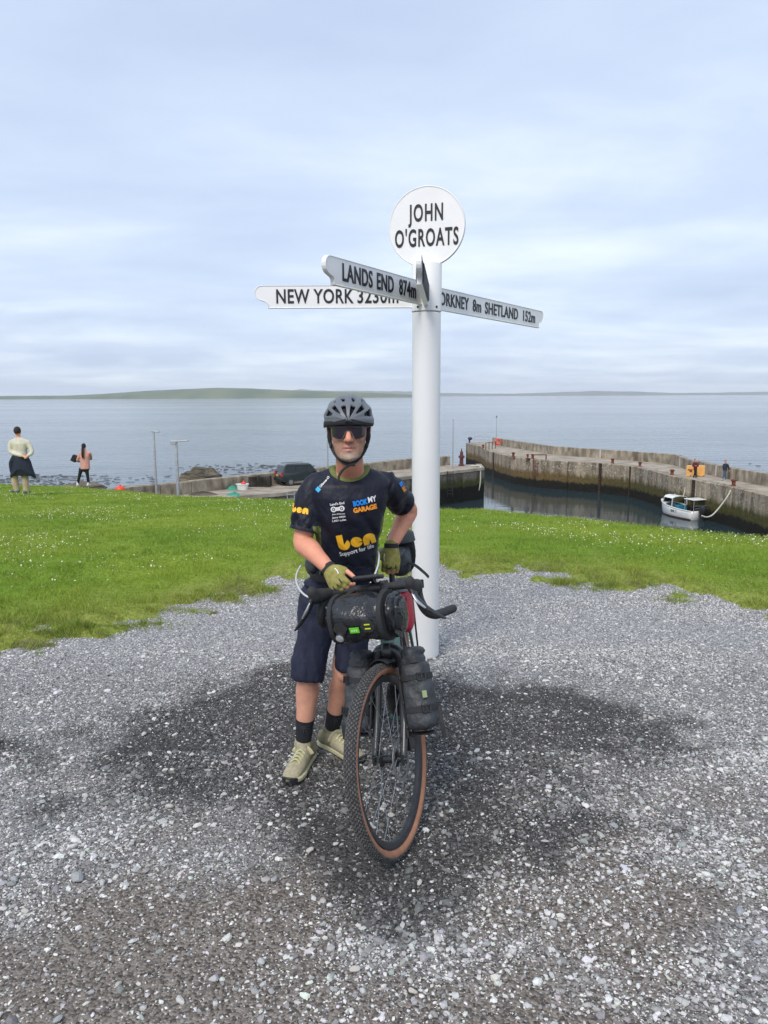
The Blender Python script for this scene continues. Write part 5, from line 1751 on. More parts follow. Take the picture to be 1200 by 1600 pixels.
def hand(skin, glove, W, f, l, curls, thumb, spread=1.0):
    """W wrist, f towards the fingers, l towards the index finger; back of the hand = n"""
    f = f.normalized(); l = (l - f * l.dot(f)).normalized()
    n = l.cross(f)
    if hand.flip: n = -n
    up = f.cross(l)
    K = W + f * 0.088
    skin.sweep([W - f * 0.01, W + f * 0.03, W + f * 0.065, K], [0.026, 0.034, 0.040, 0.038], [0.019, 0.017, 0.015, 0.012], up=up, n=16, res=2)
    glove.sweep([W - f * 0.004, W + f * 0.012, W + f * 0.04, W + f * 0.07, K + f * 0.004], [0.030, 0.034, 0.040, 0.0445, 0.0425], [0.024, 0.023, 0.0215, 0.0195, 0.0165], up=up, n=18, res=2)
    for i, (off, L_) in enumerate(((0.030, 0.070), (0.010, 0.078), (-0.0105, 0.073), (-0.030, 0.058))):
        base = K + l * off * spread + n * (0.002 if i in (1, 2) else -0.002)
        ch_ = finger_chain(base, (f + l * off * 1.2).normalized(), n, L_, curls[i])
        skin.sweep(ch_, [0.0095, 0.0095, 0.0088, 0.0082, 0.0072], n=10, res=3)
        g1 = ch_[1].lerp(ch_[2], 0.85)
        glove.sweep([ch_[0] - f * 0.01, ch_[1], g1], [0.0125, 0.0122, 0.0110], n=10, res=2)
    tb = W + f * 0.030 + l * 0.028 - n * 0.004
    t1 = tb + (f * thumb[0] + l * thumb[1] - n * thumb[2]).normalized() * 0.036
    t2 = t1 + (f * thumb[3] + l * thumb[4] - n * thumb[5]).normalized() * 0.030
    t3 = t2 + (f * thumb[3] + l * thumb[4] * 0.5 - n * thumb[5] * 1.3).normalized() * 0.022
    skin.sweep([tb - l * 0.01, tb, t1, t2, t3], [0.014, 0.0145, 0.0115, 0.0102, 0.0085], n=10, res=3)
    glove.sweep([tb - l * 0.01, tb, t1, t1.lerp(t2, 0.3)], [0.0165, 0.0175, 0.0145, 0.0128], n=10, res=2)
    return n


person = empty('person', (-0.2, 3.4, 0))
tag(person, 'cyclist in navy jersey and grey helmet holding a loaded bicycle at the signpost', 'person')
_PI = Matrix.Translation((0.2, -3.4, 0))


def wear(mb_or_mesh, name, m, parent=None, smooth=60, **kw):
    if isinstance(mb_or_mesh, MB):
        o = mb_or_mesh.build(name, m, None, smooth=smooth, **kw)
    else:
        mb_or_mesh.materials.clear()
        for q in (m if isinstance(m, list) else [m]): mb_or_mesh.materials.append(q)
        o = link(name, mb_or_mesh)
    o.data.transform(_PI)
    o.parent = parent or person
    return o


# ---- skin: one continuous figure
sk, gr, gl_ = MB(), MB(), MB()
H = J['head']
FW = Vector((0.03, -1, -0.02)).normalized(); RT = Vector((1, 0.03, 0)); UP = Vector((0, 0, 1))


def hp(x, f, z): return H + RT * x + FW * f + UP * z


rings = []
for z, w, yc, d in ((-0.121, 0.010, 0.066, 0.008), (-0.118, 0.026, 0.060, 0.026), (-0.106, 0.045, 0.046, 0.048), (-0.085, 0.057, 0.029, 0.067), (-0.055, 0.065, 0.013, 0.084), (-0.02, 0.069, 0.001, 0.095), (0.02, 0.072, -0.007, 0.100), (0.06, 0.071, -0.012, 0.098), (0.09, 0.059, -0.014, 0.080), (0.108, 0.036, -0.014, 0.05), (0.114, 0.012, -0.014, 0.015)):
    rings.append(superring(hp(0, yc, z), RT, FW, w, d, 2.25, 28))
sk.loft(rings)
sk.sweep([hp(0, 0.090, 0.020), hp(0, 0.101, 0.0), hp(0, 0.112, -0.022), hp(0, 0.116, -0.032)], [0.008, 0.0085, 0.012, 0.0135], n=12, res=3)
for s in (-1, 1):
    sk.ell(hp(s * 0.0125, 0.101, -0.036), (0.0085, 0.011, 0.008))
    sk.ell(hp(s * 0.038, 0.070, -0.030), (0.022, 0.018, 0.020))
    sk.ell(hp(s * 0.031, 0.082, 0.026), (0.024, 0.012, 0.009))
    sk.sweep([hp(s * 0.071, 0.004, 0.018), hp(s * 0.080, -0.010, 0.012), hp(s * 0.079, -0.006, -0.014), hp(s * 0.072, 0.006, -0.034)], [0.008, 0.010, 0.009, 0.007], [0.012, 0.014, 0.012, 0.008], n=10, res=2)
sk.sweep([hp(-0.028, 0.085, -0.063), hp(-0.008, 0.0985, -0.0615), hp(0, 0.099, -0.063), hp(0.008, 0.0985, -0.0615), hp(0.028, 0.085, -0.063)], [0.002, 0.0036, 0.0034, 0.0036, 0.002], n=8, res=2)
sk.sweep([hp(-0.022, 0.087, -0.0705), hp(0, 0.0985, -0.0765), hp(0.022, 0.087, -0.0705)], [0.002, 0.0045, 0.002], n=8, res=3)
sk.ell(hp(0, 0.080, -0.104), (0.021, 0.017, 0.016))
sk.sweep([hp(0, -0.012, -0.05), hp(0, -0.004, -0.10), J['neck'] + Vector((0, 0.0, 0.0)), J['neck'] + Vector((0, 0.01, -0.08))], [0.058, 0.055, 0.060, 0.085], [0.062, 0.058, 0.058, 0.07], n=20, res=3)
# torso core (under the jersey), arms, legs
tors = [(1.375, -0.143, 3.205, 0.085, 0.06), (1.34, -0.145, 3.21, 0.120, 0.07), (1.25, -0.150, 3.215, 0.120, 0.085), (1.10, -0.158, 3.25, 0.108, 0.088), (0.95, -0.175, 3.33, 0.096, 0.078), (0.84, -0.198, 3.39, 0.105, 0.085)]
sk.loft([superring(Vector((x, y, z)), Vector((1, 0.12, 0)).normalized(), Vector((-0.12, 1, 0)).normalized(), w, d, 2.3, 24) for z, x, y, w, d in tors])


def tube(mb, pts, r, res=4, n=16): mb.sweep(pts, r, n=n, res=res)


rmid = J['rel'].lerp(J['rwr'], 0.28)
tube(sk, [J['rsh'] + Vector((0.05, 0, 0.0)), J['rsh'], J['rsh'].lerp(J['rel'], 0.5), J['rel'], rmid, J['rel'].lerp(J['rwr'], 0.7), J['rwr']], [0.036, 0.040, 0.043, 0.041, 0.044, 0.033, 0.027])
lmid = J['lel'].lerp(J['lwr'], 0.3)
tube(sk, [J['lsh'] + Vector((-0.05, 0, 0.0)), J['lsh'], J['lsh'].lerp(J['lel'], 0.5), J['lel'], lmid, J['lel'].lerp(J['lwr'], 0.72), J['lwr']], [0.036, 0.040, 0.042, 0.040, 0.042, 0.033, 0.027])
for s, h_, k_, a_ in ((-1, 'rhip', 'rknee', 'rank'), (1, 'lhip', 'lknee', 'lank')):
    hh, kk, aa = J[h_], J[k_], J[a_]
    cal = kk.lerp(aa, 0.30) + Vector((0, 0.016, 0))
    tube(sk, [hh.lerp(kk, 0.16), hh.lerp(kk, 0.5), kk + Vector((0, 0, 0.05)), kk, kk.lerp(aa, 0.12), cal, kk.lerp(aa, 0.62), aa + Vector((0, 0, 0.04)), aa - Vector((0, 0, 0.02))], [0.078, 0.062, 0.051, 0.0495, 0.0475, 0.0535, 0.042, 0.033, 0.034], n=20)
    sk.ell(kk + Vector((0, -0.036, 0.0)), (0.028, 0.022, 0.034))
# right hand on the bar top
hand.flip = False
fR = (J['rkn'] - J['rwr']).normalized() + Vector((0, 0, -0.12))
hand.flip = False
lR = Vector((0.72, -0.45, 0.40))
# back of the hand must face up/towards the viewer
_n = lR.cross(fR)
hand.flip = _n.z < 0
hand(sk, gl_, J['rwr'], fR, lR, [(28, 55, 45), (34, 60, 45), (40, 62, 45), (46, 62, 45)], (0.75, 0.55, 0.15, 0.9, 0.25, 0.25))
# left hand holding the nose of the saddle, back of the hand to the viewer
fL = Vector((-0.02, -0.10, -1.0)); lL = Vector((-1, -0.12, 0.05))
_n = lL.cross(fL); hand.flip = _n.y > 0
hand(sk, gr, J['lwr'] + Vector((-0.002, -0.006, 0.0)), fL, lL, [(30, 45, 40), (24, 40, 40), (20, 38, 38), (16, 36, 36)], (0.75, 0.7, 0.25, 0.7, 0.3, 0.5))
body_me = organic(sk, 0.0042, 3, 0.5)
nv = len(body_me.vertices)
co = np.empty(nv * 3, dtype=np.float32); body_me.vertices.foreach_get('co', co); co = co.reshape(-1, 3)
colr = np.tile(SKIN, (nv, 1))
rel = co - np.array(H)
f_ = rel @ np.array(FW); x_ = rel @ np.array(RT); z_ = rel[:, 2]
isface = (z_ > -0.16) & (z_ < 0.13) & (np.abs(x_) < 0.1)
nz = fbm(co[:, 0] * 160, co[:, 2] * 160, 3)
beard = isface * sstep(-0.028, -0.052, z_ - 0.030 * np.clip((0.09 - f_) / 0.06, 0, 1) * 0.6) * sstep(-0.02, 0.02, f_) * (1 - sstep(-0.128, -0.142, z_))
lips = isface & (np.abs(z_ + 0.0685) < 0.0095) & (np.abs(x_) < 0.027 - 1.4 * np.abs(z_ + .0685)) & (f_ > 0.087)
mouthline = isface & (np.abs(z_ + 0.0690) < 0.0022) & (np.abs(x_) < 0.026) & (f_ > 0.08)
bc_ = np.array([0.33, 0.205, 0.145]); white = np.array([0.43, 0.365, 0.305])
goat = (sstep(-0.078, -0.098, z_) * sstep(0.05, 0.025, np.abs(x_)))[:, None]
bcol = bc_ * (1 - goat) + white * goat
bcol = bcol * (0.55 + 0.9 * nz[:, None])
colr = colr * (1 - 0.80 * beard[:, None]) + bcol * 0.80 * beard[:, None]
colr[lips] = (0.55, 0.235, 0.195)
colr[mouthline] = (0.22, 0.08, 0.07)
red = isface * np.exp(-((z_ + 0.03) ** 2) / 0.0006) * sstep(0.09, 0.115, f_)
colr = colr * (1 - 0.35 * red[:, None]) + np.array([0.58, 0.22, 0.16]) * 0.35 * red[:, None]
legs = (co[:, 2] < 0.7)
colr[legs] = np.array([0.62, 0.315, 0.22]) * (0.92 + 0.16 * fbm(co[legs][:, 0] * 40, co[legs][:, 2] * 20, 8))[:, None]
at = body_me.color_attributes.new('Col', 'FLOAT_COLOR', 'POINT')
c4 = np.ones((nv, 4), dtype=np.float32); c4[:, :3] = colr; at.data.foreach_set('color', c4.ravel())
wear(body_me, 'body', M['skin'])

# ---- jersey
sh = MB()
TX, TY = Vector((1, 0.12, 0)).normalized(), Vector((-0.12, 1, 0)).normalized()
prof = [(1.408, -0.143, 3.203, 0.066, 0.058), (1.402, -0.143, 3.205, 0.082, 0.068), (1.386, -0.144, 3.209, 0.122, 0.084), (1.364, -0.145, 3.212, 0.156, 0.095), (1.335, -0.146, 3.212, 0.170, 0.104), (1.28, -0.148, 3.212, 0.166, 0.116), (1.20, -0.151, 3.222, 0.150, 0.119), (1.12, -0.154, 3.243, 0.139, 0.115), (1.04, -0.158, 3.272, 0.133, 0.110), (0.97, -0.163, 3.305, 0.131, 0.108), (0.925, -0.168, 3.325, 0.134, 0.111), (0.905, -0.170, 3.332, 0.135, 0.112)]
for _k, (z, x, y, w, d) in enumerate(prof):
    prof[_k] = superring(Vector((x, y, z)), TX, TY, w, d, 2.35, 36, 0.018, 4, z)
    if z > 1.33:                                   # neckline drops at the front
        prof[_k] = [v + Vector((0, 0, -0.042 * sstep(1.33, 1.40, z) * max(0.0, (y - v.y) / d))) for v in prof[_k]]
sh.loft(prof)
rs1 = J['rsh'].lerp(J['rel'], 0.80); ls1 = J['lsh'].lerp(J['lel'], 0.66)
sh.sweep([J['rsh'] + Vector((0.075, 0.005, 0.006)), J['rsh'] + Vector((0.004, 0, 0.0)), J['rsh'].lerp(J['rel'], 0.42), rs1], [0.052, 0.060, 0.062, 0.062], [0.060, 0.066, 0.067, 0.066], n=24, res=4, caps='flat')
sh.sweep([J['lsh'] + Vector((-0.075, 0.0, 0.006)), J['lsh'] + Vector((-0.004, 0, 0.0)), J['lsh'].lerp(J['lel'], 0.40), ls1], [0.052, 0.058, 0.059, 0.058], [0.058, 0.064, 0.064, 0.062], n=24, res=4, caps='flat')
shirt_me = organic(sh, 0.0065, 5, 0.5)
# cloth folds: pulls running from the armpits and slack at the waist
nv = len(shirt_me.vertices)
co = np.empty(nv * 3, dtype=np.float32); shirt_me.vertices.foreach_get('co', co); co = co.reshape(-1, 3).astype(np.float64)
no = np.empty(nv * 3, dtype=np.float32); shirt_me.vertices.foreach_get('normal', no); no = no.reshape(-1, 3)
u = co[:, 0] * 1.0 + 0.55 * co[:, 2]; v = -0.55 * co[:, 0] + co[:, 2]
fold = (fbm(u * 26, v * 7, 14, 3) - 0.5) * 0.022 * sstep(1.32, 1.16, co[:, 2])
fold += (fbm(co[:, 0] * 9 + 4, co[:, 2] * 34, 15, 3) - 0.5) * 0.030 * sstep(1.06, 0.93, co[:, 2])
arm_l = sstep(-0.27, -0.30, co[:, 0]) + sstep(-0.01, 0.03, co[:, 0])
fold += (fbm((co[:, 0] - 0.6 * co[:, 2]) * 38, (co[:, 2] + .4 * co[:, 0]) * 9, 16, 3) - 0.5) * 0.024 * arm_l
co += no * fold[:, None]
shirt_me.vertices.foreach_set('co', co.astype(np.float32).ravel()); shirt_me.update()
# side panels in olive below the armpits
ctr = np.array([-0.158, 3.26])
mi = []
for p in shirt_me.polygons:
    c = p.center
    lat = (c.x - (-0.150 - (1.2 - c.z) * 0.03)) * TX.x + (c.y - 3.25) * TX.y
    on_side = c.z < (1.165 if lat < 0 else 1.20) and c.x > -0.315 and c.x < 0.005
    hw = np.interp(c.z, [0.9, 0.97, 1.04, 1.12, 1.2], [0.135, 0.131, 0.133, 0.139, 0.150])
    mi.append(1 if on_side and hw * (0.875 if lat < 0 else 0.90) < abs(lat) < hw * 1.09 else 0)
shirt = wear(shirt_me, 'jersey', [M['shirt'], M['olive']])
shirt_me.polygons.foreach_set('material_index', mi)
shirt_me.polygons.foreach_set('use_smooth', [True] * len(mi))
SHV = [Vector(v.co) + Vector((-0.2, 3.4, 0)) for v in shirt_me.vertices]
BVH = BVHTree.FromPolygons(SHV, [tuple(p.vertices) for p in shirt_me.polygons])
# collar and sleeve hems
ring = []
for j in range(33):
    a = 2 * math.pi * j / 32
    ring.append(Vector((-0.143, 3.204, 1.407)) + Vector((0.074 * math.cos(a), 0.067 * math.sin(a), -0.046 * max(0, -math.sin(a)) - 0.002)))
col_ = MB().sweep(ring, 0.0125, 0.0065, n=10, caps=None)
wear(col_, 'collar', M['olive'], shirt)
for a_, b_, c_, ra_, rb_ in ((J['rsh'].lerp(J['rel'], 0.42), rs1, 0, 0.0625, 0.0665), (J['lsh'].lerp(J['lel'], 0.40), ls1, 0, 0.0585, 0.0625)):
    d = (b_ - a_).normalized()
    hm = MB(); hm.sweep([b_ - d * 0.014, b_ - d * 0.006, b_ + d * 0.002], [ra_ + .0005, ra_ + 0.002, ra_ + .001], [rb_ + .0005, rb_ + 0.002, rb_ + .001], n=28, caps='flat')
    wear(hm, 'sleeve_hem', M['shirt'], shirt, smooth=50)


def project(me, px, py, rot, m, name, sx=1.0, lift=0.0016, Y=3.15, shear=0.0):
    """flat print laid on the jersey"""
    bm = bmesh.new(); bm.from_mesh(me)
    bmesh.ops.triangulate(bm, faces=bm.faces)
    for _ in range(4):
        ed = [e for e in bm.edges if e.calc_length() > 0.008]
        if not ed: break
        bmesh.ops.subdivide_edges(bm, edges=ed, cuts=1)
        bmesh.ops.triangulate(bm, faces=bm.faces)
    o0 = PY(px, py, Y); c, s = math.cos(rad(rot)), math.sin(rad(rot))
    ok = True
    for v in bm.verts:
        x, y = v.co.x * sx + shear * v.co.y, v.co.y
        wx, wz = o0.x + x * c - y * s, o0.z + x * s + y * c
        hit = BVH.ray_cast(Vector((wx, 2.4, wz)), Vector((0, 1, 0)))
        if hit[0] is None:
            hit = BVH.find_nearest(Vector((wx, Y, wz)))
        nn = hit[1] if hit[1].y < 0 else -hit[1]
        v.co = hit[0] + nn * lift
    bm.to_mesh(me); bm.free()
    me.materials.clear(); me.materials.append(M[m])
    o = link(name, me); me.transform(_PI); o.parent = shirt
    return o


def flat(outlines):
    b = MB()
    for o in outlines: b.add([(x, y, 0) for x, y in o], [tuple(range(len(o)))])
    return b.mesh('print', [])


def arc(cx, cy, r, a0, a1, n=18): return [(cx + r * math.cos(rad(a0 + (a1 - a0) * i / n)), cy + r * math.sin(rad(a0 + (a1 - a0) * i / n))) for i in range(n + 1)]


PXM = 3.13 / 1200.0
def ben(px, py, h, rot, sx=1.0, **kw):
    """three fat rounded letters; h = height of the tall stem"""
    r = h * 0.345
    b_ = [(-r, h - r), (-r, -0.0)] + arc(0, 0, r, 180, 408)[1:] + [(0.0, 0.0), (0.02 * h, h - r), (-0.0, h - r)]
    e_ = arc(0, 0, r * 0.98, 8, 345, 26) + [(0.10 * r, -0.05 * r), (0.98 * r, -0.02 * r)]
    n_ = [(-r, -r), (-r, 0.05 * r)] + arc(0, 0.05 * r, r, 180, 10, 14)[1:] + [(r, -r), (0.28 * r, -r), (0.10 * r, -0.05 * r), (-0.12 * r, -r)]
    sp_ = r * 2.12
    for k_, (o, dx) in enumerate(((b_, -sp_), (e_, 0), (n_, sp_))):
        project(flat([[(x + dx, y) for x, y in o]]), px, py, rot, 'print_amber', 'print', sx=sx, **kw)


ben(557, 846.5, 27 * PXM, 11, 1.02)
ben(469.5, 795, 13.5 * PXM, -6, 1.0, Y=3.18)


def word(body, px, py, wpx, hpx, rot, m, off=0.0, **kw):
    me = text_mesh(body, 0.1, 1.0, 0.0, off)
    xs = [v.co.x for v in me.vertices]; ys = [v.co.y for v in me.vertices]
    sx, sy = wpx * PXM / (max(xs) - min(xs)), hpx * PXM / (max(ys) - min(ys))
    cx, cy = (max(xs) + min(xs)) / 2, (max(ys) + min(ys)) / 2
    me.transform(Matrix.Diagonal((sx, sy, 1, 1)) @ Matrix.Translation((-cx, -cy, 0)))
    return project(me, px, py, rot, m, 'print', **kw)


word('Support for life', 557, 862, 56, 9.5, 13, 'print_white', 0.002)
word('BOOK', 563.5, 783, 23, 9, 9, 'print_blue', 0.006)
word('MY', 581.5, 778.5, 13, 9, 9, 'print_white', 0.003)
word('GARAGE', 570.5, 792.5, 37, 8.5, 9, 'print_orange', 0.006)
word("Land's End", 528, 784, 22.5, 4.2, 8, 'print_white', 0.003)
word("John O'Groats", 530, 800.5, 20.5, 2.8, 5, 'print_white', 0.003)
word('June 2026', 530.5, 805.5, 21.5, 3.6, 7, 'print_white', 0.003)
word('1,053 miles', 531, 810.5, 22, 3.6, 7, 'print_white', 0.003)
rl = 4.6 * PXM
link_ = arc(-6.4 * PXM, 0, rl, 40, 320, 20) + arc(6.4 * PXM, 0, rl, -140, 140, 20)
project(flat([link_]), 528.7, 792.3, 7, 'print_white', 'print')
for dx in (-6.4, 6.4):
    project(flat([arc(dx * PXM, 0, 2.4 * PXM, 0, 345, 16)]), 528.7, 792.3, 7, 'shirt', 'print', lift=0.0022)
    project(flat([arc(dx * PXM, 0, 1.3 * PXM, 0, 345, 12)]), 528.7, 792.3, 7, 'print_white', 'print', lift=0.0028)
d_ = 3.4 * PXM
project(flat([[(-d_, -d_), (d_, -d_), (d_, d_), (-d_, d_)]]), 498.3, 763.5, 48, 'print_cyan', 'print')
word('Ohme-O', 507.5, 752.5, 20, 3.6, 48, 'print_white', 0.003)
word('BOOK', 626.5, 755, 7, 5.5, -62, 'print_blue', 0.006, Y=3.3)
word('GARAGE', 630.5, 763, 10, 5, -62, 'print_orange', 0.006, Y=3.3)

# ---- shorts
so = MB()
hx = [(0.985, -0.168, 3.325, 0.120, 0.098), (0.955, -0.172, 3.338, 0.128, 0.105), (0.91, -0.185, 3.355, 0.142, 0.115), (0.86, -0.197, 3.385, 0.158, 0.124), (0.80, -0.203, 3.40, 0.160, 0.118), (0.76, -0.205, 3.405, 0.150, 0.10)]
so.loft([superring(Vector((x, y, z)), TX, TY, w, d, 2.3, 30) for z, x, y, w, d in hx])
rh1 = PY(481, 1060, 3.345); lh1 = PY(546, 1045, 3.395)
so.sweep([J['rhip'] + Vector((0.0, 0, 0.02)), J['rhip'].lerp(rh1, 0.3), J['rhip'].lerp(rh1, 0.7), rh1], [0.088, 0.088, 0.081, 0.0765], [0.098, 0.098, 0.086, 0.080], up=(0, 1, 0), n=26, res=4, caps='flat')
so.sweep([J['lhip'] + Vector((0.0, 0, 0.02)), J['lhip'].lerp(lh1, 0.3), J['lhip'].lerp(lh1, 0.7), lh1], [0.088, 0.088, 0.080, 0.0740], [0.098, 0.098, 0.086, 0.080], up=(0, 1, 0), n=26, res=4, caps='flat')
sho = organic(so, 0.0068, 4, 0.5)
nv = len(sho.vertices)
co = np.empty(nv * 3, dtype=np.float32); sho.vertices.foreach_get('co', co); co = co.reshape(-1, 3).astype(np.float64)
no = np.empty(nv * 3, dtype=np.float32); sho.vertices.foreach_get('normal', no); no = no.reshape(-1, 3)
fold = (fbm(co[:, 0] * 24 + co[:, 2] * 6, co[:, 2] * 6 + co[:, 1] * 10, 24, 3) - 0.5) * 0.026 + (fbm(co[:, 0] * 8, co[:, 2] * 26 + co[:, 0] * 12, 25, 3) - 0.5) * 0.026 * sstep(0.70, 0.80, co[:, 2])
co += no * fold[:, None]
sho.vertices.foreach_set('co', co.astype(np.float32).ravel()); sho.update()
shorts = wear(sho, 'shorts', M['shorts'])

# ---- hip pack and its pale hose
belt = [Vector((-0.180, 3.345, 0.925)) + TX * (0.148 * math.cos(2 * math.pi * j / 32)) + TY * (0.126 * math.sin(2 * math.pi * j / 32)) + Vector((0, 0, 0.012 * math.cos(2 * math.pi * j / 32))) for j in range(33)]
wear(MB().sweep(belt, 0.004, 0.017, n=10, caps=None), 'belt', M['webbing'])
hp_me = organic(MB().ell((-0.312, 3.37, 0.955), (0.045, 0.075, 0.058)).ell((-0.06, 3.40, 0.955), (0.04, 0.06, 0.05)).ell((-0.18, 3.475, 0.96), (0.14, 0.06, 0.075)), 0.008, 5)
pk = tag(link('hip_pack', hp_me), 'small black hip pack worn at the back of the cyclist', 'bag'); hp_me.materials.clear(); hp_me.materials.append(M['bag_fabric'])
hose = [PY(470, 884, 3.33), PY(464, 896, 3.26), PY(463, 908, 3.17), PY(468, 921, 3.06), PY(478, 931, 2.98), PY(492, 937, 2.94), PY(510, 950, 2.96), PY(540, 952, 3.0), PY(565, 938, 3.04), PY(576, 917, 3.10), PY(585, 899, 3.15), PY(591, 882, 3.20), PY(592, 866, 3.24), PY(588, 858, 3.27)]
tag(MB().sweep(hose, 0.0042, n=10, res=5).build('drinking_hose', M['cable'], smooth=60), 'pale hose looping from hip to hip in front of the shorts', 'hose')

# ---- gloves
gm = organic(gl_, 0.0035, 3, 0.5); g_r = wear(gm, 'glove', M['glove'])
gm2 = organic(gr, 0.0035, 3, 0.5); g_l = wear(gm2, 'glove', M['glove'])
for W, f, g in ((J['rwr'], fR.normalized(), g_r), (J['lwr'] + Vector((-0.002, -0.006, 0)), fL.normalized(), g_l)):
    l = lR if g is g_r else lL
    l = (l - f * l.dot(f)).normalized()
    wear(MB().sweep([W - f * 0.008, W + f * 0.004, W + f * 0.012], [0.0315, 0.0325, 0.0335], [0.0255, 0.0265, 0.0255], up=f.cross(l), n=22, caps='flat'), 'cuff', M['webbing'], g)
    n_ = l.cross(f)
    if (g is g_r and n_.z < 0) or (g is g_l and n_.y > 0): n_ = -n_
    for off in (0.020, 0.0, -0.020):
        p = W + f * 0.096 + l * off + n_ * 0.0135
        wear(MB().box(p, (0.0045, 0.020, 0.004), Matrix((l, f, n_)).transposed()), 'seam', M['webbing'], g)
    p = W + f * 0.055 + l * 0.032 + n_ * 0.016
    wear(MB().sweep([p - f * .016, p + l * .003, p + f * 0.014], 0.0028, 0.0016, n=8), 'piping', M['print_white'], g)


# ---- socks and shoes
def foot(ank, heel, toe, printed):
    hd = (toe - heel); Lf = hd.length; d = hd.normalized(); w = Vector((-d.y, d.x, 0))
    # sock
    kn = J['rknee'] if ank is J['rank'] else J['lknee']
    top = ank.lerp(kn, 0.36)
    s_ = MB().sweep([top, ank.lerp(kn, 0.2), ank.lerp(kn, 0.06), ank - Vector((0, 0, 0.03))], [0.0440, 0.0395, 0.0365, 0.038], n=22, res=4, caps='flat')
    sock = wear(s_, 'sock', M['sock'])
    # starburst print on the front
    cpt = ank.lerp(kn, 0.285); fr_ = Vector((0.0, -1, 0.0)) if printed == 0 else Vector((0.1, -1, 0)).normalized()
    pr = MB()
    for i in range(10):
        a = 2 * math.pi * i / 10 + 0.2
        for r0, r1 in ((0.004, 0.013), (0.015, 0.026)):
            q0 = Vector((math.cos(a) * r0, 0, math.sin(a) * r0)); q1 = Vector((math.cos(a) * r1, 0, math.sin(a) * r1))
            rr_ = 0.0425
            f0 = cpt + q0 + fr_ * math.sqrt(max(0.0001, rr_ ** 2 - q0.x ** 2)); f1 = cpt + q1 + fr_ * math.sqrt(max(0.0001, rr_ ** 2 - q1.x ** 2))
            pr.sweep([f0, f1], 0.0011, n=5, caps='flat')
    wear(pr, 'print', M['sock_print'], sock)
    # upper
    up_ = MB()
    P = lambda t, z, s=0.0: heel + d * (Lf * t) + w * s + Vector((0, 0, z))
    up_.sweep([P(0.10, 0.050), P(0.25, 0.058), P(0.45, 0.055), P(0.65, 0.045), P(0.82, 0.037), P(0.92, 0.031)], [0.033, 0.036, 0.038, 0.043, 0.042, 0.031], [0.040, 0.044, 0.040, 0.030, 0.022, 0.014], up=(0, 0, 1), n=18, res=3)
    up_.sweep([P(0.16, 0.055), ank + Vector((0, 0, -0.018)), ank + Vector((0, 0, 0.004))], [0.042, 0.043, 0.044], n=18)
    me = organic(up_, 0.0042, 4, 0.5)
    shoe = wear(me, 'shoe', M['shoe'])
    mi_ = []
    me.materials.append(M['shoe_dark'])
    for p in me.polygons:
        c = Vector(p.center) + Vector((-0.2, 3.4, 0))
        t = (c - heel).dot(d) / Lf
        mi_.append(1 if t < 0.36 + 0.5 * (0.08 - c.z) else 0)
    me.polygons.foreach_set('material_index', mi_)
    # sole: footprint outline, two layers, toe bumper
    def foot_o(k):
        o = []
        for t, hw, sh_ in ((0.0, 0.012, 0), (0.03, 0.027, 0), (0.12, 0.034, 0), (0.3, 0.034, 0.002), (0.5, 0.038, 0.003), (0.7, 0.047, 0.004), (0.85, 0.044, 0.004), (0.92, 0.037, 0.003), (0.96, 0.029, 0.003), (0.99, 0.018, 0.002), (1.0, 0.008, 0.002)):
            o.append((t, hw * k, sh_))
        return [(t, hw + s_) for t, hw, s_ in o] + [(t, -hw + s_) for t, hw, s_ in o[::-1]]

    def slab(z0f, z1f, k, name, m, par, t0=0.0, t1=1.0):
        o = [(t, s) for t, s in foot_o(k) if t0 <= t <= t1]
        b0 = [P(t, z0f(t), s) for t, s in o]; b1 = [P(t, z1f(t), s) for t, s in o]
        b = MB(); b.loft([b0, b1])
        return wear(b, name, m, par, smooth=50, bevel=0.003)
    spring = lambda t: 0.016 * max(0, (t - 0.72) / 0.28) ** 2 + 0.003
    slab(lambda t: spring(t), lambda t: spring(t) + 0.008, 1.0, 'outsole', M['rubber'], shoe)
    slab(lambda t: spring(t) + 0.007, lambda t: spring(t) + 0.030 - 0.008 * t, 1.04, 'midsole', M['sole'], shoe)
    slab(lambda t: spring(t) + 0.004, lambda t: spring(t) + 0.027, 1.06, 'toe_bumper', M['black_plastic'], shoe, 0.90, 1.0)
    # strap and laces
    st = []
    for j in range(11):
        a = math.pi * (0.12 + 0.76 * j / 10)
        st.append(P(0.385, 0.052 + 0.049 * math.sin(a), 0.0465 * math.cos(a)))
    wear(MB().sweep(st, 0.012, 0.0025, up=d, n=8), 'strap', M['sole'], shoe)
    lc = MB()
    for k_, t in enumerate((0.47, 0.535, 0.60, 0.665)):
        zt = 0.101 - 0.075 * (t - 0.40)
        lc.sweep([P(t, zt - 0.010, -0.022), P(t + 0.02, zt + 0.004, 0.0), P(t + 0.005, zt - 0.010, 0.022)], 0.0026, n=6, res=3)
        lc.sweep([P(t + 0.02, zt - 0.011, -0.022), P(t, zt + 0.002, 0.0), P(t + 0.03, zt - 0.013, 0.022)], 0.0022, n=6, res=3)
    wear(lc, 'laces', M['lace'], shoe)


foot(J['rank'], PZ(488, 1180, 0), PZ(449, 1231, 0), 0)
foot(J['lank'], PZ(500, 1163, 0), PZ(568, 1196, 0), 1)

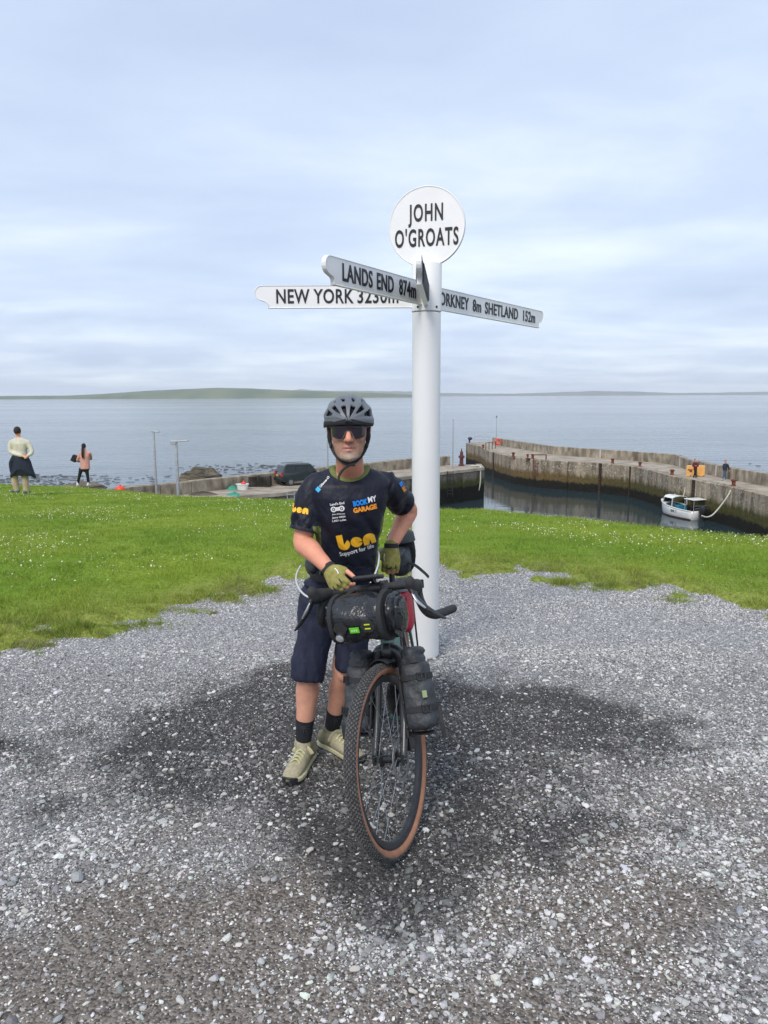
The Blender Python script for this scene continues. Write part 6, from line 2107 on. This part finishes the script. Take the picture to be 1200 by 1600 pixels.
# ---- helmet
hc = hp(0, -0.012, 0.036)
aH, bH, cH = 0.1, 0.142, 0.103
NA, NB = 108, 84
slots = [(109, 9.5, 0.20, 0.64), (71, 9.5, 0.20, 0.64), (138, 8.0, 0.44, 0.83), (42, 8.0, 0.44, 0.83), (161, 9.0, 0.68, 0.955), (19, 9.0, 0.68, 0.955), (104, 6.5, 0.76, 0.90), (76, 6.5, 0.76, 0.90), (126, 5.0, 0.89, 0.965), (54, 5.0, 0.89, 0.965)]


def open_(al, be):
    s = math.sin(be); fr_ = be < math.pi / 2
    for c, hw, r0, r1 in slots:
        wdt = hw * (1.0 if fr_ else 1.1)
        if not fr_ and r0 > 0.7: r0 = 0.6
        if abs(math.degrees(al) - c) < wdt * min(1.0, 0.55 + (s - r0) * 2.2 if s > r0 else 0) and r0 < s < r1: return True
    return False


V, F = [], []
for i in range(NB + 1):
    be = math.pi * (0.012 + 0.976 * i / NB)
    for j in range(NA + 1):
        al = rad(-6) + rad(192) * j / NA
        x, y, z = aH * math.cos(al) * math.sin(be), bH * math.cos(be), cH * math.sin(al) * math.sin(be)
        if z < 0: z *= 1.6
        ribs_ = 1 + 0.02 * math.cos(math.degrees(al) / 360 * 2 * math.pi * 13)
        z += 0.012 * max(0, math.cos(be)) ** 2 * (1 - math.sin(al))
        V.append(hc + RT * (x * ribs_) + FW * y + UP * (z * ribs_))
for i in range(NB):
    be = math.pi * (0.012 + 0.976 * (i + .5) / NB)
    for j in range(NA):
        al = rad(-6) + rad(192) * (j + .5) / NA
        if open_(al, be): continue
        F.append((i * (NA + 1) + j, i * (NA + 1) + j + 1, (i + 1) * (NA + 1) + j + 1, (i + 1) * (NA + 1) + j))
hel = MB().add(V, F)
helmet = wear(hel, 'helmet', M['helmet'])
sol = helmet.modifiers.new('Solid', 'SOLIDIFY'); sol.thickness = 0.012; sol.offset = -1
lin = MB(); lin.ell(hc + UP * -0.004, (aH * 0.87, bH * 0.87, cH * 0.85), n=28)
# keep only the bowl above the brow
bmv = lin.mesh('liner', M['foam']); bm = bmesh.new(); bm.from_mesh(bmv)
bmesh.ops.bisect_plane(bm, geom=bm.verts[:] + bm.edges[:] + bm.faces[:], plane_co=hc + UP * -0.012, plane_no=(0, 0, 1), clear_inner=True)
bm.to_mesh(bmv); bm.free(); bmv.shade_smooth()
wear(bmv, 'liner', M['foam'], helmet)
brim = [hc + RT * (aH * 0.955 * math.cos(a)) + FW * (bH * 0.955 * math.sin(a)) + UP * (-0.012 + 0.012 * max(0, math.sin(a)) ** 2) for a in [2 * math.pi * j / 48 for j in range(49)]]
wear(MB().sweep(brim, 0.006, 0.0125, n=10, caps=None), 'rim_band', M['foam'], helmet)
wear(MB().sweep([hc + RT * (-aH * 0.99 * math.cos(t)) + FW * (bH * 0.99 * math.sin(t)) + UP * -0.020 for t in (-0.9, -0.6, -0.3, 0.0)], 0.004, 0.011, n=8, res=3), 'trim', M['olive'], helmet)
# straps
for s in (-1, 1):
    wear(MB().sweep([hp(s * 0.080, 0.028, 0.034), hp(s * 0.0765, 0.026, -0.03), hp(s * 0.071, 0.022, -0.062), hp(s * 0.052, 0.040, -0.098), hp(s * 0.020, 0.056, -0.128), hp(0.0, 0.060, -0.133)], 0.0075, 0.0018, up=(0, 1, 0), n=8, res=5), 'chin_strap', M['webbing'], helmet)
    wear(MB().sweep([hp(s * 0.080, -0.045, 0.012), hp(s * 0.081, -0.015, -0.03), hp(s * 0.0725, 0.020, -0.060)], 0.007, 0.0018, up=(0, 1, 0), n=8, res=4), 'chin_strap', M['webbing'], helmet)
    wear(MB().box(hp(s * 0.073, 0.023, -0.062), (0.010, 0.016, 0.020)), 'strap_slider', M['black_plastic'], helmet, bevel=0.003)
wear(MB().box(hp(0.012, 0.066, -0.134), (0.026, 0.012, 0.014)), 'buckle', M['black_plastic'], helmet, bevel=0.003)
wear(MB().sweep([hp(0.006, 0.066, -0.134), hp(-0.018, 0.062, -0.150), hp(-0.038, 0.058, -0.175), hp(-0.042, 0.062, -0.200)], 0.0050, 0.0018, up=(0, 1, 0), n=8, res=4), 'strap_tail', M['webbing'], helmet)

# ---- wraparound glasses
def lens_pt(u, z): 
    ang = u * rad(58)
    return hp(0.0775 * math.sin(ang), 0.026 + 0.086 * math.cos(ang), z)


cols_ = []
NU = 49
for i in range(NU):
    u = -1 + 2 * i / (NU - 1)
    ed = max(0, (abs(u) - 0.86) / 0.14)
    top = 0.024 - 0.008 * ed ** 2
    bot = -0.031 + 0.016 * ed ** 2 + 0.006 * sstep(0.5, 0.9, abs(u))
    notch = sstep(0.36, 0.07, abs(u))
    bot = float(bot + 0.033 * notch)
    cols_.append([lens_pt(u, bot + (top - bot) * k / 6) for k in range(7)])
glasses = wear(MB().loft(cols_, closed=False, caps=False), 'glasses', M['lens'])
sol = glasses.modifiers.new('Solid', 'SOLIDIFY'); sol.thickness = 0.0025; sol.offset = 0
edge = [c[-1] for c in cols_] + [cols_[-1][k] for k in range(5, 0, -1)] + [c[0] for c in cols_[::-1]] + [cols_[0][k] for k in range(1, 6)]
edge.append(edge[0])
wear(MB().sweep(edge, 0.0014, n=8, caps=None), 'frame', M['lens_frame'], glasses)
for s in (-1, 1):
    wear(MB().sweep([lens_pt(s * 0.99, 0.012), hp(s * 0.079, 0.045, 0.014), hp(s * 0.081, 0.0, 0.016)], 0.0022, 0.005, n=8, res=3, up=(0, 1, 0)), 'temple_arm', M['lens_frame'], glasses)


# ------------------------------------------------------------------ people further off
def far_person(name_label, Y, P, top_c, leg_c, hair_c, shoe_c, scale_r=1.0, extra=None, group=None, hair_long=False, z_foot=None, sleeve_skin=False, voxel=0.018, back=True, jacket=None):
    """P: photo positions of the joints; a small figure with skin, top, trousers, hair and shoes"""
    g0 = PY(*P['foot_l'], Y)
    g = empty('person', (g0.x, Y, g0.z)); tag(g, name_label, 'person', group)
    inv = Matrix.Translation((-g0.x, -Y, -g0.z))
    Jp = {k: PY(v[0], v[1], Y + (v[2] if len(v) > 2 else 0)) for k, v in P.items() if hasattr(v, '__len__') and not k.startswith('toe_')}
    h = (Jp['head'].z - min(Jp['foot_l'].z, Jp['foot_r'].z)) / 1.60 * scale_r
    skin = MB()
    skin.ell(Jp['head'], (0.078 * h, 0.095 * h, 0.115 * h), n=18)
    skin.sweep([Jp['head'] - Vector((0, -.01, 0.06 * h)), Jp['neck'] - Vector((0, 0, 0.05 * h))], [0.05 * h, 0.06 * h], n=12)
    skin.sweep([Jp['neck'] - Vector((0, 0, .06)), Jp['hip'] + Vector((0, 0, 0.08))], [0.08 * h, 0.08 * h], n=14)
    for s in 'lr':
        skin.sweep([Jp['sh_' + s], Jp['el_' + s], Jp['hand_' + s]], [0.042 * h, 0.036 * h, 0.028 * h], n=10, res=3)
        f = (Jp['hand_' + s] - Jp['el_' + s]).normalized()
        skin.sweep([Jp['hand_' + s], Jp['hand_' + s] + f * 0.06 * h, Jp['hand_' + s] + f * 0.10 * h], [0.03 * h, 0.038 * h, 0.024 * h], n=10)
        skin.sweep([Jp['hip'] + Vector(((Jp['knee_' + s].x - Jp['hip'].x) * 0.6, 0, 0)), Jp['knee_' + s], Jp['foot_' + s] + Vector((0, 0, .08 * h))], [0.05 * h, 0.035 * h, 0.03 * h], n=10)
    me = organic(skin, voxel * 0.8, 2)
    n_ = len(me.vertices); a = me.color_attributes.new('Col', 'FLOAT_COLOR', 'POINT'); c4 = np.ones((n_, 4), np.float32); c4[:, :3] = SKIN; a.data.foreach_set('color', c4.ravel())
    me.materials.append(M['skin']); o = link('body', me); me.transform(inv); o.parent = g

    def piece(mb, name, color, sm=3, vx=voxel, bump=0.5):
        me = organic(mb, vx, sm)
        me.materials.clear(); me.materials.append(mat(name + '_cloth', tuple(c * 0.82 for c in color), color, rough=0.85, scale=9, bump=bump, bscale=14, dist=0.03, stretch=(1.3, 1.3, .7)))
        me.shade_smooth(); me.transform(inv); o = link(name, me); o.parent = g
        return o
    t = MB()
    hipw = P.get('hipw', 0.16) * h; shw = (Jp['sh_l'] - Jp['sh_r']).length / 2
    hem = Jp['hem']
    t.loft([superring(c, Vector((1, 0, 0)), Vector((0, 1, 0)), w, d, 2.3, 24, 0.05, 3, i) for i, (c, w, d) in enumerate(((Jp['neck'] + Vector((0, 0, .01)), 0.075 * h, 0.07 * h), (Jp['neck'] - Vector((0, 0, 0.05 * h)), shw * 0.92, 0.095 * h), (Jp['neck'].lerp(hem, 0.3), shw * 1.02, 0.13 * h), (Jp['neck'].lerp(hem, 0.7), hipw * 0.98, 0.125 * h), (hem, hipw * 1.03, 0.13 * h)))])
    for s in 'lr':
        w_ = Jp['el_' + s].lerp(Jp['hand_' + s], 0.55 if sleeve_skin else 0.92)
        t.sweep([Jp['neck'].lerp(Jp['sh_' + s], 0.7) - Vector((0, 0, .03)), Jp['sh_' + s] - Vector((0, 0, .02)), Jp['el_' + s], w_], [0.07 * h, 0.072 * h, 0.058 * h, 0.045 * h], n=12, res=3)
    piece(t, jacket or 'sweater', top_c)
    tr = MB()
    tr.ell(Jp['hip'], (hipw * 0.95, 0.12 * h, 0.12 * h), n=18)
    for s in 'lr':
        tr.sweep([Jp['hip'] + Vector(((Jp['knee_' + s].x - Jp['hip'].x) * 0.6, 0, 0)), Jp['knee_' + s], Jp['foot_' + s] + Vector((0, 0.02, 0.07 * h))], [P.get('thigh', 0.085) * h, P.get('kneer', 0.066) * h, P.get('cuff', 0.06) * h], n=14, res=3)
    piece(tr, 'trousers', leg_c)
    for s in 'lr':
        sh_ = MB(); q = Jp['foot_' + s]; dx = P.get('toe_' + s, (0.0, 0.12))
        d = Vector((dx[0], dx[1], 0)).normalized()
        sh_.sweep([q + Vector((0, 0, 0.045)) - d * 0.05, q + Vector((0, 0, 0.045)) + d * 0.06, q + Vector((0, 0, 0.03)) + d * 0.16], [0.045, 0.05, 0.04], [0.05, 0.045, 0.03], n=12, res=2)
        sh_.sweep([q + Vector((0, 0, 0.05)), q + Vector((0, 0, 0.12))], 0.045, n=10)
        piece(sh_, 'shoe', shoe_c, 2, 0.012)
    hr = MB()
    hr.ell(Jp['head'] + Vector((0, -0.018 if back else 0.022, 0.022 * h)), (0.088 * h, 0.098 * h, 0.108 * h), n=18)
    if hair_long:
        hr.sweep([Jp['head'] + Vector((0, -0.09, 0.02)), Jp['head'] + Vector((0, -0.14, -0.10)), Jp['head'] + Vector((0, -0.17, -0.28)), Jp['head'] + Vector((0.0, -0.17, -0.40))], [0.04, 0.045, 0.045, 0.03], n=10, res=3)
    piece(hr, 'hair', hair_c, 2, 0.014)
    if extra: extra(g, inv, Jp, h, piece)
    return g


def tied_jacket(g, inv, Jp, h, piece):
    b = MB()
    w = Jp['waist']
    secs_ = []
    for t, hw, d in ((0.0, 0.155, 0.13), (0.08, 0.175, 0.15), (0.3, 0.215, 0.17), (0.6, 0.265, 0.18), (0.88, 0.315, 0.18), (0.97, 0.33, 0.17), (1.0, 0.325, 0.16)):
        c = w + Vector((0.035 * t, -0.02 - 0.03 * t, -0.50 * t * h))
        ring_ = superring(c, Vector((1, 0, 0)), Vector((0, 1, 0)), hw * h, d * h, 2.2, 30, 0.10, 7, t)
        # the hem hangs in two points, shorter in the middle
        secs_.append([v + Vector((0, 0, -t * t * h * (0.10 * math.cos(2 * (2 * math.pi * k_ / 30)) + 0.04 * math.sin(5 * (2 * math.pi * k_ / 30))))) for k_, v in enumerate(ring_)])
    b.loft(secs_)
    b.sweep([w + Vector((-0.14, -0.1, -0.02)), w + Vector((-0.22, -0.12, -0.2)), w + Vector((-0.23, -0.1, -0.42))], [0.05, 0.06, 0.05], n=10, res=3)
    piece(b, 'tied_jacket', (0.012, 0.018, 0.036), 1, 0.013, 0.9)


far_person('man in cream sweater on the lawn with hands clasped behind his back', 20.2, {
    'head': (27.5, 674), 'neck': (29, 684), 'sh_l': (17.5, 691), 'sh_r': (43.5, 691), 'el_l': (17, 706, -.05), 'el_r': (50, 706, -.05), 'hand_l': (35.5, 712.5, -.20), 'hand_r': (43, 712.5, -.20),
    'hem': (33.5, 713), 'waist': (33, 711), 'hip': (33, 720), 'knee_l': (23, 746), 'knee_r': (39, 746), 'foot_l': (26, 769.5), 'foot_r': (41, 771), 'thigh': 0.10, 'kneer': 0.085, 'cuff': 0.08, 'toe_l': (-0.9, 0.2), 'toe_r': (0.1, 1)},
    (0.62, 0.59, 0.48), (0.52, 0.40, 0.27), (0.035, 0.022, 0.018), (0.10, 0.17, 0.18), extra=tied_jacket)


def shoulder_bag(g, inv, Jp, h, piece):
    b = MB().box(Jp['el_l'] + Vector((-0.12, 0.05, 0.06)), (0.18, 0.2, 0.24), Matrix.Rotation(0.5, 3, 'Y'))
    piece(b, 'shoulder_bag', (0.012, 0.012, 0.014), 3, 0.014)


far_person('woman in pink jacket with long dark ponytail looking at the sea', 28.0, {
    'head': (131, 697.5), 'neck': (132.5, 704), 'sh_l': (126, 708), 'sh_r': (140, 708), 'el_l': (121, 719, .0), 'el_r': (142, 717, .22), 'hand_l': (124, 721, .25), 'hand_r': (137, 714, .35),
    'hem': (133.3, 733), 'hip': (133, 733), 'knee_l': (123.5, 746), 'knee_r': (137.2, 746), 'foot_l': (121.5, 759.5), 'foot_r': (138.2, 759.8), 'hipw': 0.185, 'thigh': 0.088, 'kneer': 0.06, 'cuff': 0.05, 'toe_l': (-0.4, 1), 'toe_r': (0.1, 1)},
    (0.66, 0.33, 0.275), (0.010, 0.010, 0.013), (0.014, 0.012, 0.012), (0.62, 0.64, 0.65), extra=shoulder_bag, hair_long=True, jacket='jacket')

_yA = PZ(1086, 746.5, DECK).y; _yB = PZ(1133.5, 750.5, DECK).y
far_person('person in dark red jacket walking past the orange barriers on the pier', _yA, {
    'head': (1086.5, 719), 'neck': (1086.5, 722), 'sh_l': (1083, 724), 'sh_r': (1090, 724), 'el_l': (1082.5, 728.5, -.1), 'el_r': (1091, 728.5, -.15), 'hand_l': (1085.5, 728, -.3), 'hand_r': (1088.5, 728, -.35),
    'hem': (1086.5, 734), 'hip': (1086.5, 734), 'knee_l': (1085.5, 740), 'knee_r': (1087.8, 740), 'foot_l': (1083.5, 746.5), 'foot_r': (1087.5, 747), 'toe_l': (-0.5, -1), 'toe_r': (-.5, -1)},
    (0.10, 0.015, 0.022), (0.012, 0.013, 0.02), (0.08, 0.03, 0.03), (0.02, 0.02, 0.03), voxel=0.03, back=False, jacket='jacket')
far_person('person in dark jacket, blue jeans and cap walking along the pier', _yB, {
    'head': (1134, 721), 'neck': (1134, 724), 'sh_l': (1130.5, 726), 'sh_r': (1137.5, 726), 'el_l': (1129.8, 731), 'el_r': (1138.6, 731), 'hand_l': (1130.5, 735), 'hand_r': (1139.5, 734.5),
    'hem': (1133, 735), 'hip': (1132.8, 735), 'knee_l': (1130.8, 743), 'knee_r': (1133.5, 743), 'foot_l': (1128.5, 750), 'foot_r': (1134, 751), 'toe_l': (-1, -.7), 'toe_r': (-1, -.7)},
    (0.020, 0.024, 0.036), (0.06, 0.11, 0.19), (0.03, 0.03, 0.04), (0.5, 0.5, 0.5), voxel=0.03, back=False, jacket='jacket')

# ================================================================== GROUND COVER
ICO = None
def ico_arrays():
    bm = bmesh.new(); bmesh.ops.create_icosphere(bm, subdivisions=1, radius=1.0)
    v = np.array([x.co[:] for x in bm.verts]); f = np.array([[y.index for y in x.verts] for x in bm.faces])
    bm.free()
    return v, f


def stones(n, ylo, yhi, r_med, r_sig, seed, octa=False):
    rng = np.random.default_rng(seed)
    m = int(n * 2.2)
    y = ylo + (yhi - ylo) * rng.random(m) ** 0.9
    hw = 0.60 * (y + 0.25) + 0.55
    x = (rng.random(m) * 2 - 1) * hw
    keep = rng.random(m) < hw / hw.max()
    x, y = x[keep], y[keep]
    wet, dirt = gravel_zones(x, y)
    pat = fbm(x * 2.6, y * 2.6, 101)
    dens = (0.55 + 0.9 * sstep(0.38, 0.62, pat)) * (1 - 0.80 * dirt)
    ok = (rng.random(len(x)) < dens / 1.45) & (y < bound_y(x) + 0.5)
    x, y, wet, dirt = x[ok][:n], y[ok][:n], wet[ok][:n], dirt[ok][:n]
    N_ = len(x)
    r = np.exp(rng.normal(math.log(r_med), r_sig, N_))
    r = np.clip(r, r_med * 0.45, r_med * 3.2)
    if octa:            # small chips: only the part above the bed
        bv = np.array([[1, 0, -.4], [0, 1, -.4], [-1, 0, -.4], [0, -1, -.4], [0, 0, .9]], float)
        bf = np.array([[0, 1, 4], [1, 2, 4], [2, 3, 4], [3, 0, 4]])
    else:
        bv, bf = ico_arrays()
    k = len(bv)
    V = bv[None] * (0.72 + 0.56 * rng.random((N_, k, 1)))
    V = V * np.stack([r * rng.uniform(0.8, 1.45, N_), r * rng.uniform(0.6, 1.0, N_), r * rng.uniform(0.35, 0.75, N_)], -1)[:, None, :]
    tx, tz = rng.normal(0, 0.35, N_), rng.random(N_) * 2 * math.pi
    c, s = np.cos(tx)[:, None], np.sin(tx)[:, None]
    Yr, Zr = V[..., 1] * c - V[..., 2] * s, V[..., 1] * s + V[..., 2] * c
    c, s = np.cos(tz)[:, None], np.sin(tz)[:, None]
    Xr, Yr = V[..., 0] * c - Yr * s, V[..., 0] * s + Yr * c
    z0 = 0.012 * (fbm(x * 1.3, y * 1.3, 71) - 0.5) + 0.006 * (fbm(x * 9, y * 9, 61) - 0.5)
    V = np.stack([Xr + x[:, None], Yr + y[:, None], Zr + (z0 + r * 0.18)[:, None]], -1)
    F = bf[None] + (np.arange(N_) * k)[:, None, None]
    # each chip has its own stone colour
    t = rng.random(N_) - 0.22 * dirt
    col = np.where(t[:, None] < 0.40, np.array([0.55, 0.54, 0.525]), np.where(t[:, None] < 0.76, np.array([0.245, 0.242, 0.240]), np.array([0.085, 0.084, 0.084])))
    big_ = sstep(1.0, 2.0, r / r_med)[:, None]
    col = col * (1 - 0.35 * big_) + np.array([0.46, 0.46, 0.45]) * 0.35 * big_
    col = col * rng.uniform(0.75, 1.3, N_)[:, None] * (1 + rng.normal(0, 0.03, (N_, 3)))
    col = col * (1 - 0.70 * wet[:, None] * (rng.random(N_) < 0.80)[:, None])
    C = np.repeat(np.clip(col, 0.02, 0.75), k, 0)
    return V.reshape(-1, 3), F.reshape(-1, 3), C


M['stone'] = attr_mat('stone_chip', rough=0.82, spec=0.35, bump=0.0, vary=0.22, vscale=160)
parts_ = [stones(30000, 1.55, 3.5, 0.0058, 0.42, 201), stones(95000, 1.55, 3.5, 0.0036, 0.35, 204, octa=True),
          stones(15000, 3.4, 5.0, 0.0058, 0.42, 202), stones(80000, 3.4, 5.0, 0.0042, 0.35, 205, octa=True),
          stones(110000, 4.9, 7.6, 0.0054, 0.36, 203, octa=True)]
V = np.concatenate([q[0] for q in parts_]); C = np.concatenate([q[2] for q in parts_]); F = []
_n0 = 0
for q in parts_:
    F.append(q[1] + _n0); _n0 += len(q[0])
F = np.concatenate(F)
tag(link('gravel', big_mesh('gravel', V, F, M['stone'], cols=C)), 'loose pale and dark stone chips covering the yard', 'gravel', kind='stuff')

# bigger loose stones one can pick out
SPOTS = [(335, 1531, 20), (120, 1375, 26), (555, 1516, 18), (152, 1012, 7), (320, 1016, 8), (265, 1262, 14), (237, 1281, 14), (865, 1445, 17), (690, 1275, 12), (725, 1480, 15), (760, 1477, 14), (655, 1380, 12), (850, 1450, 9), (1018, 1432, 8), (1030, 1445, 9), (95, 1171, 11), (66, 1254, 11), (225, 1148, 11), (350, 1242, 12), (360, 1266, 14), (406, 1294, 12), (180, 1355, 14), (254, 1350, 11), (185, 1540, 14), (408, 1503, 16), (430, 1375, 12), (430, 1395, 11), (262, 1118, 11), (22, 1376, 15), (645, 1550, 15), (702, 1413, 10), (1090, 1240, 9), (1115, 1300, 8), (905, 1495, 9), (932, 1526, 8), (545, 1228, 11), (462, 1240, 11), (600, 1262, 12), (612, 1275, 14), (580, 1290, 10), (475, 1290, 12), (485, 1330, 14), (160, 1380, 12), (90, 1595, 16), (1080, 1225, 7), (965, 1460, 8), (1160, 1330, 8), (40, 1425, 13), (300, 1180, 10), (325, 1360, 9), (525, 1320, 10), (800, 1300, 10), (640, 1190, 9), (715, 1170, 9)]
bv, bf = ico_arrays()
def sub_ico():
    bm = bmesh.new(); bmesh.ops.create_icosphere(bm, subdivisions=2, radius=1.0)
    v = np.array([x.co[:] for x in bm.verts]); f = [tuple(y.index for y in x.verts) for x in bm.faces]; bm.free()
    return v, f
sv, sf = sub_ico()
M['loose_stone'] = [mat('loose_stone_a', (0.33, 0.33, 0.33), (0.52, 0.52, 0.51), rough=0.85, scale=60, bump=0.5, bscale=120), mat('loose_stone_b', (0.24, 0.25, 0.255), (0.42, 0.43, 0.43), rough=0.85, scale=60, bump=0.5, bscale=120), mat('loose_stone_c', (0.37, 0.345, 0.315), (0.55, 0.52, 0.48), rough=0.85, scale=60, bump=0.5, bscale=120)]
MES = []
for k in range(9):
    rr_ = random.Random(300 + k)
    cuts = [(Vector((rr_.gauss(0, 1), rr_.gauss(0, 1), rr_.gauss(0, 1))).normalized(), rr_.uniform(0.55, 0.85)) for _ in range(9)]
    vs = []
    for v in sv:
        p = Vector(v)
        for n_, d in cuts:
            e_ = p.dot(n_) - d
            if e_ > 0: p -= n_ * e_
        vs.append((p.x * 1.15, p.y * 0.85, p.z * 0.6))
    me = bpy.data.meshes.new('stone'); me.from_pydata(vs, [], sf); me.materials.append(M['loose_stone'][k % 3]); me.shade_flat()
    MES.append(me)
for i, (px, py, wpx) in enumerate(SPOTS):
    p = PZ(px, py, 0.004)
    depth = (p - Vector((0, 0, CAM_Z))).dot(CAMR @ Vector((0, 0, -1)))
    r = wpx / FPX * depth / 2.1
    o = link('loose_stone', MES[i % 9])
    o.location = (p.x, p.y, 0.004 + r * 0.28); o.rotation_euler = (random.uniform(-.2, .2), random.uniform(-.2, .2), random.uniform(0, 6.28)); o.scale = (r, r, r)
    tag(o, 'pale loose stone larger than the gravel chips around it', 'stone', 'larger stones lying on the gravel')


def grass(n, seed):
    rng = np.random.default_rng(seed)
    # spread by viewing direction so that near turf is denser
    px = rng.uniform(-160, 1360, n); y = 4.6 + 30 * rng.random(n) ** 1.7
    x = (px - 600) / FPX * (y * 0.99 + 0.3)
    b = bound_y(x)
    over = y - b
    ok = (over > -0.8) & (y < crest_y(x) + 1.2)
    ragged = over + 0.4 + 0.9 * (fbm(x * 4.5, y * 4.5, 141) - 0.5)
    ok &= (rng.random(n) < 0.40 + 0.60 * sstep(-0.1, 0.5, ragged)) & (ground_z(x, y) > -0.004 - 10 * (y > b + 1.2))
    x, y, over = x[ok], y[ok], over[ok]
    # tufts straying onto the gravel
    k = 9000
    sp = [PZ(*q, 0) for q in ((882, 913), (940, 918), (975, 917), (1000, 916), (745, 896), (870, 911), (1070, 940), (352, 940), (372, 932), (300, 955), (250, 975), (225, 980), (150, 988), (75, 995), (30, 1003), (240, 955), (400, 925), (165, 985), (780, 893), (1010, 918), (950, 921))]
    cx = np.array([p.x for p in sp]); cy = np.array([p.y for p in sp]); w = rng.integers(0, len(sp), k)
    tx, ty = cx[w] + rng.normal(0, 0.10, k), cy[w] + rng.normal(0, 0.045, k)
    x = np.concatenate([x, tx]); y = np.concatenate([y, ty]); over = np.concatenate([over, np.full(k, 0.02)])
    N_ = len(x)
    z = np.where(y > bound_y(x) - 0.8, np.where(y > bound_y(x) + 1.2, ground_z(x, y), np.maximum(ground_z(x, y), 0.0)), 0.0) - 0.004
    d = np.sqrt(x * x + y * y)
    near = 1 - sstep(0.0, 0.9, over)
    patch_ = fbm(x * 1.1, y * 1.1, 111); clump = fbm(x * 5, y * 5, 112)
    h = (0.018 + 0.020 * rng.random(N_)) * (0.65 + 0.8 * sstep(0.35, 0.7, clump)) * (1 - 0.3 * near * (clump < 0.45) + 0.7 * near * (clump > 0.52))
    h = h * (1 + 0.35 * sstep(-1.5, 0.5, y - crest_y(x)))
    wd = 0.0028 + 0.00042 * d * rng.uniform(0.7, 1.3, N_)
    a = rng.random(N_) * 2 * math.pi
    lean = rng.normal(0, 0.55, (N_, 2)) * h[:, None]
    base = np.stack([x, y, z], -1)
    sd = np.stack([np.cos(a), np.sin(a), np.zeros(N_)], -1) * (wd / 2)[:, None]
    tip = base + np.stack([lean[:, 0], lean[:, 1], h], -1)
    V = np.stack([base - sd, base + sd, tip], 1).reshape(-1, 3)
    F = np.arange(3 * N_).reshape(-1, 3)
    g1, g2, st = np.array([0.260, 0.350, 0.040]), np.array([0.180, 0.290, 0.030]), np.array([0.36, 0.35, 0.11])
    t = sstep(0.35, 0.65, patch_)[:, None]
    col = g1 * (1 - t) + g2 * t
    dry = (rng.random(N_) < 0.10 + 0.33 * near + 0.25 * sstep(-0.8, 0.3, y - crest_y(x)))[:, None]
    col = np.where(dry, st, col) * rng.uniform(0.72, 1.32, N_)[:, None]
    C = np.repeat(col, 3, 0); C[0::3] *= 0.92; C[1::3] *= 0.92
    m = attr_mat('grass_blade', rough=0.7, spec=0.25, trans=0.30)
    return tag(link('grass', big_mesh('grass', V, F, m, cols=C)), 'short mown grass blades of the lawn', 'grass', kind='stuff')


grass(620000, 401)


def daisies(n, seed):
    rng = np.random.default_rng(seed)
    px = rng.uniform(-120, 1320, n * 3); y = 6 + 24 * rng.random(n * 3) ** 1.25
    x = (px - 600) / FPX * (y * 0.99 + 0.3)
    cl_ = fbm(x * 0.7, y * 0.55, 131, 3); c2 = fbm(x * 2.6, y * 2.2, 132, 2)
    ok = (y > bound_y(x) + 1.2 + 1.5 * rng.random(n * 3)) & (y < crest_y(x) + 0.2) & (rng.random(n * 3) < sstep(0.42, 0.66, cl_ * 0.6 + c2 * 0.4))
    x, y = x[ok][:n], y[ok][:n]
    N_ = len(x)
    d = np.sqrt(x * x + y * y)
    r = rng.uniform(0.005, 0.0085, N_) * (0.75 + 0.03 * d)
    z = ground_z(x, y) + rng.uniform(0.025, 0.045, N_)
    k = 7
    ang = np.arange(k) * 2 * math.pi / k
    tilt = rng.normal(0, 0.45, (N_, 2))
    ring = np.stack([np.cos(ang)[None] * r[:, None], np.sin(ang)[None] * r[:, None]], -1)
    zz = ring[..., 0] * tilt[:, :1] + ring[..., 1] * tilt[:, 1:] + 0.003
    P0 = np.stack([ring[..., 0] + x[:, None], ring[..., 1] + y[:, None], zz + z[:, None]], -1)
    cen = np.stack([x, y, z], -1)[:, None]
    stem = np.stack([np.stack([x - .001, y, z - .06], -1), np.stack([x + .001, y, z - .06], -1)], 1)
    V = np.concatenate([cen, P0, stem], 1)
    kk = k + 3
    f = [(0, 1 + i, 1 + (i + 1) % k) for i in range(k)] + [(0, k + 1, k + 2)]
    F = np.array(f)[None] + (np.arange(N_) * kk)[:, None, None]
    C = np.tile(np.array([0.80, 0.80, 0.76]), (N_, kk, 1)); C[:, 0] = (0.75, 0.62, 0.2); C[:, -2:] = (0.1, 0.2, 0.03)
    m = attr_mat('daisy_petal', rough=0.8, spec=0.2, trans=0.2)
    tag(link('daisies', big_mesh('daisies', V.reshape(-1, 3), F.reshape(-1, 3), m, cols=C.reshape(-1, 3))), 'white daisies scattered through the lawn', 'flowers', kind='stuff')


daisies(8000, 501)
